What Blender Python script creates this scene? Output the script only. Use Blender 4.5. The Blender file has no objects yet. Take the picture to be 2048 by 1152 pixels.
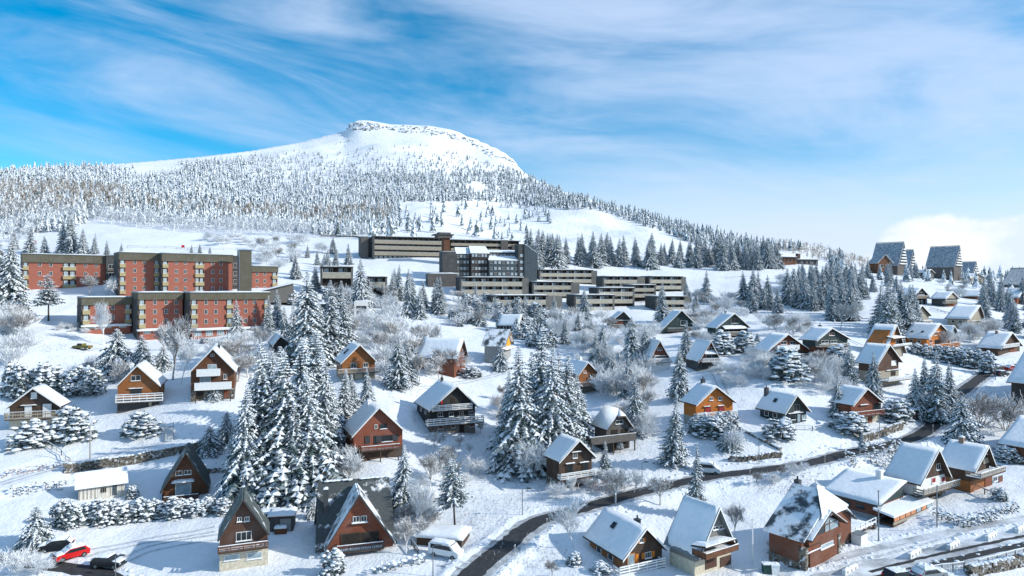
import bpy, math, random
import numpy as np
from mathutils import Vector
R = math.radians
random.seed(7); rng = np.random.default_rng(11)
SC = bpy.context.scene; COL = SC.collection
# ---------------------------------------------------------------- camera
F = 1365.0; CX = 1024.0; CY = 576.0; CZ = 60.0        # focal length, centre (photo pixels), eye height
cam = bpy.data.cameras.new('camera'); cam.sensor_width = 36; cam.lens = 36*F/2048
cam.clip_start = .5; cam.clip_end = 20000
co = bpy.data.objects.new('camera', cam); COL.objects.link(co)
co.location = (0, 0, CZ); co.rotation_euler = (R(90), 0, 0); SC.camera = co
# ---------------------------------------------------------------- light
SUN_EL, SUN_AZ = 28.0, 100.0                             # azimuth clockwise from +Y
sdir = Vector((math.cos(R(SUN_EL))*math.sin(R(SUN_AZ)), math.cos(R(SUN_EL))*math.cos(R(SUN_AZ)), math.sin(R(SUN_EL))))
sl = bpy.data.lights.new('sun', 'SUN'); sl.energy = 3.9; sl.angle = R(.55); sl.color = (1, .965, .885)
so = bpy.data.objects.new('sun', sl); COL.objects.link(so)
so.rotation_euler = (-sdir).to_track_quat('-Z', 'Y').to_euler(); so.location = (150, -40, 200)
W = bpy.data.worlds.new('World'); SC.world = W; W.use_nodes = True
def make_world():
    nt = W.node_tree; N = nt.nodes; L = nt.links; bg = N['Background']
    def nd(t, **k):
        n = N.new(t)
        for a, v in k.items(): setattr(n, a, v)
        return n
    def M(op, a, b=None, c=None):
        n = nd('ShaderNodeMath', operation=op)
        for i, v in enumerate((a, b, c)):
            if v is None: continue
            if isinstance(v, (int, float)): n.inputs[i].default_value = v
            else: L.new(v, n.inputs[i])
        return n.outputs[0]
    def MR(v, a, b, c, d):
        n = nd('ShaderNodeMapRange', interpolation_type='SMOOTHSTEP'); L.new(v, n.inputs[0])
        for i, q in enumerate((a, b, c, d)): n.inputs[i+1].default_value = q
        return n.outputs[0]
    def NOI(vec, sc, det, rough, dist=0):
        n = nd('ShaderNodeTexNoise'); L.new(vec, n.inputs['Vector']); n.inputs['Scale'].default_value = sc
        n.inputs['Detail'].default_value = det; n.inputs['Roughness'].default_value = rough; n.inputs['Distortion'].default_value = dist
        return n.outputs['Fac']
    sky = nd('ShaderNodeTexSky', sky_type='NISHITA', sun_disc=False, sun_elevation=R(SUN_EL), sun_rotation=R(SUN_AZ),
             altitude=1300, air_density=1.0, dust_density=.25, ozone_density=2.2)
    hs = nd('ShaderNodeHueSaturation'); hs.inputs['Saturation'].default_value = 1.55; hs.inputs['Hue'].default_value = .486; hs.inputs['Value'].default_value = .98
    L.new(sky.outputs[0], hs.inputs['Color'])
    tc = nd('ShaderNodeTexCoord'); g = tc.outputs['Generated']
    sx = nd('ShaderNodeSeparateXYZ'); L.new(g, sx.inputs[0]); X, Y, Z = sx.outputs
    el = M('ARCSINE', Z); az = M('ARCTAN2', X, Y)
    # streaky cirrus: long along azimuth, thin in height, the bands dipping a little to the right
    def vec(a, b, c):
        n = nd('ShaderNodeCombineXYZ')
        for i, v in enumerate((a, b, c)):
            if isinstance(v, (int, float)): n.inputs[i].default_value = v
            else: L.new(v, n.inputs[i])
        return n.outputs[0]
    tilt = M('ADD', el, M('MULTIPLY', az, .10))
    v1 = vec(M('MULTIPLY', az, 1.9), M('MULTIPLY', tilt, 7.5), 3.3)
    v2 = vec(M('MULTIPLY', az, 5.0), M('MULTIPLY', tilt, 26.0), 8.1)
    c1 = NOI(v1, 1.0, 5, .55, .9); c2 = NOI(v2, 1.0, 6, .62, .6)
    cirr = M('ADD', M('MULTIPLY', c1, .80), M('MULTIPLY', c2, .20))
    cover = M('ADD', MR(az, -.75, .40, -.045, .10), MR(el, .16, .36, -.02, .05))                # more cirrus towards the sun's side
    cm = MR(M('ADD', cirr, cover), .38, .78, 0, .80)
    # milky air low over the horizon, and a bank of cumulus behind the ridge
    low = M('MULTIPLY', MR(el, .0, .27, 1, 0), MR(az, -.35, .20, 0, .95))
    ball = NOI(vec(M('MULTIPLY', az, 6.5), M('MULTIPLY', el, 9.5), 4.7), 1.0, 7, .52, .1)
    top = M('ADD', MR(az, .37, .56, -.01, .08), M('MULTIPLY', M('SUBTRACT', ball, .5), .17))
    bank = MR(M('SUBTRACT', top, el), -.004, .016, 0, .96)
    def mixc(f, a, b):
        n = nd('ShaderNodeMix', data_type='RGBA'); L.new(f, n.inputs['Factor'])
        for s, v in ((6, a), (7, b)):
            if isinstance(v, tuple): n.inputs[s].default_value = v
            else: L.new(v, n.inputs[s])
        return n.outputs[2]
    shade = NOI(vec(M('MULTIPLY', az, 9), M('MULTIPLY', el, 14), 1.2), 1.0, 5, .6)
    bc = mixc(MR(shade, .38, .62, 0, 1), (4.6, 5.3, 6.1, 1), (5.9, 6.15, 6.4, 1))
    c = mixc(cm, hs.outputs[0], (3.8, 4.65, 6.15, 1))
    c = mixc(low, c, (4.35, 5.0, 6.1, 1))
    c = mixc(bank, c, bc)
    L.new(c, bg.inputs['Color']); bg.inputs['Strength'].default_value = .148
make_world()
SC.view_settings.view_transform = 'Standard'; SC.view_settings.look = 'None'
SC.view_settings.exposure = 0.24; SC.view_settings.gamma = 1.0; SC.view_settings.use_curve_mapping = False
SC.cycles.max_bounces = 5; SC.cycles.diffuse_bounces = 3; SC.cycles.glossy_bounces = 2; SC.cycles.transmission_bounces = 2
# ---------------------------------------------------------------- materials
MATS = {}
def newmat(name):
    m = bpy.data.materials.new(name); m.use_nodes = True; nt = m.node_tree
    return m, nt, nt.nodes, nt.links, nt.nodes['Principled BSDF']
def setc(s, c): s.default_value = (c[0], c[1], c[2], 1)
def tex(N, L, kind, scale, coord='Object', stretch=None, **k):
    tc = N.new('ShaderNodeTexCoord'); mp = N.new('ShaderNodeMapping'); L.new(tc.outputs[coord], mp.inputs[0])
    if stretch: mp.inputs['Scale'].default_value = stretch
    t = N.new(kind); L.new(mp.outputs[0], t.inputs['Vector']); t.inputs['Scale'].default_value = scale
    for a, v in k.items(): t.inputs[a].default_value = v
    return t
def ramp(N, L, src, stops):
    r = N.new('ShaderNodeValToRGB'); L.new(src, r.inputs[0]); e = r.color_ramp.elements
    while len(e) < len(stops): e.new(.5)
    for i, (p, c) in enumerate(stops):
        e[i].position = p; e[i].color = (c[0], c[1], c[2], 1) if isinstance(c, tuple) else (c, c, c, 1)
    return r.outputs[0]
def mixn(N, L, f, a, b, mode='MIX'):
    n = N.new('ShaderNodeMix'); n.data_type = 'RGBA'; n.blend_type = mode
    if isinstance(f, (int, float)): n.inputs[0].default_value = f
    else: L.new(f, n.inputs[0])
    for s, v in ((6, a), (7, b)):
        if isinstance(v, tuple): setc(n.inputs[s], v)
        else: L.new(v, n.inputs[s])
    return n.outputs[2]
def bump(N, L, h, strength, dist):
    b = N.new('ShaderNodeBump'); b.inputs['Strength'].default_value = strength; b.inputs['Distance'].default_value = dist
    L.new(h, b.inputs['Height']); return b.outputs[0]
SNOW = (.80, .835, .87)
def snow_mat(name, bs=.35, scale=1.2, coord='Object'):
    m, nt, N, L, B = newmat(name)
    t = tex(N, L, 'ShaderNodeTexNoise', scale, coord, Detail=5, Roughness=.6)
    L.new(ramp(N, L, t.outputs['Fac'], [(.3, (.74, .79, .84)), (.7, (.84, .865, .885))]), B.inputs['Base Color'])
    L.new(bump(N, L, t.outputs['Fac'], bs, .25), B.inputs['Normal'])
    B.inputs['Roughness'].default_value = .75; B.inputs['Specular IOR Level'].default_value = .2
    MATS[name] = m; return m
snow_mat('snow'); snow_mat('tree_snow', .0, 3)
def ground_mat():
    m, nt, N, L, B = newmat('snow_ground')
    t1 = tex(N, L, 'ShaderNodeTexNoise', .35, Detail=6, Roughness=.6)
    t2 = tex(N, L, 'ShaderNodeTexNoise', 2.2, Detail=4, Roughness=.65)
    t3 = tex(N, L, 'ShaderNodeTexNoise', .06, Detail=3, Roughness=.5)
    base = ramp(N, L, t1.outputs['Fac'], [(.3, (.76, .80, .845)), (.7, (.85, .87, .89))])
    # stalks and scrub showing through thin snow on rough ground
    m1 = ramp(N, L, t2.outputs['Fac'], [(.66, 0.), (.75, 1.)]); m2 = ramp(N, L, t3.outputs['Fac'], [(.50, 0.), (.62, .75)])
    mm = mixn(N, L, 1.0, m1, m2, 'MULTIPLY')
    L.new(mixn(N, L, mm, base, (.34, .31, .26)), B.inputs['Base Color'])
    ad = N.new('ShaderNodeMath'); ad.operation = 'MULTIPLY_ADD'; L.new(t1.outputs['Fac'], ad.inputs[0]); ad.inputs[1].default_value = 2.2; L.new(t2.outputs['Fac'], ad.inputs[2])
    L.new(bump(N, L, ad.outputs[0], .55, .32), B.inputs['Normal'])
    B.inputs['Roughness'].default_value = .8; B.inputs['Specular IOR Level'].default_value = .15
    MATS['snow_ground'] = m
ground_mat()
def mountain_mat():
    m, nt, N, L, B = newmat('snow_mountain')
    t1 = tex(N, L, 'ShaderNodeTexNoise', .02, Detail=8, Roughness=.65)
    t2 = tex(N, L, 'ShaderNodeTexNoise', .22, Detail=5, Roughness=.7, stretch=(1, .35, 1))
    base = ramp(N, L, t1.outputs['Fac'], [(.3, (.77, .81, .85)), (.7, (.85, .87, .89))])
    m1 = ramp(N, L, t2.outputs['Fac'], [(.62, 0.), (.74, .55)])
    L.new(mixn(N, L, m1, base, (.45, .43, .40)), B.inputs['Base Color'])
    L.new(bump(N, L, t2.outputs['Fac'], .5, 2.2), B.inputs['Normal']); B.inputs['Roughness'].default_value = .85; B.inputs['Specular IOR Level'].default_value = .1
    MATS['snow_mountain'] = m
mountain_mat()
def plain(name, c, rough=.7, var=.25, scale=3, metal=0, stretch=None, bs=0.):
    m, nt, N, L, B = newmat(name)
    t = tex(N, L, 'ShaderNodeTexNoise', scale, Detail=4, Roughness=.6, stretch=stretch)
    lo = tuple(x*(1-var) for x in c); hi = tuple(min(1, x*(1+var)) for x in c)
    L.new(ramp(N, L, t.outputs['Fac'], [(.3, lo), (.7, hi)]), B.inputs['Base Color'])
    if bs: L.new(bump(N, L, t.outputs['Fac'], bs, .1), B.inputs['Normal'])
    B.inputs['Roughness'].default_value = rough; B.inputs['Metallic'].default_value = metal; B.inputs['Specular IOR Level'].default_value = .3
    MATS[name] = m; return m
def wood(name, c, vertical=False, var=.35, period=.2, grey=.0):
    m, nt, N, L, B = newmat(name)
    st = (6, 6, .7) if vertical else (.7, .7, 7)
    t = tex(N, L, 'ShaderNodeTexNoise', 1.6, Detail=5, Roughness=.65, stretch=st)
    t2 = tex(N, L, 'ShaderNodeTexNoise', .5, Detail=3)
    w = tex(N, L, 'ShaderNodeTexWave', 1/(period*6.283)*3.14, Detail=0)
    w.wave_type = 'BANDS'; w.bands_direction = 'X' if vertical else 'Z'; w.wave_profile = 'SAW'
    lo = tuple(x*(1-var) for x in c); hi = tuple(min(1, x*(1+var)) for x in c)
    base = ramp(N, L, t.outputs['Fac'], [(.32, lo), (.68, hi)])
    base = mixn(N, L, ramp(N, L, t2.outputs['Fac'], [(.45, 0.), (.72, .35 + grey)]), base, tuple(.5*x + .5*.32*(.7 + .3*c[0]) for x in c))
    groove = ramp(N, L, w.outputs['Fac'], [(.0, .45), (.14, 1.)])
    L.new(mixn(N, L, 1.0, base, groove, 'MULTIPLY'), B.inputs['Base Color'])
    L.new(bump(N, L, groove, .4, .03), B.inputs['Normal'])
    B.inputs['Roughness'].default_value = .8; B.inputs['Specular IOR Level'].default_value = .2
    MATS[name] = m; return m
wood('wood_black', (.042, .039, .038)); wood('wood_dark', (.078, .050, .035)); wood('wood_brown', (.135, .060, .032)); wood('wood_russet', (.175, .072, .044))
wood('wood_red', (.19, .064, .036)); wood('wood_redv', (.23, .075, .045), True, period=.45); wood('wood_orange', (.46, .15, .028))
wood('wood_honey', (.28, .108, .036)); wood('wood_yellow', (.72, .33, .03)); wood('wood_grey', (.115, .105, .098)); wood('wood_greyv', (.20, .195, .185), True)
wood('wood_green', (.036, .058, .057)); wood('wood_brownv', (.095, .052, .037), True, period=.3); wood('wood_weather', (.34, .30, .235), grey=.1)
wood('wood_slate', (.07, .072, .072), True, period=.4); wood('wood_fascia', (.115, .105, .075), True, period=.9); wood('wood_pale', (.62, .60, .54), True, period=.8)
wood('wood_end', (.165, .16, .145), True, period=.5); wood('wood_panel', (.44, .40, .32), False, .5, period=.45, grey=.15)
plain('render_beige', (.52, .47, .37), .9); plain('render_white', (.74, .74, .72), .9, .1); plain('render_grey', (.30, .30, .29), .9); plain('render_yellow', (.60, .50, .20), .9)
plain('balcony_ochre', (.37, .31, .17), .8, .18); plain('paint_white', (.72, .73, .72), .6, .12); plain('paint_red', (.33, .03, .035), .6); plain('paint_orange', (.62, .20, .025), .6, .25, 6)
plain('slate', (.045, .055, .058), .6, .4, 2.5, bs=.3); plain('slate_blue', (.055, .075, .088), .6, .35, 2.5, bs=.3); plain('metal_grey', (.20, .225, .235), .45, .15, 2, .3); plain('metal_dark', (.05, .055, .06), .5, .2)
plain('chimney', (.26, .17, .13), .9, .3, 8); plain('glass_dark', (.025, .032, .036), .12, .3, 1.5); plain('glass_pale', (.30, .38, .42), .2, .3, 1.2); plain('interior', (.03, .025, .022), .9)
plain('curtain', (.55, .25, .13), .8); plain('rubber', (.02, .02, .02), .8); plain('car_red', (.55, .018, .02), .3, .05); plain('car_dark', (.02, .024, .03), .3, .1); plain('car_silver', (.22, .24, .26), .35, .1)
plain('car_white', (.75, .76, .76), .35, .05); plain('car_olive', (.14, .13, .035), .5, .2); plain('sign_red', (.75, .015, .02), .5, .05); plain('bin_green', (.02, .06, .05), .5)
plain('bark', (.07, .055, .045), .9, .4, 4); plain('plinth', (.20, .17, .14), .95, .5, 3, bs=.6); plain('roof_lichen', (.09, .115, .11), .8, .35, 2)
def brick_mat():
    m, nt, N, L, B = newmat('brick')
    tc = N.new('ShaderNodeTexCoord'); sp = N.new('ShaderNodeSeparateXYZ'); cb = N.new('ShaderNodeCombineXYZ'); L.new(tc.outputs['Object'], sp.inputs[0]); L.new(sp.outputs[0], cb.inputs[0]); L.new(sp.outputs[2], cb.inputs[1])
    b = N.new('ShaderNodeTexBrick'); L.new(cb.outputs[0], b.inputs['Vector']); b.inputs['Scale'].default_value = 1.0
    b.inputs['Brick Width'].default_value = .6; b.inputs['Row Height'].default_value = .2; b.inputs['Mortar Size'].default_value = .012
    setc(b.inputs['Color1'], (.345, .105, .068)); setc(b.inputs['Color2'], (.265, .078, .05)); setc(b.inputs['Mortar'], (.30, .17, .13))
    t = tex(N, L, 'ShaderNodeTexNoise', 2.5, Detail=6, Roughness=.7)
    rime = ramp(N, L, t.outputs['Fac'], [(.60, 0.), (.72, .5)])
    L.new(mixn(N, L, rime, b.outputs['Color'], (.55, .42, .39)), B.inputs['Base Color']); B.inputs['Roughness'].default_value = .9
    MATS['brick'] = m
brick_mat()
def stone_mat():
    m, nt, N, L, B = newmat('stone')
    v = tex(N, L, 'ShaderNodeTexVoronoi', 2.3); t = tex(N, L, 'ShaderNodeTexNoise', 1.7, Detail=5)
    e = tex(N, L, 'ShaderNodeTexVoronoi', 2.3); e.feature = 'DISTANCE_TO_EDGE'
    c = ramp(N, L, v.outputs['Color'], [(.2, (.09, .08, .065)), (.8, (.27, .235, .19))])
    j = ramp(N, L, e.outputs['Distance'], [(.02, .35), (.09, 1.)])
    c = mixn(N, L, 1., c, j, 'MULTIPLY'); rime = ramp(N, L, t.outputs['Fac'], [(.56, 0.), (.66, .75)])
    L.new(mixn(N, L, rime, c, (.78, .81, .84)), B.inputs['Base Color']); L.new(bump(N, L, j, .7, .08), B.inputs['Normal']); B.inputs['Roughness'].default_value = .95
    MATS['stone'] = m
stone_mat()
def patchy(name, dark, lo, hi, scale):
    m, nt, N, L, B = newmat(name)
    t = tex(N, L, 'ShaderNodeTexNoise', scale, Detail=7, Roughness=.66); t2 = tex(N, L, 'ShaderNodeTexNoise', 5, Detail=3)
    f = ramp(N, L, t.outputs['Fac'], [(lo, 0.), (hi, 1.)])
    d = ramp(N, L, t2.outputs['Fac'], [(.3, tuple(.7*x for x in dark)), (.7, tuple(1.3*x for x in dark))])
    L.new(mixn(N, L, f, d, SNOW), B.inputs['Base Color']); L.new(bump(N, L, f, .5, .12), B.inputs['Normal']); B.inputs['Roughness'].default_value = .7
    MATS[name] = m
patchy('roof_patchy', (.05, .065, .075), .42, .52, .38); patchy('roof_thin', (.06, .075, .07), .56, .68, .5); patchy('roof_frost', (.075, .11, .14), .34, .84, .9)
patchy('roof_bare', (.05, .06, .062), .55, .64, .4); patchy('rock', (.12, .115, .11), .44, .52, .16); patchy('asphalt_icy', (.27, .285, .30), .36, .66, .22)
def tree_mat(name, under, top, lo=.05, hi=.45, noise=.35):
    # rime and snow lie where a twig's surface faces up
    m, nt, N, L, B = newmat(name)
    ge = N.new('ShaderNodeNewGeometry'); sp = N.new('ShaderNodeSeparateXYZ'); L.new(ge.outputs['True Normal'], sp.inputs[0])
    t = tex(N, L, 'ShaderNodeTexNoise', 6, Detail=2)
    a = N.new('ShaderNodeMath'); a.operation = 'MULTIPLY_ADD'; L.new(t.outputs['Fac'], a.inputs[0]); a.inputs[1].default_value = noise; L.new(sp.outputs[2], a.inputs[2])
    f = ramp(N, L, a.outputs[0], [(lo, 0.), (hi, 1.)])
    L.new(mixn(N, L, f, under, top), B.inputs['Base Color']); B.inputs['Roughness'].default_value = .9; B.inputs['Specular IOR Level'].default_value = .1
    MATS[name] = m
tree_mat('twig_frost', (.58, .59, .60), (.84, .87, .89), -.3, .4); tree_mat('twig_bare', (.26, .235, .215), (.82, .85, .87), -.15, .5); tree_mat('twig_dark', (.20, .165, .14), (.72, .74, .76), -.05, .6)
tree_mat('larch', (.31, .25, .19), (.70, .68, .65), 0., .8); tree_mat('beech_leaf', (.34, .10, .035), (.7, .66, .62), .45, .95)
def needles(nm='needles', sc=14, k=1.):
    m, nt, N, L, B = newmat(nm)
    t = tex(N, L, 'ShaderNodeTexNoise', sc, Detail=2)
    c = ramp(N, L, t.outputs['Fac'], [(.35, (.030, .056, .056)), (.65, (.095, .135, .130))])
    rime = ramp(N, L, t.outputs['Color'], [(.46, 0.), (.60, .5)])
    c = mixn(N, L, rime, c, (.58, .65, .67))
    L.new(c, B.inputs['Base Color']); B.inputs['Roughness'].default_value = .85; B.inputs['Specular IOR Level'].default_value = .15
    MATS[nm] = m
needles(); needles('needles_far', .35)
plain('hedge_leaf', (.10, .095, .055), .9, .5, 3); plain('asphalt', (.042, .044, .048), .85, .3, 1.5, stretch=(1, 1, 1)); plain('track_snow', (.52, .55, .58), .8, .3, 1.5); plain('slush', (.40, .42, .44), .7, .45, .8)
# ---------------------------------------------------------------- mesh helpers
class MB:
    def __init__(s): s.v = []; s.f = []; s.m = []
    def add(s, vs, fs, mi=0):
        o = len(s.v); s.v += [tuple(map(float, p)) for p in vs]; s.f += [tuple(i+o for i in f) for f in fs]; s.m += [mi]*len(fs); return s
    def box(s, x0, x1, y0, y1, z0, z1, mi=0):
        return s.add([(x0,y0,z0),(x1,y0,z0),(x1,y1,z0),(x0,y1,z0),(x0,y0,z1),(x1,y0,z1),(x1,y1,z1),(x0,y1,z1)],
                     [(3,2,1,0),(4,5,6,7),(0,1,5,4),(1,2,6,5),(2,3,7,6),(3,0,4,7)], mi)
    def prism(s, poly, y0, y1, mi=0):       # poly in (x,z), counter-clockwise seen from -y
        n = len(poly); vs = [(x, y0, z) for x, z in poly] + [(x, y1, z) for x, z in poly]
        return s.add(vs, [tuple(range(n)), tuple(reversed(range(n, 2*n)))] + [(i, i+n, (i+1) % n + n, (i+1) % n) for i in range(n)], mi)
    def beam(s, a, b, r, n=4, r2=None, mi=0):
        a = Vector(a); b = Vector(b); d = (b-a)
        if d.length < 1e-6: return s
        d.normalize(); u = d.orthogonal().normalized(); w = d.cross(u); r2 = r if r2 is None else r2; vs = []
        for p, q in ((a, r), (b, r2)):
            for i in range(n):
                t = 2*math.pi*(i+.5)/n; vs.append(p + u*(q*math.cos(t)) + w*(q*math.sin(t)))
        return s.add(vs, [tuple(reversed(range(n))), tuple(range(n, 2*n))] + [(i, (i+1) % n, (i+1) % n+n, i+n) for i in range(n)], mi)
    def build(s, name, mats, parent=None, smooth=False):
        me = mesh(name, s.v, s.f, mats, s.m); 
        if smooth: me.polygons.foreach_set('use_smooth', [True]*len(me.polygons))
        return obj(name, me, parent)
def mesh(name, v, f, mats, mi=None):
    me = bpy.data.meshes.new(name); me.from_pydata(v if isinstance(v, list) else v.tolist(), [], f if isinstance(f, list) else f.tolist())
    for m in ([mats] if isinstance(mats, str) else mats): me.materials.append(MATS[m])
    if mi is not None and not isinstance(mats, str): me.polygons.foreach_set('material_index', list(mi))
    return me
def obj(name, data, parent=None):
    o = bpy.data.objects.new(name, data); COL.objects.link(o)
    if parent is not None: o.parent = parent
    return o
LABELS = set()
def tag(o, label=None, cat=None, group=None, kind=None):
    if label:
        if not group and label in LABELS: print('DUP LABEL', label)
        LABELS.add(label); o['label'] = label
    if cat: o['category'] = cat
    if group: o['group'] = group
    if kind: o['kind'] = kind
    return o
def box(name, mat, parent, *a): return MB().box(*a).build(name, mat, parent)
# ---------------------------------------------------------------- terrain: rows of (distance, photo row) per photo column
NEAR = {
 0:   [(85,1152),(108,965),(135,858),(150,790),(170,715),(200,642),(235,581),(290,535),(350,497),(430,455)],
 250: [(85,1152),(109,1000),(125,900),(142,818),(165,745),(190,702),(210,674),(221,645),(240,583),(290,538),(350,493),(430,452)],
 420: [(86,1145),(108,992),(125,890),(140,799),(165,732),(190,702),(213,681),(224,645),(245,585),(300,535),(350,503),(430,460)],
 600: [(88,1130),(114,985),(138,850),(152,795),(185,710),(215,658),(250,602),(300,550),(345,520),(430,466)],
 740: [(92,1106),(118,919),(150,768),(185,702),(230,642),(270,602),(300,562),(345,524),(430,468)],
 900: [(84,1152),(100,1050),(113,972),(138,866),(178,747),(200,702),(235,652),(285,603),(320,556),(350,523),(430,470)],
 1030:[(84,1152),(112,985),(138,880),(178,760),(200,705),(240,660),(279,624),(297,590),(325,556),(352,530),(430,485)],
 1180:[(84,1152),(112,973),(131,903),(172,785),(192,725),(232,668),(286,623),(311,593),(345,566),(380,543),(430,515)],
 1360:[(84,1150),(115,965),(138,850),(176,740),(218,676),(284,626),(314,598),(345,577),(390,546),(430,528)],
 1560:[(84,1152),(110,985),(132,860),(150,790),(171,716),(220,664),(270,625),(345,570),(390,548),(430,534)],
 1740:[(83,1152),(98,1060),(110,983),(140,850),(165,771),(182,713),(240,644),(300,602),(360,573),(430,556)],
 1900:[(82,1152),(104,1012),(118,945),(150,835),(190,740),(217,698),(273,613),(340,590),(430,570)],
 2048:[(82,1152),(104,1000),(112,974),(133,893),(172,768),(217,708),(265,655),(340,605),(430,580)]}
NEAR[-900] = NEAR[0]; NEAR[2950] = NEAR[2048]
SKY = [(-900,360,850),(0,341,850),(100,334,880),(250,326,950),(400,313,1050),(500,301,1150),(600,284,1250),(690,261,1300),(702,247,1300),(716,239,1300),(735,239,1300),(780,247,1300),(860,250,1300),
       (900,257,1300),(950,277,1280),(1000,299,1240),(1025,316,1220),(1045,342,1200),(1100,374,1100),(1200,404,950),(1300,434,850),(1400,461,780),(1500,483,720),(1580,486,700),(1620,490,700),(1680,508,690),(1740,527,680),(1800,540,650),(2048,565,620),(2950,575,620)]
def hnoise(x, y, s, seed):
    x = np.asarray(x)/s; y = np.asarray(y)/s; xi = np.floor(x).astype(int); yi = np.floor(y).astype(int); fx = x-xi; fy = y-yi
    fx = fx*fx*(3-2*fx); fy = fy*fy*(3-2*fy)
    def h(a, b):
        n = (a*374761393 + b*668265263 + seed*974634777) & 0xffffffff; n = ((n ^ (n >> 13))*1274126177) & 0xffffffff
        return ((n ^ (n >> 16)) & 0xffff)/65535.0 - .5
    return (h(xi, yi)*(1-fx)+h(xi+1, yi)*fx)*(1-fy) + (h(xi, yi+1)*(1-fx)+h(xi+1, yi+1)*fx)*fy
PX = np.arange(-900, 2951, 7.0); ND = 330; D0, D1 = 25.0, 1500.0
DD = D0*(D1/D0)**(np.arange(ND)/(ND-1))
def build_heights():
    keys = sorted(NEAR); prof = []
    dn = DD[DD <= 430]
    for k in keys:
        d = np.array([a for a, b in NEAR[k]], float); h = np.array([(b-CY)*a/F for a, b in NEAR[k]])
        d = np.insert(d, 0, 40.); h = np.insert(h, 0, h[0]+.3)
        prof.append(np.interp(DD, d, h))
    prof = np.array(prof); H = np.empty((len(PX), ND))
    for j in range(ND): H[:, j] = np.interp(PX, keys, prof[:, j])
    kx = np.exp(-.5*(np.arange(-16, 17)/6.5)**2); kx /= kx.sum(); kd = np.exp(-.5*(np.arange(-9, 10)/3.2)**2); kd /= kd.sum()
    Hp = np.pad(H, ((16, 16), (9, 9)), mode='edge')
    Hs = np.apply_along_axis(lambda a: np.convolve(a, kx, 'valid'), 0, Hp); Hs = np.apply_along_axis(lambda a: np.convolve(a, kd, 'valid'), 1, Hs)
    i0 = np.searchsorted(DD, 430.)-1
    sy = np.interp(PX, [a for a, b, c in SKY], [b for a, b, c in SKY]); sd = np.interp(PX, [a for a, b, c in SKY], [c for a, b, c in SKY])
    h0 = Hs[:, i0]; hs = (sy-CY)*sd/F
    p = np.interp(PX, [0, 600, 1000, 1300, 2048], [1.05, 1.25, 1.45, 1.1, 1.0])
    u = np.clip((DD[None, :]-430)/(sd[:, None]-430), 0, 1)
    k = np.exp(-.5*(np.arange(-40, 41)/15)**2); k /= k.sum(); hsm = np.convolve(np.pad(hs, 40, mode='edge'), k, 'valid')
    c = np.clip((u-.84)/.16, 0, 1); c = c*c*(3-2*c)
    far = h0[:, None] + (hsm-h0)[:, None]*u**p[:, None] + (hs-hsm)[:, None]*c + np.maximum(DD[None, :]-sd[:, None], 0)*.30
    Hs[:, i0+1:] = far[:, i0+1:]
    X = (PX[:, None]-CX)/F*DD[None, :]; Y = np.broadcast_to(DD[None, :], X.shape)
    w = np.clip((DD[None, :]-380)/250, 0, 1); edge = np.clip((sd[:, None]-DD[None, :])/120, 0, 1)
    Hs = Hs + (hnoise(X, Y, 13, 1)*.9 + hnoise(X, Y, 5, 2)*.34 + hnoise(X, Y, 2.3, 3)*.10)*(1-w) + w*edge*(hnoise(X, Y, 70, 4)*9 + hnoise(X, Y, 28, 5)*3.4 + hnoise(X, Y, 11, 6)*1.3)
    return Hs
HH = build_heights(); LD0 = math.log(D0); LDS = (ND-1)/math.log(D1/D0)
def hcol(px):
    a = (px-PX[0])/7.0; a = min(max(a, 0), len(PX)-1.001); i = int(a); f = a-i; return HH[i]*(1-f)+HH[i+1]*f
def zat(x, y):
    px = CX + F*x/y; c = hcol(px); b = (math.log(max(y, D0))-LD0)*LDS; j = min(max(int(b), 0), ND-2); f = (y-DD[j])/(DD[j+1]-DD[j]); return CZ-(c[j]*(1-f)+c[j+1]*f)
def at(px, py, dmin=55., dmax=1450.):
    """ground point seen at a photo pixel"""
    c = hcol(px); gy = CY + F*c/DD
    ok = np.nonzero((gy <= py) & (DD >= dmin))[0]
    if not len(ok): d = dmax
    else:
        j = ok[0]
        if j == 0 or DD[j-1] < dmin: d = DD[j]
        else: t = (gy[j-1]-py)/max(gy[j-1]-gy[j], 1e-6); d = DD[j-1]+(DD[j]-DD[j-1])*min(max(t, 0), 1)
    d = min(d, dmax); x = (px-CX)/F*d; return Vector((x, d, zat(x, d)))
def onray(px, d, sink=0.): x = (px-CX)/F*d; return Vector((x, d, zat(x, d)-sink))
def terrain():
    X = (PX[:, None]-CX)/F*DD[None, :]; Y = np.broadcast_to(DD[None, :], X.shape); V = np.stack([X, Y, CZ-HH], -1)
    cut = int(np.searchsorted(DD, 470.)); n = len(PX)
    for name, a, b, m in (('ground', 0, cut+1, 'snow_ground'), ('mountain', cut, ND, 'snow_mountain')):
        v = V[:, a:b].reshape(-1, 3); k = b-a
        i = np.arange(n-1)[:, None]*k + np.arange(k-1)[None, :]
        f = np.stack([i, i+k, i+k+1, i+1], -1).reshape(-1, 4)
        me = mesh(name, v, f, m); me.polygons.foreach_set('use_smooth', [True]*len(me.polygons)); tag(obj(name, me), kind='structure')
    MB().add([(-9000, -9000, -150), (9000, -9000, -150), (9000, 9000, -150), (-9000, 9000, -150)], [(0, 1, 2, 3)]).build('valley', 'snow_mountain')
    tag(bpy.data.objects['valley'], kind='structure')
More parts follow.
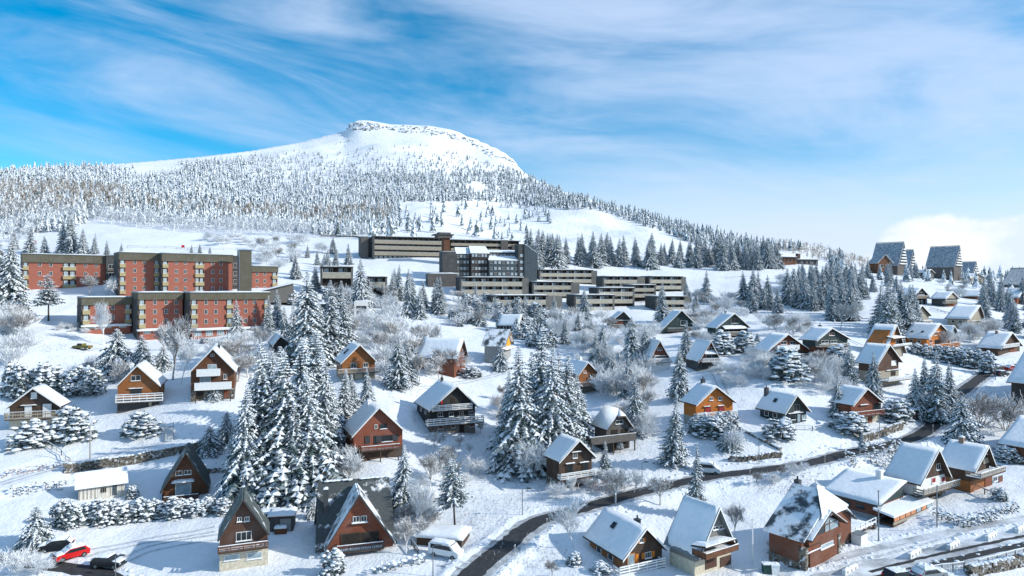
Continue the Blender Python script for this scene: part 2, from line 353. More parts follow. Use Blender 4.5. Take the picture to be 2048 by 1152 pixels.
# ---------------------------------------------------------------- roads: benched into the slope
def catmull(P, step=.8):
    Q = [P[0]]+list(P)+[P[-1]]; out = []
    for i in range(1, len(Q)-2):
        a, b, c, d = Q[i-1], Q[i], Q[i+1], Q[i+2]; n = max(2, int((c-b).length/step))
        for k in range(n): t = k/n; out.append(.5*((2*b)+(c-a)*t+(2*a-5*b+4*c-d)*t*t+(3*b-a-3*c+d)*t**3))
    return out+[P[-1]]
ROADS = {'road': ([(915,1200),(943,1152),(980,1117),(1012,1092),(1040,1068),(1074,1043),(1107,1031),(1154,1019),(1213,1003),(1272,987),(1330,973),(1426,953),(1520,941),(1610,927),(1665,914),(1699,905),(1796,886),(1838,871),(1869,850),(1893,818),(1918,790),(1949,764),(1978,745),(2006,735),(2060,727),(2120,722)], 4.8),
         'upper_road': ([(1580,1165),(1660,1140),(1794,1106),(1928,1074),(2048,1052),(2200,1025)], 6.2), 'lower_road': ([(1650,1170),(1768,1141),(1901,1109),(2048,1077),(2200,1047)], 5.4),
         'side_road': ([(-60,1108),(0,1118),(60,1126),(118,1133),(165,1142),(208,1153),(250,1170)], 3.2), 'lane': ([(-60,985),(0,968),(130,930),(240,906),(330,882),(420,868)], 4.5)}
PATHS = {}
def carve():
    global HH
    X = (PX[:, None]-CX)/F*DD[None, :]; Y = np.broadcast_to(DD[None, :], X.shape)
    for nm, (pp, w) in ROADS.items():
        P = catmull([at(*q) for q in pp]); z = np.array([p.z for p in P]); k = np.ones(25)/25; z = np.convolve(np.pad(z, 12, mode='edge'), k, 'valid'); A = np.array([(p.x, p.y) for p in P]); PATHS[nm] = [Vector((a[0], a[1], b)) for a, b in zip(A, z)]
        m = (X > A[:, 0].min()-9) & (X < A[:, 0].max()+9) & (Y > A[:, 1].min()-9) & (Y < A[:, 1].max()+9); I = np.nonzero(m)
        q = np.stack([X[I], Y[I]], -1); d = np.full(len(q), 1e9); j = np.zeros(len(q), int)
        for s0 in range(0, len(A), 60):
            dd = np.hypot(q[:, None, 0]-A[None, s0:s0+60, 0], q[:, None, 1]-A[None, s0:s0+60, 1]); b = dd.argmin(1); v = dd[np.arange(len(q)), b]; u = v < d; d[u] = v[u]; j[u] = b[u]+s0
        t = np.clip((d-w/2-.3)/2.6, 0, 1); t = t*t*(3-2*t); bank = .30*np.exp(-((d-w/2-1.0)/.6)**2)*(0 if nm == 'lane' else 1)
        HH[I] = HH[I]*t + (CZ-z[j]+.05)*(1-t) - bank
carve()
def ribbon(name, path, offs, mat, lift=.0, kind='structure', jag=0.):
    P = PATHS[path] if isinstance(path, str) else path; V = []; Fc = []; n = len(offs); r = random.Random(len(P))
    for i, p in enumerate(P):
        d = (P[min(i+1, len(P)-1)]-P[max(i-1, 0)]); d.z = 0; d.normalize(); s = Vector((d.y, -d.x, 0))
        for j, o in enumerate(offs): q = p+s*(o+(r.uniform(-jag, jag)*(.6+.4*math.sin(i*.35)) if j in (0, n-1) else 0)); V.append((q.x, q.y, p.z+lift))
    for i in range(len(P)-1):
        for j in range(n-1): a = i*n+j; Fc.append((a, a+1, a+n+1, a+n))
    return tag(obj(name, mesh(name, V, Fc, mat)), kind=kind)
terrain()
ribbon('road_verge', 'road', [-2.7, 0, 2.7], 'slush', -.02, jag=.5); ribbon('road', 'road', [-1.55, 0, 1.4], 'asphalt', .0, jag=.25)
ribbon('upper_road', 'upper_road', [-3., 0, 3.], 'asphalt_icy', .0, jag=.25); ribbon('upper_road_bare_strip', 'upper_road', [2.3, 2.9], 'asphalt', .02, jag=.15)
ribbon('lower_road', 'lower_road', [-2.6, 0, 2.6], 'asphalt_icy', .0, jag=.25); ribbon('lower_road_bare_strip', 'lower_road', [.7, 1.9], 'asphalt', .02, jag=.15)
ribbon('side_road', 'side_road', [-1.4, 0, 1.3], 'asphalt', .0, jag=.4)
# ---------------------------------------------------------------- vegetation prototypes (unit height)
def spruce_crown(seed, Rr=.2, N=25, droop=.55, snow=.8, bare=.05, pw=.9, fine=1.6):
    N = int(N*fine)
    r = random.Random(seed); mb = MB(); V, Fc, Mi = mb.v, mb.f, mb.m
    lean = (r.uniform(-.02, .02), r.uniform(-.02, .02))
    for k in range(N):
        f = k/(N-1); f = 1-(1-f)**1.22; z = bare+(.985-bare)*f; rad = Rr*((1-f)**pw)*r.uniform(.78, 1.15)+.030*(1-f*.55); nb = int((4.5+6.5*(1-f))*(fine**.6)); a0 = r.random()*6.28
        for j in range(nb):
            if r.random() < .08: continue
            a = a0+6.283*(j+r.uniform(-.3, .3))/nb; ln = rad*r.uniform(.62, 1.22); load = .3 if r.random() < .28 else min(1, snow+.14); d = Vector((math.cos(a), math.sin(a), 0)); s = Vector((-d.y, d.x, 0))
            seg = 6 if f < .6 else (4 if f < .85 else 3); dr = droop*r.uniform(.7, 1.3)*(1.0 if f < .8 else .4); base = Vector((lean[0]*z, lean[1]*z, z)); P = []
            for i in range(seg+1):
                t = i/seg; P.append(base + d*(ln*t) + Vector((0, 0, ln*(.16*t - dr*t*t + .12*dr*max(0, t-.75)*4))))
            for i in range(seg):
                t = (i+.6)/seg; w = ln*.22*(math.sin(math.pi*min(t*.92+.1, 1))**.6)+.004; c = (P[i]+P[i+1])/2
                e = [c + s*(g*w*r.uniform(.75, 1.2)) + d*(.25*w) - Vector((0, 0, w*r.uniform(.3, .8))) for g in (1, -1)]
                g2 = [P[i].lerp(P[i+1], .2) + s*(g*w*r.uniform(.45, .95)) - Vector((0, 0, w*r.uniform(.35, 1.))) for g in (1, -1)]
                o = len(V); V += [tuple(P[i]), tuple(P[i+1]), tuple(e[0]), tuple(e[1]), tuple(c-Vector((0, 0, w*.95))+s*r.uniform(-.4, .4)*w), tuple(g2[0]), tuple(g2[1]), tuple(c)]
                Fc += [(o+7, o+1, o+2), (o+1, o+7, o+3), (o, o+4, o+1), (o, o+7, o+5), (o+7, o, o+6)]; Mi += [0]*5
                if r.random() < load:
                    up = Vector((0, 0, .004+.03*w)); q = r.uniform(.45, .85); q2 = r.uniform(.3, .8); q3 = r.uniform(.3, .8); o = len(V)
                    V += [tuple(P[i]+up*.6), tuple(P[i+1]+up*.3+d*.004), tuple(c+(e[0]-c)*q+up*.5), tuple(c+(e[1]-c)*q+up*.5), tuple(c+Vector((0, 0, .006+.13*w))), tuple(P[i]+(g2[0]-P[i])*q2+up*.5), tuple(P[i]+(g2[1]-P[i])*q3+up*.5), tuple(P[i].lerp(P[i+1], .25)+up)]
                    Fc += [(o+7, o+2, o+4), (o+2, o+1, o+4), (o+1, o+3, o+4), (o+3, o+7, o+4), (o, o+5, o+7), (o+6, o, o+7)]; Mi += [1]*6
    return mesh('crown', V, Fc, ['needles', 'tree_snow'], Mi)
def trunk_mesh(r0=.016, h=.90, mat='bark'):
    mb = MB(); mb.beam((0, 0, -.03), (0, 0, h), r0, 6, .003); return mesh('trunk', mb.v, mb.f, mat)
TR = trunk_mesh()
SPR = [(spruce_crown(100+i, *p), TR) for i, p in enumerate([(.20,), (.23, 26, .6, .85), (.175, 24, .5, .75), (.25, 25, .7, .85, .03), (.20, 26, .5, .8), (.16, 24, .45, .7), (.21, 25, .6, .7, .10), (.24, 24, .65, .8)])]
SPB = [(spruce_crown(150+i, *p), TR) for i, p in enumerate([(.40, 22, .6, .9, .02, .8), (.46, 20, .65, .9, .02, .7)])]     # broad, heavy with snow
SCR = [(spruce_crown(170, .17, 15, .35, .6, .28, .6), TR), (spruce_crown(171, .20, 13, .3, .55, .38, .5), TR)]               # thin, scraggly
SHD = [(spruce_crown(180+i, *p), TR) for i, p in enumerate([(.2, 22, .5, .55), (.17, 20, .5, .5), (.22, 20, .55, .55)])]      # darker, less snow
def bare_tree(seed, levels=4, n0=7, spread=.55, multi=1, trunkh=.28, mat='twig_frost', r0=.016, tw=.0035):
    r = random.Random(seed); tr = MB(); cr = MB()
    def grow(p, d, ln, rad, lev):
        q = p; dd = d.copy(); nseg = 3 if lev < levels-1 else 2; pts = [p]
        for i in range(nseg):
            dd = (dd + Vector((r.uniform(-.2, .2), r.uniform(-.2, .2), r.uniform(-.05, .2)))).normalized(); q = q+dd*(ln/nseg); pts.append(q)
        for i in range(nseg):
            ra = rad*(1-.5*i/nseg); rb = rad*(1-.5*(i+1)/nseg); (tr if lev == 0 else cr).beam(pts[i], pts[i+1], max(ra, tw), 3 if lev else 5, max(rb, tw*.8))
        if lev == levels: return
        k = n0 if lev == 0 else r.randint(4, 6)
        for j in range(k):
            t = r.uniform(.35 if lev else .6, 1.); b = pts[min(int(t*nseg), nseg-1)].lerp(pts[min(int(t*nseg)+1, nseg)], t*nseg % 1)
            a = r.random()*6.283; u = dd.orthogonal().normalized(); w = dd.cross(u); sp = spread*r.uniform(.7, 1.5)
            nd = (dd + (u*math.cos(a)+w*math.sin(a))*sp*1.2 + Vector((0, 0, .10))).normalized()
            grow(b, nd, ln*r.uniform(.55, .85), rad*.5, lev+1)
    if multi == 1: grow(Vector((0, 0, -.02)), Vector((0, 0, 1)), trunkh, r0, 0)
    else:
        for i in range(multi):
            a = 6.283*i/multi+r.random(); grow(Vector((.02*math.cos(a), .02*math.sin(a), -.02)), Vector((.55*math.cos(a), .55*math.sin(a), 1)).normalized(), trunkh*r.uniform(.8, 1.2), r0*.6, 0)
    zs = max(v[2] for v in cr.v); sc = 1/zs
    for m in (tr, cr): m.v = [(x*sc, y*sc, z*sc) for x, y, z in m.v]
    return mesh('crown', cr.v, cr.f, mat), mesh('trunk', tr.v, tr.f, mat)
BARE = [bare_tree(1, mat='twig_bare', tw=.0026), bare_tree(2, spread=.5, mat='twig_bare', tw=.0026), bare_tree(3, spread=.62, trunkh=.24, mat='twig_bare', tw=.0026), bare_tree(4, spread=.45, trunkh=.32, mat='twig_frost', tw=.0028)]
BUSH = [bare_tree(11, 3, 5, .6, 9, .42), bare_tree(12, 3, 5, .7, 10, .38), bare_tree(13, 3, 6, .55, 11, .45)]
DARKB = [bare_tree(21, 3, 5, .6, 9, .4, 'twig_dark'), bare_tree(22, 4, 6, .5, 1, .28, 'twig_dark')]
BALL = [bare_tree(31, 4, 11, 1.15, 1, .5, tw=.006)]
def lump(mb, c, rx, ry, rz, r, mi, n=6):
    """uneven snow pillow"""
    o = len(mb.v); a0 = r.random()*6
    for ring, (q, zz) in enumerate(((1., -.25), (.78, .55))):
        for i in range(n):
            a = a0+6.283*(i+.5*ring)/n; g = q*r.uniform(.8, 1.2); mb.v.append((c[0]+rx*g*math.cos(a), c[1]+ry*g*math.sin(a), c[2]+rz*zz*r.uniform(.7, 1.2)))
    mb.v.append((c[0]+r.uniform(-.2, .2)*rx, c[1]+r.uniform(-.2, .2)*ry, c[2]+rz))
    for i in range(n):
        j = (i+1) % n; mb.f += [(o+i, o+j, o+n+i), (o+j, o+n+j, o+n+i), (o+n+i, o+n+j, o+2*n)]; mb.m += [mi]*3
def spikes(mb, c, s, r, mi, k=7, out=None):
    for i in range(k):
        d = Vector((r.uniform(-1, 1), r.uniform(-1, 1), r.uniform(-.9, .5)))
        if out is not None: d += out
        d.normalize(); w = d.orthogonal().normalized()*s*r.uniform(.25, .5); p = Vector(c); t = p+d*s*r.uniform(.8, 1.5); o = len(mb.v)
        mb.v += [tuple(p-w), tuple(p+w), tuple(t)]; mb.f.append((o, o+1, o+2)); mb.m.append(mi)
def shrub_mesh(seed, n=170, snow=.7, leaf='needles', sz=.13):
    """dome of unit height, half-width .5 .. drooping clumps with snow pillows"""
    r = random.Random(seed); mb = MB(); lobes = [(r.uniform(-.25, .25), r.uniform(-.25, .25), r.uniform(.7, 1.05), r.uniform(.28, .42)) for _ in range(5)]
    for i in range(n):
        lx, ly, lz, lr = r.choice(lobes); a = r.random()*6.283; e = math.asin(r.uniform(-.1, 1)); d = Vector((math.cos(a)*math.cos(e), math.sin(a)*math.cos(e), math.sin(e)))
        c = Vector((lx+d.x*lr, ly+d.y*lr, .12+max(0, d.z)*lz*.85+r.uniform(-.08, .05)))
        if c.z < .05: c.z = .05
        spikes(mb, c, sz*.9, r, 0, 7, d*.8)
        if r.random() < snow*(.45+.6*d.z+.15): s = sz*r.uniform(.55, 1.0); lump(mb, c+d*.02+Vector((0, 0, .02)), s, s, s*r.uniform(.35, .6), r, 1, 5)
    return mesh('foliage', mb.v, mb.f, [leaf, 'tree_snow'], mb.m)
SHR = [shrub_mesh(i, 190, .85) for i in range(4)]
def stem_mesh():
    mb = MB(); mb.beam((0, 0, -.1), (0, 0, .6), .04, 5, .01); return mesh('stem', mb.v, mb.f, 'bark')
STEM = stem_mesh()
def mini_frost(seed, multi=6):
    r = random.Random(seed); V = []; Fc = []
    def rib(p, q, w):
        d = (q-p).normalized(); u = (d.orthogonal().normalized()*math.cos(s:=r.random()*6.28)+d.cross(d.orthogonal().normalized())*math.sin(s))*w; o = len(V); V.extend([tuple(p-u), tuple(p+u), tuple(q+u*.6), tuple(q-u*.6)]); Fc.extend([(o, o+1, o+2), (o, o+2, o+3)])
    def grow(p, d, ln, lev):
        q = p+d*ln; rib(p, q, [.010, .007, .0055, .005][lev])
        if lev == 3: return
        for k in range(r.randint(4, 5)): b = p.lerp(q, r.uniform(.35, 1)); grow(b, (d+Vector((r.uniform(-.8, .8), r.uniform(-.8, .8), r.uniform(-.1, .5)))).normalized(), ln*r.uniform(.5, .8), lev+1)
    for i in range(multi): a = 6.283*i/multi+r.random(); grow(Vector((0, 0, -.02)), Vector((.6*math.cos(a), .6*math.sin(a), 1)).normalized(), .42, 0)
    V = np.array(V); V /= V[:, 2].max(); return V, np.array(Fc), np.zeros(len(Fc), int)
FROST = []
def place(name, cat, parts, loc, s, rz, label, group=None, sink=.15, sxy=1.):
    o = obj(name, None); o.empty_display_size = .5; o.location = (loc[0], loc[1], loc[2]-sink); o.scale = (s*sxy, s*sxy, s); o.rotation_euler = (0, 0, rz)
    tag(o, label, cat, group)
    if cat == 'tree': o.rotation_euler = (RT.gauss(0, .025), RT.gauss(0, .025), rz); o.scale = (s*sxy*RT.uniform(.9, 1.1), s*sxy*RT.uniform(.9, 1.1), s)
    for n, me in parts: obj(n, me, o)
    return o
RT = random.Random(5)
def conifer(px, py, top, label, group=None, kind=SPR, wide=1., d=None, name='spruce_tree'):
    p = at(px, py) if d is None else onray(px, d); s = max(1.5, (py-top)*p.y/F); c, t = RT.choice(kind); wide *= 1.12
    return place(name, 'tree', (('trunk', t), ('crown', c)), p, s, RT.random()*6.28, label, group, .1, wide*RT.uniform(.9, 1.12))
def leafless(px, py, top, label, group=None, kind=BARE, wide=1., name='bare_tree', cat='tree'):
    p = at(px, py); s = max(.8, (py-top)*p.y/F); c, t = RT.choice(kind)
    return place(name, cat, (('trunk', t), ('crown', c)), p, s, RT.random()*6.28, label, group, .1, wide*RT.uniform(.9, 1.1))
def shrub(px, py, top, halfw, label, group=None, name='snowy_shrub'):
    p = at(px, py); hgt = (py-top)*p.y/F*1.08; w = 2*halfw*p.y/F; o = place(name, 'shrub', (('stem', STEM), ('foliage', RT.choice(SHR))), p+Vector((0, w*.3, 0)), 1, RT.random()*6.28, label, group, .12)
    o.location.z = zat(o.location.x, o.location.y)-.15; o.scale = (w*.78, w*.78, hgt); return o
def hedge(pts, h, w, label, leaf='hedge_leaf', snow=.8, name='hedge', sz=.34, group=None, dens=1.):
    """clipped or loose hedge along photo pixels"""
    P = [at(*p) for p in pts]; r = random.Random(len(pts)*37+int(P[0].x*10)); mb = MB(); o0 = P[0]
    for a, b in zip(P, P[1:]):
        L = (b-a).length; n = max(3, int(L*dens*(2*h+w)/.32)); u = (b-a).normalized(); s = Vector((-u.y, u.x, 0)).normalized()
        for i in range(n):
            t = r.random(); q = a.lerp(b, t); k = r.random()*(2*h+w)
            if k < h: off, z, out = -w/2, k, -s
            elif k < h+w: off, z, out = k-h-w/2, h, Vector((0, 0, .7))
            else: off, z, out = w/2, k-h-w, s
            q = q+s*(off*r.uniform(.85, 1.1)); q.z = zat(q.x, q.y)+z*r.uniform(.85, 1.08)
            spikes(mb, q-o0, sz*.62, r, 0, 6, out*.6)
            if r.random() < (snow if z >= h*.9 else snow*.28): g = sz*r.uniform(.6, 1.15); lump(mb, q-o0+Vector((0, 0, .05)), g, g, g*.45, r, 1, 5)
    o = obj(name, None); o.location = o0; tag(o, label, 'hedge', group)
    obj('foliage', mesh('foliage', mb.v, mb.f, [leaf, 'tree_snow'], mb.m), o)
    for a, b in zip(P, P[1:]):
        for t in (.2, .6): q = a.lerp(b, t); q.z = zat(q.x, q.y); q = q-o0; MB().beam(q-Vector((0, 0, .2)), q+Vector((0, 0, h*.7)), .05).build('stem', 'bark', o)
    return o
# ---------------------------------------------------------------- far woods (too many to count)
def mini_tree(seed, tiers=5, n=6, rr=.2):
    r = random.Random(seed); V = []; Fc = []; Mi = []
    for k in range(tiers):
        f = k/tiers; z0 = .08+.86*f; ra = rr*(1-f)**.85*r.uniform(.85, 1.15)+.012; zt = min(1, z0+.34*(1-.5*f)); a0 = r.random()*6
        for i in range(n):
            a = a0+6.283*i/n; q = ra*r.uniform(.75, 1.25); w = 3.14/n*1.05; o = len(V); zl = z0-r.uniform(0, .04)
            V += [(0, 0, zt), (q*math.cos(a-w)*.8, q*math.sin(a-w)*.8, z0+.03), (q*math.cos(a), q*math.sin(a), zl), (q*math.cos(a+w)*.8, q*math.sin(a+w)*.8, z0+.03)]
            m = 1 if r.random() < .72 else 0
            Fc += [(o, o+1, o+2), (o, o+2, o+3)]; Mi += [m, m if r.random() < .75 else 0]
    return np.array(V), np.array(Fc), np.array(Mi)
def mini_bare(seed, n=26):
    r = random.Random(seed); V = [(-.012, 0, 0), (.012, 0, 0), (0, 0, .9)]; Fc = [(0, 1, 2)]
    for i in range(n):
        z = r.uniform(.15, .75); a = r.random()*6.28; ln = r.uniform(.15, .34)*(1.1-z*.5); d = Vector((math.cos(a)*.62, math.sin(a)*.62, r.uniform(.3, 1))).normalized(); w = Vector((-d.y, d.x, .3)).normalized()*.012; p = Vector((0, 0, z)); q = p+d*ln; o = len(V)
        V += [tuple(p-w), tuple(p+w), tuple(q+w), tuple(q-w)]; Fc += [(o, o+1, o+2), (o, o+2, o+3)]
        for s in range(2):
            e = q+Vector((r.uniform(-.1, .1), r.uniform(-.1, .1), r.uniform(0, .12))); o = len(V); V += [tuple(q-w), tuple(q+w), tuple(e)]; Fc += [(o, o+1, o+2)]
    return np.array(V), np.array(Fc), np.zeros(len(Fc), int)
def inpoly(x, y, poly):
    c = False; j = len(poly)-1
    for i in range(len(poly)):
        a, b = poly[i]; d, e = poly[j]
        if (b > y) != (e > y) and x < (d-a)*(y-b)/(e-b)+a: c = not c
        j = i
    return c
def scatter_mass(name, label, mats, protos, spots):
    vs = []; fs = []; ms = []; o = 0; r = random.Random(3)
    for p, s, sxy in spots:
        V, Fc, Mi = r.choice(protos); a = r.random()*6.28; c, sn = math.cos(a), math.sin(a)
        q = np.stack([(V[:, 0]*c-V[:, 1]*sn)*s*sxy+p[0], (V[:, 0]*sn+V[:, 1]*c)*s*sxy+p[1], V[:, 2]*s+p[2]-.1], -1)
        vs.append(q); fs.append(Fc+o); ms.append(Mi); o += len(V)
    me = mesh(name, np.concatenate(vs), np.concatenate(fs), mats, np.concatenate(ms)); return tag(obj(name, me), label, 'wood', kind='stuff')
def sample(poly, n, spacing, seed, density=None, dmin=300):
    r = random.Random(seed); xs = [a for a, b in poly]; ys = [b for a, b in poly]; out = []; cells = {}
    for _ in range(n*40):
        if len(out) >= n: break
        x = r.uniform(min(xs), max(xs)); y = r.uniform(min(ys), max(ys))
        if not inpoly(x, y, poly) or (density and r.random() > density(x, y)): continue
        p = at(x, y, dmin)
        k = (int(p.x//spacing), int(p.y//spacing))
        if any((q-p).length < spacing for i in (-1, 0, 1) for j in (-1, 0, 1) for q in cells.get((k[0]+i, k[1]+j), ())): continue
        cells.setdefault(k, []).append(p); out.append((x, y, p))
    return out
def far_woods():
    mt = [mini_tree(i, 5+i % 2, 6, .17+.02*(i % 4)) for i in range(8)]; ml = [mini_bare(i) for i in range(5)]
    r = random.Random(9)
    up = [(-40,344),(100,336),(180,333),(240,336),(300,336),(372,328),(420,322),(560,306),(640,290),(700,280),(780,288),(860,292),(900,300),(960,320),(1010,335),(1060,350),(1120,372),(1220,402),(1330,440),(1420,465),(1500,485),(1600,500),(1690,520),(1690,545),(1560,520),(1480,500),(1400,492),(1320,462),(1240,436),(1180,424),(1060,412),(960,402),(800,405),(800,455),(740,470),(660,472),(560,462),(420,450),(300,446),(200,433),(120,470),(-40,490)]
    clear = [[(225,348),(300,332),(372,330),(368,343),(300,350)], [(1000,418),(1200,422),(1240,440),(1390,490),(1300,500),(1050,470)], [(930,372),(960,368),(985,380),(950,388)], [(1525,500),(1655,505),(1665,552),(1530,550)]]
    def dens(x, y):
        if any(inpoly(x, y, c) for c in clear): return 0
        if y < 305 and 560 < x < 1000: return .05
        if y < 325 and 600 < x < 1000: return .16
        if y < 350 and 640 < x < 1000: return .42
        if x > 250 and x < 640 and y < 348-.075*x+8: return .28
        if y < 372 and 560 < x < 700: return .6
        return 1
    spots = [(p, r.uniform(5.5, 10)*(.75 if y < 345 and x > 520 else 1)*(1.15 if y > 400 else 1), r.uniform(.85, 1.2)) for x, y, p in sample(up, 5600, 3.7, 1, dens, 400)]
    sk = [(px, RT.uniform(0, 10)) for px in np.arange(0, 1000, 3.2)]
    md = [(a[0], a[1], (a[2]*(np.random.default_rng(i).random(len(a[2])) < .72)).astype(int)) for i, a in enumerate(mt)]
    dk = [q for q in spots if CX+F*q[0].x/q[0].y > 800+120*math.sin(q[0].y*.05)]; spots = [q for q in spots if not CX+F*q[0].x/q[0].y > 800+120*math.sin(q[0].y*.05)]
    scatter_mass('flank_forest', 'darker spruce forest on the right flank of the mountain', ['needles_far', 'tree_snow'], md, dk)
    scatter_mass('mountain_forest', 'dense snow-dusted spruce forest covering the mountain flank', ['needles_far', 'tree_snow'], mt, spots)
    lp = [(-40,372),(120,372),(230,385),(330,410),(470,420),(640,425),(760,418),(800,430),(760,452),(600,452),(430,440),(300,430),(180,425),(100,440),(-40,470)]
    scatter_mass('larch_wood', 'belt of rusty leafless larches along the foot of the mountain forest', ['larch'], ml, [(p, r.uniform(8, 13), r.uniform(1, 1.4)) for x, y, p in sample(lp, 520, 5, 2, lambda x, y: 1 if x < 240 else .5, 380)])
    wp = [(-40,425),(150,420),(230,432),(330,448),(520,458),(700,470),(740,470),(700,478),(520,472),(330,462),(170,440),(60,478),(-40,500)]
    scatter_mass('frosted_wood', 'fringe of white frosted leafless trees above the ski slope', ['twig_frost'], ml, [(p, r.uniform(7, 12), r.uniform(1.1, 1.6)) for x, y, p in sample(wp, 420, 4.5, 4, None, 350)])
    rp = [(1560,488),(1640,494),(1740,528),(1730,545),(1600,512),(1540,500)]
    scatter_mass('ridge_scrub', 'brown leafless scrub on the white ridge to the right', ['larch'], ml, [(p, r.uniform(4, 7), 1.4) for x, y, p in sample(rp, 220, 4, 5, None, 420)])
far_woods()
def cliffs():
    """broken rock band under the summit plateau"""
    r = random.Random(4); mb = MB()
    band = [(696,254,10),(716,250,14),(740,254,9),(780,258,7),(820,259,10),(860,262,12),(890,267,10),(915,277,8),(940,284,6),(965,297,8),(985,310,9),(1005,318,8),(1020,325,7)]
    bx = [a for a, b, c in band]; o0 = at(860, 262, 700)
    for i in range(420):
        px = r.uniform(694, 1028); y = np.interp(px, bx, [b for a, b, c in band])+r.uniform(-1, 1)*np.interp(px, bx, [c for a, b, c in band])*.75
        if r.random() > (.55 if px < 760 else .25)+.6*(hnoise(px, 0, 26, 8)+.4): continue
        p = at(px, y, 600)-o0; s = r.uniform(1.2, 4.2)*(1 if px < 760 else .75); w = r.uniform(1., 2.4); a = r.uniform(-.4, .4); V = []
        for zz, q in ((-.8, 1.1), (.25, 1.), (.62, .6)):
            for k in range(5): t = a+6.283*k/5; V.append((p.x+s*w*q*math.cos(t)*r.uniform(.8, 1.2), p.y+s*q*math.sin(t)*r.uniform(.8, 1.2), p.z+s*zz*r.uniform(.75, 1.25)))
        n = len(mb.v); mb.v += V; mb.f += [(n+i+5*k, n+(i+1) % 5+5*k, n+(i+1) % 5+5*k+5, n+i+5*k+5) for k in (0, 1) for i in range(5)] + [tuple(n+10+i for i in range(5))]; mb.m += [0]*11
    o = mb.build('cliff', 'rock'); o.location = o0; tag(o, kind='structure')
cliffs()
# ---------------------------------------------------------------- buildings
def Zc(x0, y0, f): return lambda p: (x0+p[0]/f, y0+p[1]/f)
ID = lambda p: p
cA=Zc(0,640,4.43); cB=Zc(0,880,4.235); cC=Zc(400,880,4.235); cD=Zc(400,640,4.43); cE=Zc(820,640,4.43); cG=Zc(1140,640,4.43); cH=Zc(1060,800,4.096); cI=Zc(1140,940,5.389)
cJ=Zc(1480,900,5.389); cK=Zc(1660,840,5.237); cL=Zc(1500,980,3.737); cM=Zc(1490,620,4.8); cN=Zc(1720,560,5.76); c0=Zc(0,440,3.657); c1=Zc(560,440,3.657); c2=Zc(1000,440,3.657); c3=Zc(1488,440,3.657)
class Frame:
    """vertical plane through C; local x runs along it, local y away from its outer side"""
    def __init__(s, C, th): s.C = C; s.th = R(th); s.t = Vector((math.cos(s.th), math.sin(s.th), 0)); s.b = Vector((-math.sin(s.th), math.cos(s.th), 0))
    def uv(s, px, py, y=0.):
        d = Vector(((px-CX)/F, 1, (CY-py)/F)); k = (s.b.dot(s.C)+y)/s.b.dot(d); P = Vector((0, 0, CZ))+d*k; q = P-s.C
        return s.t.dot(q), q.z
    def depth_to(s, px, u):
        k = (px-CX)/F; q = s.C+s.t*u; den = s.b.x-k*s.b.y
        return (k*q.y-q.x)/den if abs(den) > 1e-4 else 0
    def world(s, u, y, z=0): return s.C+s.t*u+s.b*y+Vector((0, 0, z))
def slab(mb, a, b, y0, y1, t, mi=0, nv=1, nu=1, rough=0., r=random, top_only=False):
    """sheet from a to b (points in x,z) running y0..y1, of thickness t measured along its normal"""
    a = Vector((a[0], 0, a[1])); b = Vector((b[0], 0, b[1])); d = (b-a).normalized(); n = Vector((-d.z, 0, d.x))
    if n.z < 0: n = -n
    o = len(mb.v); V = []
    for lay in (0, 1):
        for i in range(nu+1):
            for j in range(nv+1):
                p = a.lerp(b, i/nu); y = y0+(y1-y0)*j/nv
                if lay:
                    edge = i in (0, nu) or j in (0, nv); h = t*(1+rough*r.uniform(-.5, .5))*(.55 if edge and rough else 1)
                    p = p+n*h; 
                    if edge and rough:
                        if i == nu: p = p-d*t*.3*r.uniform(0, 1)
                        if j == 0: y += t*.25*r.random()
                        if j == nv: y -= t*.25*r.random()
                V.append((p.x, y, p.z))
    k = (nu+1)*(nv+1); ix = lambda l, i, j: l*k+i*(nv+1)+j; Fs = []
    for i in range(nu):
        for j in range(nv): Fs += [(ix(1, i, j), ix(1, i, j+1), ix(1, i+1, j+1), ix(1, i+1, j)), (ix(0, i, j), ix(0, i+1, j), ix(0, i+1, j+1), ix(0, i, j+1))]
    for j in range(nv):
        for i, fl in ((0, 0), (nu, 1)):
            q = (ix(0, i, j), ix(0, i, j+1), ix(1, i, j+1), ix(1, i, j)); Fs.append(q if not fl else q[::-1])
    for i in range(nu):
        for j, fl in ((0, 1), (nv, 0)):
            q = (ix(0, i, j), ix(0, i+1, j), ix(1, i+1, j), ix(1, i, j)); Fs.append(q if not fl else q[::-1])
    if b.x < a.x: Fs = [f[::-1] for f in Fs]
    mb.add(V, Fs, mi); return mb
def window(par, u0, u1, z0, z1, y=0., frame='paint_white', glass='glass_dark', shut=None, sill=True, cols=2, out=-1, axis='y', x=0.):
    """window let into a wall whose outer face is local y (facing -y)"""
    if u1 < u0: u0, u1 = u1, u0
    if z1 < z0: z0, z1 = z1, z0
    t = min(.065, .12*(u1-u0)); fm = MB()
    fm.box(u0, u1, y-.09, y+.03, z0, z0+t).box(u0, u1, y-.09, y+.03, z1-t, z1).box(u0, u0+t, y-.088, y+.03, z0+t, z1-t).box(u1-t, u1, y-.088, y+.03, z0+t, z1-t)
    for c in range(1, cols): m = u0+(u1-u0)*c/cols; fm.box(m-t*.4, m+t*.4, y-.084, y+.03, z0+t, z1-t)
    w = fm.build('window', frame, par)
    box('pane', glass, w, u0+t*.5, u1-t*.5, y-.068, y+.01, z0+t*.5, z1-t*.5)
    if sill: slab(MB(), (u0-.08, z0-.06), (u1+.08, z0-.06), y-.22, y-.02, .1, 0, 3, 3, .5, RT).build('sill_snow', 'snow', w)
    if shut:
        sw = (u1-u0)*.5
        for a, b in ((u0-sw-.04, u0-.04), (u1+.04, u1+sw+.04)): box('shutter', shut, w, a, b, y-.10, y-.03, z0, z1)
    return w
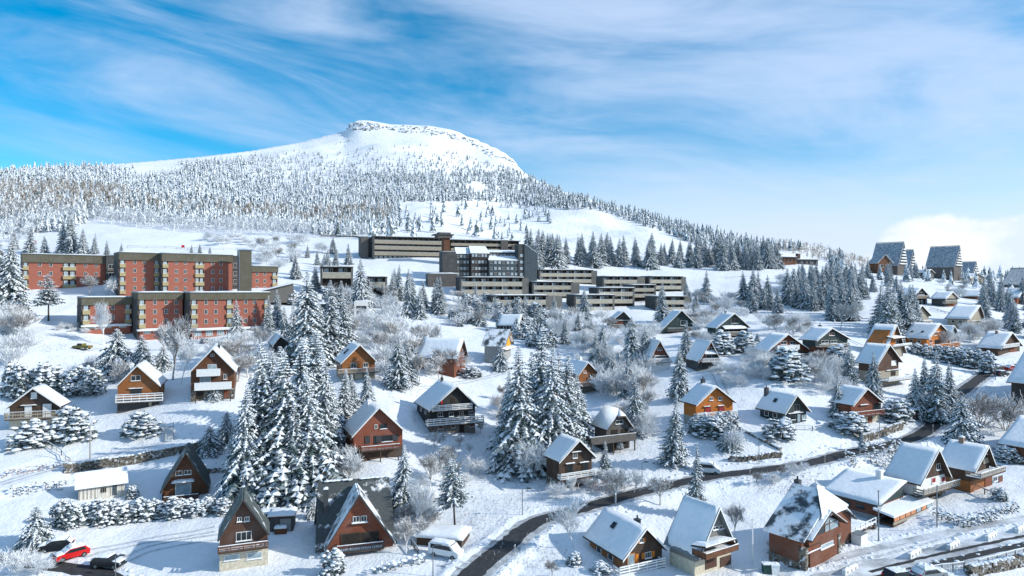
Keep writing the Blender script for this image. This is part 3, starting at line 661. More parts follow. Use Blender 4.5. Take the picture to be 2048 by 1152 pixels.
def balcony(par, u0, u1, z0, z1, y, dep, mat, style, side=True, snow=True, deck='wood_dark', posts=None):
    """deck at z0 in front of the wall at y, rail up to z1"""
    f = y-dep; d = box('balcony', deck, par, u0, u1, f, y-.002, z0-.16, z0)
    m = MB(); hh = z1-z0; n = max(2, int((u1-u0)/1.3))
    if style == 'solid': m.box(u0, u1, f-.05, f, z0-.1, z1)
    else:
        nb = 3 if style == 'rail' else 2
        for i in range(nb): zz = z0+.08+(hh-.08)*i/nb; m.box(u0, u1, f-.04, f, zz, zz+(hh/nb)*(.42 if style == 'rail' else .3))
        m.box(u0, u1, f-.06, f+.02, z1-.08, z1)
        for i in range(n+1): x = u0+(u1-u0)*i/n; m.box(x-.05, x+.05, f+.002, f+.09, z0-.1, z1+.02)
        if style == 'bars':
            k = int((u1-u0)/.28)
            for i in range(k): x = u0+(u1-u0)*(i+.5)/k; m.box(x-.025, x+.025, f-.03, f-.004, z0, z1-.08)
    if side:
        for x in (u0, u1-.05):
            if style == 'solid': m.box(x, x+.05, f+.002, y-.01, z0-.1, z1)
            else:
                for zz in (z0+.2, z0+.2+hh*.4): m.box(x, x+.05, f+.002, y-.01, zz, zz+hh*.22)
    m.build('railing', mat, d)
    if snow:
        s = MB(); slab(s, (u0, z1), (u1, z1), f-.09, f+.06, .12, 0, 1, 12, .6, RT); slab(s, (u0+.06, z0), (u1-.06, z0), f+.12, y-.05, .18, 0, 2, 6, .6, RT); s.build('snow_cover', 'snow', d)
    if posts is not None:
        for x in (u0+.2, (u0+u1)/2, u1-.2): MB().box(x-.09, x+.09, f+.12, f+.3, posts, z0-.16).build('post', deck, d)
    return d
def chimney(par, x, y, z0, z1, mat='chimney', w=.35, snow=True):
    c = MB().box(x-w, x+w, y-w, y+w, z0, z1).box(x-w*1.15, x+w*1.15, y-w*1.15, y+w*1.15, z1, z1+.12).build('chimney', mat, par)
    if snow: slab(MB(), (x-w*1.1, z1+.12), (x+w*1.1, z1+.12), y-w*1.1, y+w*1.1, .24, 0, 3, 3, .4, RT).build('snow_cap', 'snow', c)
    else: MB().beam((x, y, z1), (x, y, z1+.6), .12, 8).build('flue', 'metal_dark', c)
    return c
def clipped(mb, ua, za, ul, ur, ze, y0, y1, hip, sl, sr, t):
    '''roof whose front gable end is cut back to a half hip'''
    zc = za-hip; cl = ua-hip/sl; cr = ua+hip/sr; hb = y0+hip*1.05; up = Vector((0, 0, t*1.3))
    for P in ([(ua, hb, za), (ua, y1, za), (ul, y1, ze), (ul, y0, ze), (cl, y0, zc)], [(ua, y1, za), (ua, hb, za), (cr, y0, zc), (ur, y0, ze), (ur, y1, ze)], [(ua, hb, za), (cl-.12, y0-.25, zc-.25), (cr+.12, y0-.25, zc-.25)]):
        n = len(P); Q = [tuple(Vector(p)+up) for p in P]; mb.add(P+Q, [tuple(range(n))[::-1], tuple(range(n, 2*n))]+[(i, (i+1) % n, (i+1) % n+n, i+n) for i in range(n)])
def house(label, crop, apex, Le, Re, back, gy, th=25, wall='wood_brown', base=None, basem='render_grey', roof='snow', trim='wood_dark', feats=(), chim=(), ov=.9, so=.5, hip=0., name='chalet', cat='chalet', d=None, Lm=None, skyl=(), gable=None):
    ax, ay = crop(apex); gx, gyy = crop((apex[0], gy)); C = at(gx, gyy) if d is None else onray(gx, d); fr = Frame(C, th)
    ua, za = fr.uv(ax, ay, -ov); ul, zl = fr.uv(*crop(Le), -ov); ur, zr = fr.uv(*crop(Re), -ov); ze = max(.15, (zl+zr)/2)
    L = fr.depth_to(crop(back)[0], ua) if Lm is None else Lm; L = min(max(L, 5.), 14.)
    root = obj(name, None); root.location = C; root.rotation_euler = (0, 0, fr.th); tag(root, label, cat)
    sl = (za-ze)/(ua-ul); sr = (za-ze)/(ur-ua); th_ = .16
    # walls
    wl, wr = ul+so*min(1, 1/abs(sl)), ur-so*min(1, 1/abs(sr)); dz = th_*1.25+.03
    zL = ze+(wl-ul)*sl-dz; zR = ze+(ur-wr)*sr-dz; zb = None
    if base is not None: zb = fr.uv(gx, crop((0, base))[1], 0)[1]
    bot = -3.5 if zb is None else zb; y0, y1 = 0., L-ov
    topw = [(ua, za-dz*1.3)] if not hip else [(ua+(hip+.1)/sr, za-hip-dz*1.3-.1), (ua-(hip+.1)/sl, za-hip-dz*1.3-.1)]
    MB().prism([(wl, bot), (wr, bot), (wr, max(zR, bot+.1)), *topw, (wl, max(zL, bot+.1))], y0, y1).build('wall', wall, root)
    if gable is not None:      # boarded upper gable in another colour, a hand's breadth proud
        zg = fr.uv(gx, crop((0, gable[0]))[1], 0)[1]; a = ua-(za-zg)/sl+.25; b = ua+(za-zg)/sr-.25; lo = max(a, wl+.02); hi = min(b, wr-.02); zl_ = zg+(lo-a)*sl; zh_ = zg+(b-hi)*sr
        MB().prism([(lo, zg), (hi, zg), (hi, max(zg+.01, zh_)), (ua, za-dz*1.3-.1), (lo, max(zg+.01, zl_))], -.06, -.004).build('gable_boarding', gable[1], root)
    if zb is not None: MB().box(wl-.03, wr+.03, y0-.03, y1+.03, -3.5, zb).build('basement', basem, root)
    # roof
    rr = random.Random(hash(label) & 0xffff if False else len(label)*131+int(apex[0]))
    m = MB(); rdg = (ua, za-th_); 
    if not hip: slab(m, rdg, (ul, ze-th_), -ov, L, th_); slab(m, rdg, (ur, ze-th_), -ov, L, th_)
    else: clipped(m, ua, za-th_, ul, ur, ze-th_, -ov, L, hip, sl, sr, th_)
    rf = m.build('roof', trim if roof == 'snow' else roof, root)
    if roof == 'snow':
        s = MB(); tk = .16
        if hip: clipped(s, ua, za+.03, ul+.05, ur-.05, ze+.03, -ov+.04, L-.05, hip, sl, sr, tk)
        else: slab(s, (ua, za+.01), (ul+.04, ze+.012), -ov+.05, L-.05, tk, 0, 9, 6, .25, rr); slab(s, (ua, za+.01), (ur-.04, ze+.012), -ov+.05, L-.05, tk, 0, 9, 6, .25, rr)
        s.build('roof_snow', 'snow', rf, True)
    # pale barge boards on the front edge
    bb = MB(); w = .13
    for e, zz in () if hip else ((ul, ze), (ur, ze)):
        bb.add([(ua, -ov-.04, za+.05), (e, -ov-.04, zz+.05), (e, -ov-.04, zz-.22), (ua, -ov-.04, za-.26), (ua, -ov-.004, za+.05), (e, -ov-.004, zz+.05), (e, -ov-.004, zz-.22), (ua, -ov-.004, za-.26)], [(0,1,2,3),(7,6,5,4),(0,4,5,1),(3,2,6,7),(1,5,6,2)])
    if not hip: bb.build('barge_board', 'paint_white' if roof == 'snow' else trim, rf)
    for (cx_, cy_, hh, cm, *fy) in chim:
        px, py = crop((cx_, cy_)); frac = fy[0] if fy else .45; yy = L*frac; u, z = fr.uv(px, py, yy)
        k = sl if u < ua else sr; zr_ = za-abs(u-ua)*k; ww = .34 if hh < 3 else .25
        chimney(rf, u, yy, zr_-.6, max(zr_+.8, min(z, zr_+1.5)), cm, ww, cm != 'metal_dark')
    for (sx, sy, ws) in skyl:     # roof lights on the left slope
        px, py = crop((sx, sy)); best = None
        for i in range(60):
            yy = -ov+(L+ov)*i/59; u, z = fr.uv(px, py, yy); e = abs(z-(za-(ua-u)*sl))
            if ul < u < ua and (best is None or e < best[0]): best = (e, u, yy)
        if best:
            _, u, yy = best; n = Vector((-sl, 0, 1)).normalized(); dd = Vector((1, 0, sl)).normalized(); c = Vector((u, yy, za-(ua-u)*sl))+n*.26; m = MB()
            q = [c+dd*(i*ws*.5)+Vector((0, j*ws*.4, 0)) for i, j in ((-1, -1), (1, -1), (1, 1), (-1, 1))]; m.add([*q, *[p+n*.1 for p in q]], [(4, 7, 6, 5), (0, 4, 5, 1), (1, 5, 6, 2), (2, 6, 7, 3), (3, 7, 4, 0)]); m.build('roof_light', 'glass_dark', rf)
    for ft in feats: feature(ft, fr, root, crop, wl, L)
    if zL > 2.2 and L > 6.5 and zb is None or (zb is not None and zL-zb > 1.9 and L > 6.5):      # windows in the left side wall
        z1 = zL-.45; z0 = z1-1.0
        for yy in (L*.3, L*.62):
            w_ = MB().box(wl-.07, wl+.02, yy-.55, yy+.55, z0, z0+.09).box(wl-.07, wl+.02, yy-.55, yy+.55, z1-.09, z1).box(wl-.068, wl+.02, yy-.55, yy-.47, z0+.09, z1-.09).box(wl-.068, wl+.02, yy+.47, yy+.55, z0+.09, z1-.09).build('window', 'paint_white', root); box('pane', 'glass_dark', w_, wl-.04, wl+.01, yy-.5, yy+.5, z0+.05, z1-.05)
    return dict(root=root, fr=fr, wl=wl, wr=wr, za=za, ze=ze, L=L, ul=ul, ur=ur, ua=ua, rf=rf)
def feature(ft, fr, root, crop, wl=None, L=None):
    k = ft[0]; o = ft[-1] if isinstance(ft[-1], dict) else {}
    if k in 'wd':
        p, q = crop(ft[1:3]), crop(ft[3:5]); u0, z1 = fr.uv(*p, o.get('y', 0.)); u1, z0 = fr.uv(*q, o.get('y', 0.)); u0, u1 = min(u0, u1), max(u0, u1); zc = (z0+z1)/2; h = abs(fr.uv((p[0]+q[0])/2, p[1])[1]-fr.uv((p[0]+q[0])/2, q[1])[1])
        um = (fr.uv((p[0]+q[0])/2, p[1])[0]); zt = fr.uv((p[0]+q[0])/2, p[1])[1]; zb = zt-h
        yy = o.get('y', 0.)
        if k == 'w': return window(root, u0, u1, zb, zt, yy, o.get('f', 'paint_white'), o.get('g', 'glass_dark'), o.get('s'), o.get('sill', True), o.get('c', 2))
        m = o.get('m', 'glass_dark'); dd = MB().box(u0, u1, yy-.09, yy+.02, zb, zt).build(o.get('n', 'door'), m, root)
        fmn = MB().box(u0-.09, u0, yy-.11, yy+.02, zb, zt+.09).box(u1, u1+.09, yy-.11, yy+.02, zb, zt+.09).box(u0, u1, yy-.108, yy+.02, zt, zt+.09); fmn.build('door_frame', o.get('f', 'wood_dark'), dd)
        if u1-u0 > .7: MB().box(u1-.16, u1-.1, yy-.13, yy-.09, (zb+zt)/2-.1, (zb+zt)/2+.02).build('handle', 'metal_grey', dd)
        return dd
    if k == 'l':      # snow-topped lintel or shutter-box
        p, q = crop(ft[1:3]), crop(ft[3:5]); u0, z = fr.uv(*p, -.3); u1, _ = fr.uv(*q, -.3); zz = fr.uv((p[0]+q[0])/2, (p[1]+q[1])/2, -.3)[1]
        b = MB().box(u0, u1, -.35, -.004, zz-.12, zz-.02).build('canopy', o.get('m', 'wood_dark'), root); slab(MB(), (u0, zz-.02), (u1, zz-.02), -.36, -.02, .14, 0, 2, 6, .6, RT).build('snow_cover', 'snow', b); return b
    if k == 'b':      # balcony: x0, y_top, x1, y_floor
        dep = o.get('dep', 1.25); p, q = crop(ft[1:3]), crop(ft[3:5]); xm = (p[0]+q[0])/2; u0 = fr.uv(*p, -dep)[0]; u1 = fr.uv(*q, -dep)[0]; z1 = fr.uv(xm, p[1], -dep)[1]; z0 = fr.uv(xm, q[1], -dep)[1]
        return balcony(root, u0, u1, z0, max(z1, z0+.6), 0, dep, o.get('m', 'paint_white'), o.get('st', 'rail'), True, o.get('snow', True), o.get('deck', 'wood_dark'), -2.5 if o.get('posts') else None)
    if k == 'c':      # projecting canopy roof with snow: x0,y0,x1,y1 on its front edge, depth
        dep = o.get('dep', 2.); p, q = crop(ft[1:3]), crop(ft[3:5]); u0, _ = fr.uv(*p, -dep); u1, _ = fr.uv(*q, -dep); xm = (p[0]+q[0])/2; zt = fr.uv(xm, p[1], 0)[1]; zb = fr.uv(xm, q[1], -dep)[1]; m = MB()
        V = [(u0, -dep, zb-.12), (u1, -dep, zb-.12), (u1, -.01, zt-.12), (u0, -.01, zt-.12), (u0, -dep, zb), (u1, -dep, zb), (u1, -.01, zt), (u0, -.01, zt)]
        m.add(V, [(3,2,1,0),(4,5,6,7),(0,1,5,4),(1,2,6,5),(2,3,7,6),(3,0,4,7)]); b = m.build('porch_roof', o.get('m', 'wood_dark'), root); s = MB(); n = 7; Vs = []
        for i in range(n+1):
            for j in range(4): t = j/3; Vs.append((u0+(u1-u0)*i/n+(.1 if i == 0 else -.1 if i == n else 0)*.3, -dep*(1-t)-(.02 if j else -.05), zb+(zt-zb)*t+(.1 if j == 0 or i in (0, n) else .26)*RT.uniform(.8, 1.2)))
        s.add(Vs, [(i*4+j, (i+1)*4+j, (i+1)*4+j+1, i*4+j+1) for i in range(n) for j in range(3)]); 
        s.add([(u0, -dep, zb+.002), (u1, -dep, zb+.002), Vs[n*4], Vs[0]], [(0, 1, 2, 3)]); s.build('snow_cover', 'snow', b)
        if o.get('posts'):
            for x in (u0+.12, (u0+u1)/2, u1-.12): MB().box(x-.07, x+.07, -dep+.05, -dep+.19, -2, zb-.12).build('post', 'wood_dark', b)
        return b
def wallbox(root, name, mat, fr, x0, x1, yt, yb, dep, y0=0., crop=ID, ext=0.):
    """box whose front face fills the given photo rows and columns on the plane local y = y0"""
    (a, t), (b, q) = crop((x0, yt)), crop((x1, yb)); u0 = fr.uv(a, t, y0)[0]; u1 = fr.uv(b, t, y0)[0]; xm = (a+b)/2; zt = fr.uv(xm, t, y0)[1]; zb = fr.uv(xm, q, y0)[1]-ext
    o = MB().box(u0, u1, y0, y0+dep, zb, zt).build(name, mat, root); return u0, u1, zb, zt, o
def rootat(name, label, cat, C, th, group=None):
    r = obj(name, None); r.location = C; r.rotation_euler = (0, 0, R(th)); tag(r, label, cat, group); return r, Frame(C, th)
def flat_snow(par, u0, u1, y0, y1, z, t=.22): return slab(MB(), (u0, z), (u1, z), y0, y1, t, 0, 6, 8, .5, RT).build('roof_snow', 'snow', par, True)
# ---------------------------------------------------------------- chalets, left to right
W0 = dict(g='glass_dark'); WP = dict(g='glass_pale')
SIL = dict(sill=False)
house('black gabled chalet with white shutters and slatted balcony at the far left edge', cA, (290,600), (40,800), (540,755), (375,560), 950, 16, 'wood_dark', 868, 'render_beige',
      feats=[('w',275,640,328,695,{'g':'paint_white'}), ('l',182,750,322,762), ('d',220,760,285,855,{'m':'paint_white'}), ('d',380,742,458,855,{'m':'paint_white'}), ('b',38,810,545,876,{'st':'bars','m':'wood_weather','dep':1.5}), ('d',345,885,400,950,{'m':'render_beige'})])
house('honey-brown boarded chalet with white slatted balcony above a dark garage', cA, (1215,400), (1010,600), (1425,590), (1290,430), 790, 20, 'wood_honey', 700, 'wood_slate',
      chim=[(1170,390,2,'render_white',.5)], feats=[('w',1160,492,1245,538), ('l',1140,600,1265,612), ('d',1160,615,1252,660,{'m':'glass_dark'}), ('b',1022,655,1440,728,{'dep':1.6}), ('d',1060,730,1300,795,{'m':'metal_dark'}), ('d',1318,722,1345,790,{'m':'render_beige'})])
house('tall brown chalet with two white balconies and a dark chimney by the apartment car park', cA, (1885,250), (1665,495), (2095,440), (1965,290), 705, 20, 'wood_brown', 612, 'stone',
      chim=[(1940,230,3,'metal_dark',.5)], feats=[('w',1865,300,1900,322,SIL), ('w',1840,392,1920,435,WP), ('b',1740,437,1950,495,{'st':'solid','m':'paint_white'}), ('w',1770,500,1868,555,WP), ('w',1980,478,2012,525), ('b',1722,555,2050,615,{'st':'solid','m':'paint_white','posts':1}), ('d',1985,620,2030,690,{'m':'wood_red'}), ('d',1740,635,1800,700,{'m':'interior'})])
house('black chalet half hidden among tall spruces below the apartments', cD, (715,140), (640,215), (835,240), (600,130), 340, 24, 'wood_black', chim=[(705,100,3,'render_white',.5)], feats=[('l',690,280,770,290)])
house('honey chalet with dormer vent and pale balcony below a frosted thicket', cD, (1418,215), (1245,390), (1575,370), (1350,185), 525, 24, 'wood_honey', 470, 'wood_weather', skyl=[(1300,285,1.5)],
      feats=[('w',1335,380,1385,425), ('w',1445,378,1490,418), ('b',1225,430,1600,468,{'dep':1.6,'m':'wood_weather'}), ('d',1370,470,1440,520,{'m':'render_beige'})])
house('red-brown chalet of upright boards with black shutters beside the big spruce cluster', cD, (1590,770), (1345,1030), (1830,1000), (1490,745), 1225, 24, 'wood_redv', 1130, 'wood_dark', chim=[(1500,755,2,'render_white',.55)],
      feats=[('w',1545,925,1572,965,SIL), ('w',1595,920,1655,962,{'f':'metal_dark'}), ('d',1465,1030,1500,1095,{'m':'metal_dark'}), ('w',1540,1025,1580,1100,{'f':'metal_dark','sill':False}), ('w',1610,1020,1705,1075,{'f':'metal_dark','s':'metal_dark','c':3}), ('b',1430,1110,1770,1150,{'m':'wood_red','dep':1.5,'posts':1})])
house('small brown A-frame with bare dark tiles below the stone wall', cB, (1572,105), (1360,440), (1770,410), (1600,70), 490, 22, 'wood_brown', roof='roof_thin', trim='metal_dark', so=.2,
      feats=[('w',1485,260,1545,298,{'g':'wood_dark'}), ('w',1558,255,1620,290), ('c',1450,345,1645,362,{'dep':.9}), ('d',1490,370,1615,462,{'m':'glass_pale','f':'paint_white'}), ('b',1385,470,1680,505,{'dep':2.2,'st':'solid','m':'wood_dark'})], name='a_frame_chalet')
house('brown A-frame on a cream basement with stone corners and slatted balcony', cC, (365,500), (155,850), (585,800), (362,430), 1085, 21, 'wood_brownv', 945, 'render_beige', 'roof_thin', trim='metal_dark', so=.2, name='a_frame_chalet',
      feats=[('w',315,652,355,690), ('w',375,648,418,685), ('w',305,775,437,850,{'c':3}), ('b',153,880,575,935,{'m':'wood_brown','dep':1.3}), ('w',205,970,335,1015,{'c':1,'g':'glass_pale'}), ('w',398,950,525,1003,{'c':1,'g':'glass_pale'})])
def big_aframe():
    h = house('large red A-frame with half-bare slate cross roof and black railed terrace', cC, (1350,460), (1060,935), (1650,860), (1340,340), 945, 17, 'wood_red', None, roof='roof_patchy', trim='metal_dark', so=.2, name='a_frame_chalet',
        feats=[('w',1295,645,1350,695,W0), ('w',1362,640,1412,688,W0), ('l',1285,700,1425,706), ('d',1200,792,1350,888,{'m':'interior','n':'shutter_door'}), ('d',1365,782,1512,862,{'m':'interior','n':'shutter_door'}), ('b',1160,880,1552,940,{'st':'bars','m':'metal_dark','dep':1.5})])
    r, fr, za = h['root'], h['fr'], h['za']; u0, _ = fr.uv(*cC((1000,360)), 6.); u1, _ = fr.uv(*cC((1600,320)), 6.); zt = za+.25; yr = 6.0
    m = MB()   # rear roof with its ridge across the front gable
    for sgn in (-1, 1):
        e = yr+sgn*5.2; a = [(u0, yr, zt), (u1, yr, zt), (u1+.5, e, .4), (u0-.5, e, .4)]; b = [(x, y, z-.25) for x, y, z in a]
        m.add(a+b, [(0,1,2,3),(7,6,5,4),(0,4,5,1),(1,5,6,2),(2,6,7,3),(3,7,4,0)] if sgn < 0 else [(3,2,1,0),(4,5,6,7),(1,5,4,0),(2,6,5,1),(3,7,6,2),(0,4,7,3)])
    rr = m.build('rear_roof', 'roof_bare', r); chimney(rr, u0+1.0, yr-2.3, 2., zt-.6, 'metal_dark', .3, True)
    s = MB()
    for i in range(26): x = RT.uniform(u0, u1); lump(s, (x, yr+RT.uniform(-.25, .1), zt-.02), .45, .3, .12, RT, 0, 6)
    s.build('roof_snow', 'snow', rr)
    e = MB()
    for x in (u0+.5, u1-.5): e.add([(x, yr-4.7, -.5), (x, yr+4.7, -.5), (x, yr, zt-.6), (x+.12, yr-4.7, -.5), (x+.12, yr+4.7, -.5), (x+.12, yr, zt-.6)], [(0,2,1),(3,4,5),(0,3,5,2),(1,2,5,4)])
    e.build('side_gable', 'wood_brown', r)
big_aframe()
house('black three-storey chalet with two long white balconies over a stone base', cE, (418,580), (165,780), (610,800), (270,520), 1000, 23, 'wood_black', 905, 'plinth', chim=[(283,540,3,'metal_dark',.75)],
      feats=[('w',360,690,400,735,{'g':'interior','f':'wood_dark','sill':False}), ('d',276,710,286,750,{'m':'sign_red','n':'shutter'}), ('b',200,750,552,800,{'m':'paint_white'}), ('w',245,820,290,855,W0), ('w',345,815,385,855,W0), ('w',435,808,475,850,W0), ('w',520,805,560,838,W0), ('b',155,865,655,925,{'m':'paint_white','dep':1.5}), ('w',250,935,295,965,{'g':'wood_red','c':1}), ('w',365,930,400,955,{'g':'wood_red','c':1}), ('d',440,910,475,995,{'m':'interior'}), ('w',525,915,570,945,{'g':'wood_red','c':1})])
house('dark red chalet with a broad snow roof and brick chimney behind white trees', ID, (928,677), (914,718), (937,713), (849,676), 743, 74, 'wood_red', so=.35, chim=[(885,677,2,'chimney',.55)], feats=[('w',925,700,930,708,SIL)], Lm=10.5)
house('yellow-gabled chalet on grey walls with half-bare slate roof', ID, (1021,658), (1011,690), (1028,690), (976,658), 713, 74, 'render_grey', so=.35, roof='roof_patchy', gable=(690,'wood_yellow'), Lm=6.2, feats=[('w',1018,671,1020,680,SIL), ('c',1012,692,1034,697,{'dep':1.3})])
house('small snow-roofed chalet sunk in frosted spruces below the balconied blocks', ID, (1045,629), (1038,652), (1050,650), (1010,628), 662, 70, 'wood_black', Lm=7)
house('orange-brown chalet with a striped chimney behind the central spruces', cE, (1580,370), (1495,475), (1680,490), (1440,360), 640, 26, 'wood_honey', 590, 'plinth', chim=[(1510,335,2,'render_white',.55)], feats=[('w',1535,450,1562,470,{'g':'wood_red'}), ('d',1502,515,1530,550,{'m':'wood_orange'}), ('d',1570,510,1610,545,{'m':'wood_red'}), ('b',1500,548,1690,588,{'m':'wood_weather','dep':1.5})])
house('grey-brown chalet with clipped gable above a plank terrace on posts', cH, (750,85), (630,250), (850,230), (610,50), 405, 25, 'wood_grey', 345, 'wood_slate', hip=.9,
      feats=[('w',700,165,760,195,W0), ('d',670,245,715,290,{'m':'interior'}), ('d',750,240,795,285,{'m':'interior'}), ('b',500,288,870,345,{'m':'wood_grey','st':'solid','dep':1.8,'posts':1}), ('d',690,345,800,400,{'m':'interior'})])
house('dark brown chalet with rimed boards and white balcony beside the curving road', cH, (408,325), (240,525), (550,460), (265,270), 705, 27, 'wood_dark', 640, 'stone', feats=[('l',345,420,425,430), ('w',350,430,385,475,W0), ('l',295,515,370,525), ('l',410,505,485,515), ('d',300,530,350,595,{'m':'glass_dark'}), ('d',430,520,475,580,{'m':'glass_dark'}), ('b',255,590,530,640,{'m':'paint_white','dep':1.2}), ('d',305,645,400,702,{'m':'interior','n':'garage_door'})])
house('bright orange chalet with crimson shutters and white balcony on a grey base', cG, (1300,585), (1120,755), (1485,735), (1160,555), 930, 20, 'wood_orange', 850, 'render_grey', chim=[(1178,575,2,'metal_dark',.75)],
      feats=[('w',1235,682,1265,712), ('w',1313,680,1345,710), ('l',1190,762,1245,770), ('d',1197,768,1242,815,{'m':'paint_red'}), ('l',1312,755,1368,763), ('d',1318,762,1362,808,{'m':'paint_red'}), ('b',1130,815,1485,862,{'m':'paint_white','dep':1.3}), ('d',1245,868,1320,910,{'m':'glass_pale','f':'paint_white','n':'garage_door'})])
house('dark green-black chalet with a white window and fenced terrace above a round bush', cM, (505,812), (385,1000), (640,980), (215,765), 1085, 25, 'wood_green', chim=[(205,740,2,'metal_dark',.9)], skyl=[(297,878,.9)],
      feats=[('w',465,905,522,972,{'g':'glass_dark','f':'wood_weather'}), ('l',420,985,560,993), ('d',500,1000,528,1072,{'m':'glass_pale'}), ('w',395,1010,480,1055,{'g':'glass_dark','f':'metal_dark'}), ('w',545,1005,590,1050,WP)])
house('red chalet with an open lit balcony beside a flat-roofed shed', cM, (1180,750), (1040,920), (1340,890), (960,730), 1085, 25, 'wood_red', 1015, 'render_beige', feats=[('l',1110,905,1190,914), ('d',1232,900,1298,950,{'m':'glass_dark'}), ('b',1030,968,1340,1015,{'m':'wood_red','dep':1.4}), ('d',1180,1018,1215,1080,{'m':'wood_red'}), ('d',1080,1020,1175,1085,{'m':'render_beige','n':'garage_door'})])
house('wide red chalet with a white balcony on posts behind a rounded snowy bush', cM, (418,228), (215,378), (625,395), (360,205), 455, 22, 'wood_red', 395, 'wood_dark', feats=[('w',340,300,400,330,W0), ('w',430,300,485,330,W0), ('b',312,340,524,382,{'m':'paint_white','st':'solid'}), ('l',265,385,310,392), ('d',350,392,480,430,{'m':'interior'}), ('b',222,430,625,450,{'m':'wood_dark','dep':1.8})])
house('dark teal chalet with wide gable and red shutters below the frosted orchard', cM, (840,170), (690,282), (1025,292), (705,170), 445, 26, 'wood_green', 345, 'wood_red', chim=[(720,155,2,'metal_dark',.8)], feats=[('w',805,218,855,245,{'g':'wood_red'}), ('w',730,290,800,318,W0), ('w',820,290,880,318,W0), ('b',715,325,1000,350,{'m':'wood_weather'}), ('d',780,355,860,432,{'m':'wood_red'})])
house('steep snow-roofed chalet with glazed porch above the brown chalet', cM, (1462,140), (1330,430), (1555,425), (1240,130), 452, 38, 'wood_orange', 335, 'wood_weather', skyl=[(1270,268,.9)], feats=[('c',1425,245,1545,268,{'dep':1.8}), ('w',1445,285,1535,325,{'c':4}), ('b',1425,330,1600,345,{'m':'paint_white'})])
house('tall brown board chalet with a single shuttered window above a railed terrace', cM, (1395,330), (1275,512), (1520,515), (1170,310), 720, 33, 'wood_brownv', 575, 'wood_weather', feats=[('w',1402,485,1448,530,{'g':'paint_white','c':1}), ('l',1360,570,1505,578), ('d',1400,590,1440,630,{'m':'interior'}), ('b',1380,632,1640,672,{'m':'paint_white','dep':2.6})])
house('vivid orange chalet with twin roof lights and orange fenced terrace', cN, (930,500), (795,655), (1080,680), (615,490), 775, 36, 'wood_orange', None, skyl=[(602,600,.9),(722,605,.9)], feats=[('w',850,605,885,640,{'g':'wood_red'}), ('l',845,595,915,603), ('w',795,685,830,725,{'g':'wood_red','c':1}), ('d',862,690,908,735,{'m':'glass_dark'}), ('w',930,690,1000,715,W0), ('b',790,735,1155,780,{'m':'wood_orange','dep':2.2,'st':'bars'})])
house('narrow white-gabled chalet tucked behind the vivid orange one', cN, (1090,525), (1040,640), (1165,690), (965,512), 720, 36, 'render_white', trim='wood_green', feats=[('w',1048,610,1070,628), ('w',1080,610,1105,628), ('w',1045,675,1105,705)])
house('dark chalet with stacked pale balconies beside the dense spruce stand', cN, (715,85), (630,180), (795,170), (510,80), 280, 36, 'wood_black', feats=[('w',670,140,740,170), ('b',640,180,800,212,{'m':'wood_weather'}), ('d',655,230,680,275,{'m':'glass_pale'}), ('d',700,230,725,275,{'m':'glass_pale'}), ('d',745,228,770,272,{'m':'glass_pale'})], ov=.7)
house('low chalet with long blue-grey side wall and pale balcony on the upper slope', cN, (1072,135), (990,218), (1150,215), (880,130), 305, 36, 'wood_slate', gable=(212,'wood_weather'), feats=[('b',985,235,1120,270,{'m':'wood_weather'}), ('d',1010,275,1095,303,{'m':'wood_red'})], ov=.7)
house('weathered log-gabled chalet below the fenced snow lane', cN, (720,288), (615,415), (830,420), (590,283), 490, 36, 'wood_weather', feats=[('l',650,460,850,470), ('b',645,470,850,490,{'m':'wood_weather'})])
house('steep-roofed chalet with pale gable half hidden by spruces on the upper right', cN, (1390,290), (1265,470), (1440,420), (1100,285), 540, 40, 'wood_weather', feats=[('l',1280,465,1420,475)])
house('brown chalet with carved white balcony at the right edge', cN, (1760,600), (1625,785), (1885,770), (1470,585), 830, 36, 'wood_dark', chim=[(1575,590,2,'chimney',.5)], feats=[('b',1650,735,1840,775,{'m':'paint_white'}), ('d',1720,790,1800,825,{'m':'wood_red'})])
house('small snow-roofed chalet below the second pair of tower lodges', cN, (1412,112), (1372,190), (1440,185), (1215,110), 215, 45, 'wood_brown')
house('snow-roofed chalet at the far right below the last tower lodge', cN, (1900,90), (1830,205), (1960,200), (1715,83), 260, 40, 'wood_red')
house('dark chalet with steep snow roof cut by the right edge above the parked car', ID, (2108,705), (2072,764), (2150,760), (2066,700), 790, 34, 'wood_black')
house('dark red chalet with snow roof cut by the right edge above the hedge', ID, (2115,840), (2070,886), (2160,882), (2056,832), 908, 34, 'wood_brown')
house('white-walled A-frame with crimson shutters and a dark boarded gable', cK, (1148,305), (952,725), (1278,560), (815,245), 800, 31, 'render_white', 725, 'stone', gable=(575,'wood_dark'), chim=[(945,300,3,'metal_dark',.6)],
      feats=[('w',1110,455,1150,520,W0), ('w',1062,602,1102,658,{'g':'paint_red','c':1}), ('w',1162,592,1202,648,{'g':'paint_red','c':1}), ('b',985,672,1362,740,{'m':'wood_weather','dep':1.6}), ('d',1030,745,1130,800,{'m':'interior'})])
house('ochre-walled chalet behind a round pollard tree with snowy balcony', cK, (1668,270), (1520,545), (1745,490), (1270,195), 690, 33, 'wood_dark', 580, 'wood_honey', chim=[(1382,225,2,'chimney',.6)], feats=[('d',1600,390,1680,450,{'m':'wood_weather','n':'louvre'}), ('l',1640,352,1690,360), ('b',1580,520,1840,575,{'m':'wood_weather','dep':2.2}), ('w',1710,590,1748,640), ('d',1620,600,1690,690,{'m':'wood_red'}), ('d',1765,590,1800,670,{'m':'wood_red'})])
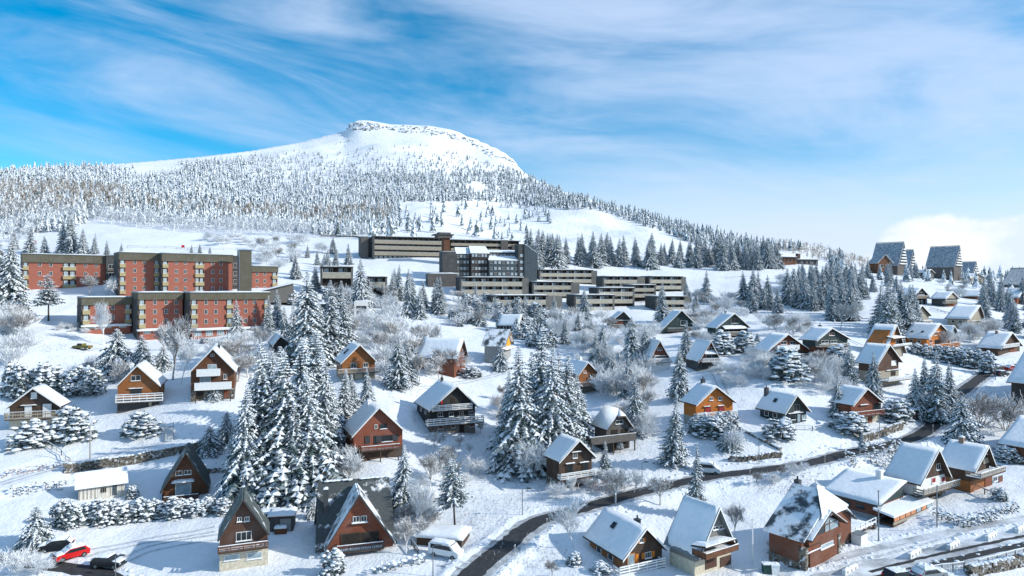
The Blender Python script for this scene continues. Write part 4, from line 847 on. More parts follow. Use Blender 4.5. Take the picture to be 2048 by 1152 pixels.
house('grey A-frame with snow-capped glazed porch over two garages', cI, (1620,400), (1395,935), (1800,850), (1280,250), 1060, 33, 'wood_greyv', 905, 'render_beige', chim=[(1410,330,3,'metal_dark',.6)], so=.25, name='a_frame_chalet', trim='metal_grey',
      feats=[('w',1535,605,1595,640,W0), ('w',1608,592,1668,628,W0), ('c',1465,715,1790,790,{'dep':2.4}), ('w',1470,800,1590,890,{'f':'wood_dark','c':3,'sill':False}), ('w',1600,780,1800,870,{'f':'wood_dark','c':5,'sill':False}), ('b',1465,850,1815,905,{'m':'wood_brown','st':'solid','dep':2.2}), ('d',1460,960,1570,1055,{'m':'wood_brownv','n':'garage_door'}), ('d',1620,935,1725,1030,{'m':'wood_brownv','n':'garage_door'})])
house('honey-walled chalet with orange shutters and one roof light in the foreground', cI, (830,622), (570,970), (1072,885), (385,395), 1190, 26, 'wood_honey', 1075, 'render_grey', gable=(1070,'wood_dark'), chim=[(725,500,2,'metal_dark',.55)], skyl=[(482,607,.9)], d=86.5,
      feats=[('w',745,735,785,780,{'s':'paint_orange'}), ('d',620,905,690,1015,{'m':'glass_pale','f':'paint_orange'}), ('d',702,900,738,1005,{'m':'paint_orange','n':'shutter'}), ('w',805,880,872,945,{'s':'paint_orange','c':3}), ('b',540,1000,1028,1100,{'m':'paint_white','dep':1.5,'posts':1})])
house('black gabled chalet with lit right roof slope below the long balconied block', c2, (905,665), (800,762), (985,738), (932,655), 790, 8, 'wood_black', feats=[('l',845,730,960,738), ('d',850,742,900,760,{'m':'wood_red'}), ('b',805,765,900,785,{'m':'wood_weather'})])
house('dark chalet with a long steep left roof behind two slim spruces', c2, (1330,658), (1190,792), (1465,795), (1300,655), 815, 14, 'wood_green', feats=[('w',1320,735,1370,770,W0), ('b',1230,790,1420,812,{'m':'wood_grey'})])
house('dark blue-black chalet with snow-covered canopy across its front', c2, (1718,680), (1580,785), (1835,792), (1655,678), 850, 20, 'wood_green', chim=[(1650,665,3,'metal_grey',.6)], feats=[('w',1690,720,1745,755,{'f':'wood_weather'}), ('c',1645,775,1810,795,{'dep':1.5}), ('d',1650,800,1800,830,{'m':'interior','n':'glazing'}), ('b',1580,818,1840,845,{'m':'wood_weather','dep':2.})])
house('small red A-frame with white garage base', c2, (1170,880), (1085,1040), (1260,1040), (1160,878), 1098, 12, 'wood_red', 1035, 'render_white', so=.2, name='a_frame_chalet', chim=[(1130,850,3,'metal_grey',.6)], Lm=7, feats=[('w',1150,935,1185,952), ('l',1130,990,1225,997), ('w',1140,1000,1210,1015,W0), ('b',1095,1012,1248,1042,{'m':'paint_white'}), ('w',1150,1055,1165,1062,SIL), ('w',1175,1055,1190,1062,SIL)])
house('small red-brown A-frame with dark garage base', c2, (1545,885), (1452,1040), (1622,1040), (1560,880), 1085, 12, 'wood_red', 1042, 'wood_slate', so=.2, name='a_frame_chalet', Lm=7, feats=[('w',1525,930,1570,952,W0), ('c',1500,960,1590,980,{'dep':.9}), ('w',1505,985,1590,1010,W0), ('b',1485,1012,1615,1040,{'m':'paint_white'}), ('d',1490,1048,1600,1085,{'m':'metal_dark','n':'garage_door'})])
# ---------------------------------------------------------------- shed, barn and the large lodge
def shed():
    C = at(*cB((665,512))); r, fr = rootat('shed', 'long pale board shed with thick snow roof below the stone wall', 'shed', C, 33)
    u1, _ = fr.uv(*cB((1055,430))); hw = fr.uv(*cB((665,405)))[1]; dep = 4.4; hr = hw+1.5
    MB().box(0, u1, 0, dep, -2, hw).build('wall', 'wood_pale', r)
    g = MB()
    for x in (0., u1-.1): g.add([(x, 0, hw), (x, dep, hw), (x, dep*.55, hr-.1), (x+.1, 0, hw), (x+.1, dep, hw), (x+.1, dep*.55, hr-.1)], [(0,2,1),(3,4,5),(0,3,5,2),(1,2,5,4)])
    g.build('gable', 'wood_red', r)
    f = MB(); yr = dep*.55
    for e in (-.6, dep+.5):
        a = [(-.5, yr, hr), (u1+.5, yr, hr), (u1+.5, e, hw-.15), (-.5, e, hw-.15)]; b = [(x, y, z+.32) for x, y, z in a]; q = [(3,2,1,0),(4,5,6,7),(0,1,5,4),(1,2,6,5),(2,3,7,6),(3,0,4,7)]
        f.add(a+b, q if e < 0 else q, 0)
    rf = MB().box(-.45, u1+.45, -.55, dep+.45, hw-.2, hw-.12).build('roof', 'wood_brown', r); f.build('roof_snow', 'snow', rf)
    window(r, u1*.47, u1*.60, hw*.35, hw*.75, 0, 'wood_weather', 'glass_dark', None, False, 3)
    d = MB().box(u1*.73, u1*.83, -.06, .02, .05, hw*.92).build('door', 'slate_blue', r); box('handle', 'metal_grey', d, u1*.81, u1*.82, -.1, -.06, 1, 1.1)
    for i in range(12):
        x = u1*(i+.3)/12
        if u1*.44 < x < u1*.63 or u1*.7 < x < u1*.86: continue
        box('batten', 'wood_weather', r, x-.04, x+.04, -.05, -.004, 0, hw-.22)
shed()
def barn():
    C = at(*cK((525,1062))); r, fr = rootat('lodge', 'long red lodge under one tilted snow roof with green gable and glazed porch', 'lodge', C, 36); ov = .5
    ul, zl = fr.uv(*cK((525,905)), -ov); ur, zr = fr.uv(*cK((815,645)), -ov); L = fr.depth_to(cK((330,505))[0], ur); L = min(max(L, 9), 16); 
    MB().prism([(ul+.5, -3), (ur-.3, -3), (ur-.3, zr-.45), (ul+.5, zl-.3)], 0, L-.5).build('wall', 'wood_red', r)
    MB().prism([(ul+.6, zl*.98), (ur-.32, zl*.98), (ur-.32, zr-.5), (ul+.6, zl+.02)], -.06, -.004).build('gable_boarding', 'wood_green', r)
    MB().box(ul+.46, ur-.26, -.03, L-.46, -3, max(.8, zl*.28)).build('basement', 'render_grey', r)
    rf = slab(MB(), (ul, zl-.2), (ur, zr-.2), -ov, L, .2).build('roof', 'slate', r); slab(MB(), (ul+.04, zl+.01), (ur-.04, zr+.01), -ov+.04, L-.05, .26, 0, 10, 8, .3, RT).build('roof_snow', 'snow', rf, True)
    chimney(rf, ur-1.2, L*.35, zr-1.5, zr+.9, 'render_white', .4)
    for i in range(5): w = MB().box(ul+.44, ul+.52, 2+i*2, 3.3+i*2, zl-1.3, zl-.55).build('window', 'glass_dark', r)
    p, q = cK((665,960)), cK((1062,920)); u0 = fr.uv(*p, -2.5)[0]; u1 = fr.uv(*q, -2.5)[0]; zf = fr.uv(*cK((800,1060)), -2.5)[1]; zt = fr.uv(*cK((860,938)), -2.5)[1]; pr = MB().box(u0+.9, u1, -2.4, -.01, -3, zf).build('porch', 'stone', r)
    box('porch_floor', 'wood_dark', pr, u0, u1, -2.6, -.02, zf, zf+.15); n = 7
    for i in range(n): a = u0+(u1-u0)*i/n; b = u0+(u1-u0)*(i+1)/n; window(pr, a+.03, b-.03, zf+.6, zt-.05, -2.5, 'wood_dark', 'curtain' if i in (0, 1, 2, 3, 5) else 'glass_pale', None, False, 1)
    box('parapet', 'wood_weather', pr, u0, u1, -2.52, -2.42, zf+.152, zf+.6); 
    s = MB(); V = [(u0-.4, -2.75, zt), (u1+.3, -2.75, zt), (u1+.3, .2, zt+.45), (u0-.4, .2, zt+.45)]; s.add(V+[(x, y, z+.3) for x, y, z in V], [(3,2,1,0),(4,5,6,7),(0,1,5,4),(1,2,6,5),(2,3,7,6),(3,0,4,7)]); s.build('roof_snow', 'snow', pr)
    st = MB()
    for i in range(9): st.box(u1-3.2+i*.33-.0, u1-2.85+i*.33, -3.6, -2.62, -1.0, zf-(9-i)*.28+.3)
    st.build('stair', 'stone', r); MB().beam((u1-3.3, -3.6, .9-.2), (u1-.2, -3.6, zf+.9), .07).build('handrail', 'snow', r)
    box('door', 'wood_red', r, u0+.1, u0+1.1, -.08, .02, .1, zf-.3)
barn()
def lodge():
    h = house('large red-brown lodge with half-bare slate roof, glazed gable and stone corners', cJ, (1010,462), (690,960), (1265,770), (690,350), 1100, 38, 'wood_russet', 1050, 'stone', roof='roof_patchy', trim='slate', d=None, name='lodge', cat='lodge', ov=.6, hip=2.2,
        chim=[(870,390,2,'render_white',.55),(620,370,2,'metal_dark',.95)], feats=[('w',715,992,862,1046,{'g':'wood_red','f':'wood_dark','c':1,'y':-.5}), ('w',866,968,1000,1012,{'g':'glass_pale','c':3,'y':-.5}), ('w',905,590,945,640,W0), ('w',965,580,1005,645,W0)])
    r, fr, za, ua, ul, ur = h['root'], h['fr'], h['za'], h['ua'], h['ul'], h['ur']; f = .5
    a0, _ = fr.uv(*cJ((770,890)), -f); a1, _ = fr.uv(*cJ((1070,880)), -f); zt = fr.uv(*cJ((985,665)), -f-.5)[1]; zb = fr.uv(*cJ((920,890)), -f)[1]; m = (a0+a1)/2+.3
    b = MB().prism([(a0, -2), (a1+.2, -2), (a1+.2, zb+.2), (m, zt-.3), (a0-.6, zb-.1)], -f, -.01).build('bay', 'wood_russet', r)
    MB().prism([(a0+.2, zb+.1), (m-.7, zb+.1), (m-.7, zt-1.25)], -f-.05, -f-.004).build('pane', 'glass_dark', b)
    MB().prism([(m-.5, zb+.1), (a1-.4, zb+.1), (a1-.4, zb+.9), (m+.1, zt-.75), (m-.5, zt-1.1)], -f-.05, -f-.004).build('pane', 'glass_pale', b)
    q = MB()
    for x in (m-.6, m+.55, a1-.3): q.box(x-.06, x+.06, -f-.09, -f-.052, zb+.1, zb+1.5)
    q.box(a0, a1, -f-.09, -f-.053, zb+.95, zb+1.05); q.build('glazing_bar', 'wood_brown', b)
    s = MB(); slab(s, (m, zt), (a0-1.1, zb-.1), -f-.7, 1.5, .16); slab(s, (m, zt), (a1+.9, zb+.3), -f-.7, 1.5, .16); g = s.build('bay_roof', 'wood_dark', b)
    s = MB(); slab(s, (m, zt+.17), (a0-1.05, zb+.07), -f-.65, 1.4, .22, 0, 3, 4, .4, RT); slab(s, (m, zt+.17), (a1+.85, zb+.47), -f-.65, 1.4, .22, 0, 3, 4, .4, RT); s.build('roof_snow', 'snow', g)
    for x in (h['wl']+.2, a1-.1): MB().box(x-.3, x+.3, -f-.1, .3, -2, zb-.9).build('stone_corner', 'stone', r)
    zc = za-2.2; cl = ua-2.2/((za-h['ze'])/(ua-ul)); cr = ua+2.2/((za-h['ze'])/(ur-ua)); P = [(ua-.1, 1.6, za+.3), (cl-.2, -.95, zc-.05), (cr+.2, -.95, zc-.05), (ua+.3, 1.6, za+.3)]; k = MB(); k.add(P+[(x, y, z+.2) for x, y, z in P], [(3,2,1,0),(4,5,6,7),(0,1,5,4),(1,2,6,5),(2,3,7,6),(3,0,4,7)]); k.build('hood_snow', 'snow', h['rf'])
    # terrace on stone piers to the right
    u0 = h['wr']+.1; u1 = fr.uv(*cJ((1480,830)), 0)[0]; zf = fr.uv(*cJ((1270,905)), 0)[1]; t = MB().box(u0, u1, .2, 5.5, zf-.2, zf).build('terrace', 'wood_dark', r); flat_snow(t, u0+.1, u1-.1, .4, 5.3, zf+.003)
    ra = MB().box(u0, u1, .15, .25, zf+.95, zf+1.05).box(u0, u1, .18, .22, zf+.35, zf+.6)
    for i in range(6): x = u0+(u1-u0)*i/5; ra.box(x-.06, x+.06, .14, .26, zf+.002, zf+.95)
    ra.build('railing', 'paint_white', t)
    for x in (u0+2.2, u1-.3): MB().box(x-.3, x+.3, .1, .7, -2, zf-.2).build('pier', 'stone', t)
lodge()
# ---------------------------------------------------------------- red brick apartment blocks
def brick_block(r, fr, crop, x0, x1, yt, yf, yb, dep, wins, bals, rows, rh, endw='wood_slate', ext=4., y0=0., fascia='wood_fascia'):
    u0, u1, zb, zt, w = wallbox(r, 'brick_wall', 'brick', fr, x0, x1, yf, yb, dep, y0, crop, ext)
    a = MB().box(u0-.15, u1+.1, y0-.55, y0+dep, zt+.002, fr.uv(*crop(((x0+x1)/2, yt)), y0-.5)[1]).build('fascia', fascia, r); z2 = fr.uv(*crop(((x0+x1)/2, yt)), y0-.5)[1]
    k = box('roof', 'metal_grey', a, u0-.3, u1+.2, y0-.8, y0+dep+.2, z2, z2+.22); flat_snow(k, u0-.1, u1, y0-.4, y0+dep, z2+.223, .25)
    box('end_cladding', endw, r, u0-.22, u0-.004, y0-.2, y0+dep+.1, zb, zt-.004)
    xm = (x0+x1)/2; zr = lambda y: fr.uv(*crop((xm, y)), y0)[1]; hh = zr(0)-zr(rh)
    for x in wins:
        u = fr.uv(*crop((x, rows[0])), y0)[0]
        for y in rows: z = zr(y); window(r, u-.48, u+.48, z-.72, z+.72, y0, 'paint_white', 'glass_dark', None, False, 2)
    for (a0, a1) in bals:
        ua = fr.uv(*crop((a0, rows[0])), y0)[0]; ub = fr.uv(*crop((a1, rows[0])), y0)[0]
        for y in rows:
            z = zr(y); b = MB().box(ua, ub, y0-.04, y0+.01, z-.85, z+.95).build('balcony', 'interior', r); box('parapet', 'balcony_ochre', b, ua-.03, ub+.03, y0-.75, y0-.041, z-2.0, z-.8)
            box('rail', 'paint_white', b, ua-.03, ub+.03, y0-.78, y0-.62, z-.66, z-.58); n = 2 if ub-ua > 2.2 else 1
            for i in range(n): p = ua+(ub-ua)*(i+.15)/n; window(b, p, p+(ub-ua)*.6/n, z-.8, z+.8, y0-.05, 'paint_white', 'glass_pale', None, False, 2)
    return u0, u1, zb, zt
def apartments():
    TH = 38
    def seg(name, label, x0, x1, yt, yf, yb, D, wins, bals, rows, rh, dep=11, dy=0.):
        C = onray(c0((x0, 0))[0], D); C.z = CZ-(c0((0, yb))[1]-CY)*D/F; r, fr = rootat(name, label, 'apartment block', C, TH, None); brick_block(r, fr, c0, x0, x1, yt, yf, yb, dep, wins, bals, rows, rh); return r, fr
    seg('apartment_block', 'three-storey red brick block at the far left of the upper row', 165, 782, 256, 315, 515, 238, [290,372,625,705], [(168,208),(460,555)], [328,393,460], 66)
    seg('apartment_block', 'narrow four-storey red brick block in the middle of the upper row', 872, 1166, 241, 295, 527, 236, [985,1056], [(875,916),(1127,1166)], [308,370,435,498], 63)
    seg('apartment_block', 'wide four-storey red brick block beside the grey stair tower', 1186, 1700, 251, 306, 525, 240, [1290,1356,1556,1616], [(1188,1228),(1426,1490)], [313,378,440,503], 63)
    def link(label, x0, x1, yt, yb, D, rows):
        C = onray(c0((x0, 0))[0], D); C.z = CZ-(c0((0, yb))[1]-CY)*D/F; r, fr = rootat('link_block', label, 'link building', C, TH)
        u0, u1, zb, zt, w = wallbox(r, 'wall', 'wood_slate', fr, x0, x1, yt, yb, 7, 0., c0, 4.); box('roof', 'metal_grey', r, u0-.1, u1+.1, -.3, 7.2, zt+.002, zt+.22)
        for y in rows: z = fr.uv(*c0(((x0+x1)/2, y)))[1]; window(r, u0+.8, u1-.8, z-.8, z+.8, 0, 'paint_white', 'glass_dark', None, False, 3); box('parapet', 'wood_grey', r, u0+.3, u1-.3, -.4, -.1, z-1.7, z-.82)
    link('dark recessed link between the left and middle blocks of the upper row', 776, 880, 262, 520, 252, [340,400]); link('dark recessed link between the left and middle blocks of the lower row', 950, 1020, 560, 790, 215, [640,710]); link('dark recessed link left of the wide lower brick block', 1325, 1400, 545, 800, 216, [620,690]); link('dark recessed link beside the grey stair tower', 1690, 1760, 265, 520, 256, [330,390,450])
    C = onray(c0((1755, 0))[0], 246); C.z = CZ-(c0((0, 520))[1]-CY)*246/F; r, fr = rootat('stair_tower', 'windowless grey slatted stair tower rising above the brick row', 'tower', C, 30)
    u0, u1, zb, zt, o = wallbox(r, 'cladding', 'wood_fascia', fr, 1755, 1840, 225, 520, 5, 0, c0, 4); box('side_cladding', 'metal_grey', r, u0-.25, u0-.004, .05, 4.9, zb, zt-.02); k = box('roof', 'slate', r, u0-.3, u1+.15, -.15, 5.1, zt+.002, zt+.2)
    seg('apartment_block', 'low red brick block right of the grey stair tower', 1842, 2030, 340, 381, 515, 262, [1880,1936], [(1990,2026)], [392,447,500], 54, 8)
    def low(label, x0, x1, yt, yf, yb, D, wins, bals, rows, gf, aw):
        r, fr = seg('apartment_block', label, x0, x1, yt, yf, yb, D, wins, bals, rows, 68)
        a, b, zb, zt, o = wallbox(r, 'ground_floor', 'brick', fr, x0+12, x1-8, yb, gf, .5, -.6, c0, 2.5)
        p = fr.uv(*c0((x0-6, aw)), -1.8)[0]; q = fr.uv(*c0((x1+2, aw)), -1.8)[0]; z = fr.uv(*c0(((x0+x1)/2, aw)), -1.8)[1]; m = box('awning', 'paint_white', r, p, q, -1.9, -.01, z-.35, z); flat_snow(m, p, q, -1.95, -.05, z+.003, .3)
        n = max(3, int((b-a)/3.2))
        for i in range(n): u = a+(b-a)*(i+.5)/n; window(r, u-1.0, u+1.0, zb+2.5+.9, zt-.5, -.6, 'paint_white', 'glass_pale', None, False, 3)
        return r, fr
    low('red brick block with dark wrapped end at the left of the lower row', 600, 960, 568, 622, 765, 203, [735,825], [(604,656),(912,958)], [640,713], 812, 770)
    low('narrow red brick block in the middle of the lower row behind bare birches', 1012, 1335, 533, 582, 795, 204, [1133,1215,1290], [(1015,1062)], [602,670,740], 850, 800)
    r, fr = low('wide red brick block with white ground-floor doors at the right of the lower row', 1392, 1972, 533, 582, 790, 207, [1507,1580,1797,1861], [(1396,1442),(1655,1702),(1930,1970)], [600,668,738], 860, 792)
apartments()
# ---------------------------------------------------------------- timber balconied blocks
def timber_block(label, x0, x1, yt, yb, D, th=14, dep=9, n=None, rows=2, endr=None, group=None):
    C = onray(x0, D); C.z = CZ-(yb-CY)*D/F; r, fr = rootat('terrace_block', label, 'apartment block', C, th, group)
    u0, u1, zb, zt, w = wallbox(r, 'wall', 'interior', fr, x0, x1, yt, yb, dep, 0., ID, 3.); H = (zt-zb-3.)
    k = box('roof', 'wood_slate', r, u0-.9, u1+.9, -1.7, dep+.3, zt+.002, zt+.35); flat_snow(k, u0-.7, u1+.7, -1.5, dep, zt+.353, .3)
    box('end_wall', 'wood_slate', r, u0-.8, u0-.004, -1.4, dep, zb, zt); box('end_wall', 'wood_end', r, u1+.004, u1+(.8 if endr is None else endr), -1.4, dep, zb, zt)
    st = H/rows; n = n or max(2, int((u1-u0)/4.2))
    for k in range(rows):
        z = zb+3.+st*k; b = MB().box(u0, u1, -1.35, -1.25, z-.15, z+st*.52).build('balcony', 'wood_panel', r); box('deck', 'wood_dark', b, u0, u1, -1.24, -.01, z-.1, z+.05)
        s = MB(); slab(s, (u0, z+st*.521), (u1, z+st*.521), -1.4, -1.2, .1, 0, 1, 8, .6, RT); s.build('snow_cover', 'snow', b)
        for i in range(n):
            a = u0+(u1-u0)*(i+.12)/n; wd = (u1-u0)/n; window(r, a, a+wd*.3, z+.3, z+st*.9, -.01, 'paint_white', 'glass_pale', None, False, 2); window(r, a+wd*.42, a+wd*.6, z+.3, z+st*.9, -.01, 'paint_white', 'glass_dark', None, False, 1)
            box('partition', 'paint_white' if i % 2 == 0 else 'wood_dark', r, a-wd*.1-.08, a-wd*.1+.08, -1.2, -.012, z+st*.53, z+st*.92)
    return r
TB = 'low timber-balconied terrace block'
timber_block('timber-balconied block directly in front of the dark central hotel', 922, 1043, 556, 588, 293, endr=3)
timber_block('timber-balconied block just right of the one before the central hotel', 1066, 1140, 565, 592, 300, endr=4)
timber_block('lowest and longest timber-balconied block, furthest left of the bottom row', 985, 1090, 592, 626, 275, endr=7)
timber_block('timber-balconied block at the middle of the bottom row, right of a small spruce', 1150, 1223, 591, 622, 285)
timber_block('timber-balconied block stepped above the middle of the bottom row', 1196, 1263, 577, 606, 293)
timber_block('small timber-balconied block wedged behind the stepped one', 1262, 1306, 571, 594, 306, dep=7)
timber_block('topmost timber-balconied block against the snowy lane', 1079, 1181, 541, 565, 331, endr=3)
timber_block('half-sunk timber-balconied block right of the topmost one', 1206, 1272, 554, 579, 323, dep=7, endr=4)
timber_block('timber-balconied block at the right end of the upper row', 1298, 1360, 554, 578, 330, endr=2.5)
timber_block('timber-balconied block at the right end of the bottom row behind a slim spruce', 1312, 1366, 594, 622, 287, endr=2.5)
timber_block('small timber block showing one balcony among spruces left of the hotel', 645, 702, 535, 556, 265, 14, 7, rows=1)
timber_block('timber block fragment with tall concrete foot behind a spruce', 738, 770, 555, 575, 270, 14, 7, rows=1)
# ---------------------------------------------------------------- hotel complex
def hotel():
    C = onray(750, 352); C.z = CZ-(522-CY)*352/F; r, fr = rootat('hotel', 'long weathered timber hotel with four bands of balconies', 'hotel', C, 20)
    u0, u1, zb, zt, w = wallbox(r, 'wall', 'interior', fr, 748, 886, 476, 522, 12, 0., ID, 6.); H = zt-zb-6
    k = box('roof', 'wood_slate', r, u0-.5, u1+.5, -2., 12.4, zt+.002, zt+.5); flat_snow(k, u0, u1, -1.8, 12, zt+.503, .3); st = H/4
    for i in range(4):
        z = zb+6+st*i
        if i:
            b = MB().box(u0, u1, -1.8, -1.65, z-.35, z+st*.5).build('balcony', 'wood_weather', r); box('deck', 'wood_dark', b, u0, u1, -1.64, -.01, z-.2, z)
            slab(MB(), (u0, z+st*.501), (u1, z+st*.501), -1.85, -1.6, .12, 0, 1, 10, .6, RT).build('snow_cover', 'snow', b)
            for j in range(13): x = u0+(u1-u0)*j/13; box('partition', 'wood_grey', r, x, x+.15, -1.6, -.01, z+st*.5, z+st)
        n = 15 if i == 0 else 13
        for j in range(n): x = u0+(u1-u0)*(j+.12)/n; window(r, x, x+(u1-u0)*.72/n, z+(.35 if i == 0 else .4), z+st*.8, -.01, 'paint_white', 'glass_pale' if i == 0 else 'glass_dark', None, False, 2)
    box('end_wall', 'wood_slate', r, u0-1., u0-.004, -1.9, 12, zb, zt+.1)
    a = fr.uv(722, 500, 3)[0]; box('west_wing', 'wood_grey', r, a, u0-2.6, 2, 13, zb, zt+.4); box('wing_link', 'wood_slate', r, u0-2.6, u0-1.004, 4, 12, zb, zt-.6)
    C = onray(893, 345); C.z = CZ-(523-CY)*345/F; t, fr = rootat('stair_tower', 'red-brown hotel stair tower with lookout cap', 'tower', C, 20)
    u0, u1, zb, zt, w = wallbox(t, 'shaft', 'wood_brown', fr, 888, 900, 476, 523, 5, 0., ID, 5.); c = box('lookout', 'wood_grey', t, u0-3.4, u1+1., -1, 6, zt+.002, zt+1.4); box('cap', 'wood_slate', c, u0-5., u1+1.8, -1.5, 6.5, zt+1.402, zt+1.9); box('upper_lookout', 'wood_grey', c, u0-2.6, u1+.4, 0, 5, zt+1.902, zt+2.8); flat_snow(c, u0-2.6, u1+.4, 0, 5, zt+2.803)
    C = onray(902, 372); C.z = CZ-(505-CY)*372/F; w_, fr = rootat('hotel_wing', 'rear hotel wing with long timber balconies seen over the central roofs', 'hotel', C, 16)
    u0, u1, zb, zt, w = wallbox(w_, 'wall', 'interior', fr, 901, 1038, 482, 512, 11, 0., ID, 10.); k = box('roof', 'wood_slate', w_, u0-.5, u1+.5, -1.6, 11.3, zt+.002, zt+.45); flat_snow(k, u0, u1, -1.4, 11, zt+.453)
    for i in range(3):
        z = zt-2.8*(i+1); b = MB().box(u0, u1, -1.5, -1.38, z-.2, z+1.3).build('balcony', 'wood_weather', w_); box('deck', 'wood_dark', b, u0, u1, -1.37, -.01, z-.2, z)
        for j in range(11): x = u0+(u1-u0)*(j+.2)/11; window(w_, x, x+1.6, z+.4, z+2.3, -.01, 'wood_weather', 'glass_dark', None, False, 2)
    for x0, x1, y in ((1002,1016,480),(1024,1037,490)):
        a = fr.uv(x0, 500, -2)[0]; b = fr.uv(x1, 500, -2)[0]; box('stair_shaft', 'wood_grey', w_, a, b, -2.2, 5, zb, fr.uv(x0, y, -2)[1])
hotel()
def central():
    D = 315; C = onray(915, D); C.z = CZ-(555-CY)*D/F; r, fr = rootat('hotel_hall', 'dark angular hotel hall with stepped snow roofs and rows of small white windows', 'hotel', C, 17)
    def vol(x0, x1, yt, yb, y0, dep, mat, rows=(), n=6, roofh=0., nm='wing'):
        u0, u1, zb, zt, w = wallbox(r, nm, mat, fr, x0, x1, yt, yb, dep, y0, ID, 4.)
        if roofh:
            V = [(u0-.3, y0-.3, zt+.02), (u1+.3, y0-.3, zt+.02), (u1+.1, y0+dep*.7, zt+roofh), (u0+.6, y0+dep*.7, zt+roofh)]; m = MB(); m.add(V+[(x, y, z+.3) for x, y, z in V], [(3,2,1,0),(4,5,6,7),(0,1,5,4),(1,2,6,5),(2,3,7,6),(3,0,4,7)]); m.build('roof_snow', 'snow', w)
            MB().add([(u0, y0+dep*.7-.1, zt), (u1, y0+dep*.7-.1, zt), (u1, y0+dep*.7-.1, zt+roofh), (u0+.6, y0+dep*.7-.1, zt+roofh)], [(0,1,2,3)]).build('roof_back', 'wood_slate', w)
        else: flat_snow(w, u0, u1, y0, y0+dep, zt+.003)
        for y in rows:
            z = fr.uv((x0+x1)/2, y, y0)[1]; box('window_band', 'glass_dark', w, u0+.3, u1-.3, y0-.03, y0-.004, z-.55, z+.55)
            for j in range(n):
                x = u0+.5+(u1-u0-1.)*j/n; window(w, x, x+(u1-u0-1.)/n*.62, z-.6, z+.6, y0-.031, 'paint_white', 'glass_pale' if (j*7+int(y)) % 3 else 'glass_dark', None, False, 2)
        return u0, u1, zb, zt, w
    vol(885, 912, 503, 553, -2, 8, 'wood_slate', (), 0)
    vol(912, 942, 508, 553, 2.5, 8, 'wood_slate', (513,524,537,548), 4, 3.2)
    vol(942, 978, 507, 553, 0, 10, 'wood_black', (511,524,537,549), 5, 3.6)
    vol(978, 1040, 521, 554, -2, 8, 'slate_blue', (525,537,548), 7, 2.2)
    vol(978, 1036, 505, 522, 5, 8, 'wood_slate', (511,), 8, 1.2)
    u0, u1, zb, zt, w = wallbox(r, 'tower', 'wood_slate', fr, 1037, 1049, 488, 560, 6, -2.5, ID, 4)
    for y in (511,524,537,549): z = fr.uv(1043, y, -2.5)[1]; window(w, u0+.8, u1-.8, z-.6, z+.6, -2.501, 'paint_white', 'glass_pale', None, False, 2)
    # tall slate tower with one steep glazed roof
    a = fr.uv(1049, 500, -3)[0]; b = fr.uv(1074, 500, -3)[0]; zt1 = fr.uv(1049, 488, -3)[1]; zt2 = fr.uv(1074, 506, -3)[1]; zb = -6
    tw = MB().prism([(a, zb), (b, zb), (b, zt2), (a, zt1)], -3, 5).build('slant_tower', 'slate_blue', r); slab(MB(), (a, zt1+.01), (b, zt2+.01), -3.1, 5.1, .2, 0, 3, 6, .4, RT).build('roof_snow', 'snow', tw); slab(MB(), (a+.8, zt1-.33), (b-2.5, zt2+1.3), -3.12, -1.6, .27).build('roof_glass', 'glass_pale', tw)
    box('base_wing', 'wood_grey', r, fr.uv(856, 550, -9)[0], fr.uv(915, 550, -9)[0], -9, -3, -8, fr.uv(880, 547, -9)[1]); flat_snow(r, fr.uv(856, 550, -9)[0], fr.uv(915, 550, -9)[0], -9, -3, fr.uv(880, 547, -9)[1]+.003, .4)
central()
def white_hall():
    C = at(680, 640); C = onray(620, 232); C.z = CZ-(640-CY)*232/F; r, fr = rootat('hall', 'low white modern hall with flat snow roof among tall spruces', 'hall', C, 12)
    u0, u1, zb, zt, w = wallbox(r, 'wall', 'slate_blue', fr, 618, 712, 608, 640, 14, 1.5, ID, 3); flat_snow(w, u0-.5, u1+.3, .6, 16, zt+.003, .5)
    for j in range(6): x = u0+(u1-u0)*(j+.2)/6; window(r, x, x+(u1-u0)*.1, zb+3.8, zt-1.2, 1.5, 'paint_white', 'glass_dark', None, False, 2)
    u0, u1, zb, zt, w = wallbox(r, 'white_cube', 'render_white', fr, 708, 736, 603, 642, 10, -1.5, ID, 3); flat_snow(w, u0, u1, -1.5, 8.5, zt+.003, .3); q = fr.uv(713, 612, -1.5); p = fr.uv(733, 627, -1.5); window(w, q[0], p[0], p[1], q[1], -1.501, 'metal_dark', 'glass_dark', None, False, 5)
    C = onray(520, 238); C.z = CZ-(594-CY)*238/F; r, fr = rootat('pavilion', 'grey timber pavilion with tilted snow roof beside the brick blocks', 'pavilion', C, 20)
    a = fr.uv(520, 588)[0]; b = fr.uv(587, 572)[0]; z0 = fr.uv(520, 583)[1]; z1 = fr.uv(587, 566)[1]; w = MB().prism([(a, -2), (b, -2), (b, z1), (a, z0)], 0, 8).build('wall', 'wood_end', r); slab(MB(), (a-1, z0-.2), (b+.6, z1+.05), -1, 8.6, .45, 0, 4, 5, .3, RT).build('roof_snow', 'snow', w)
white_hall()
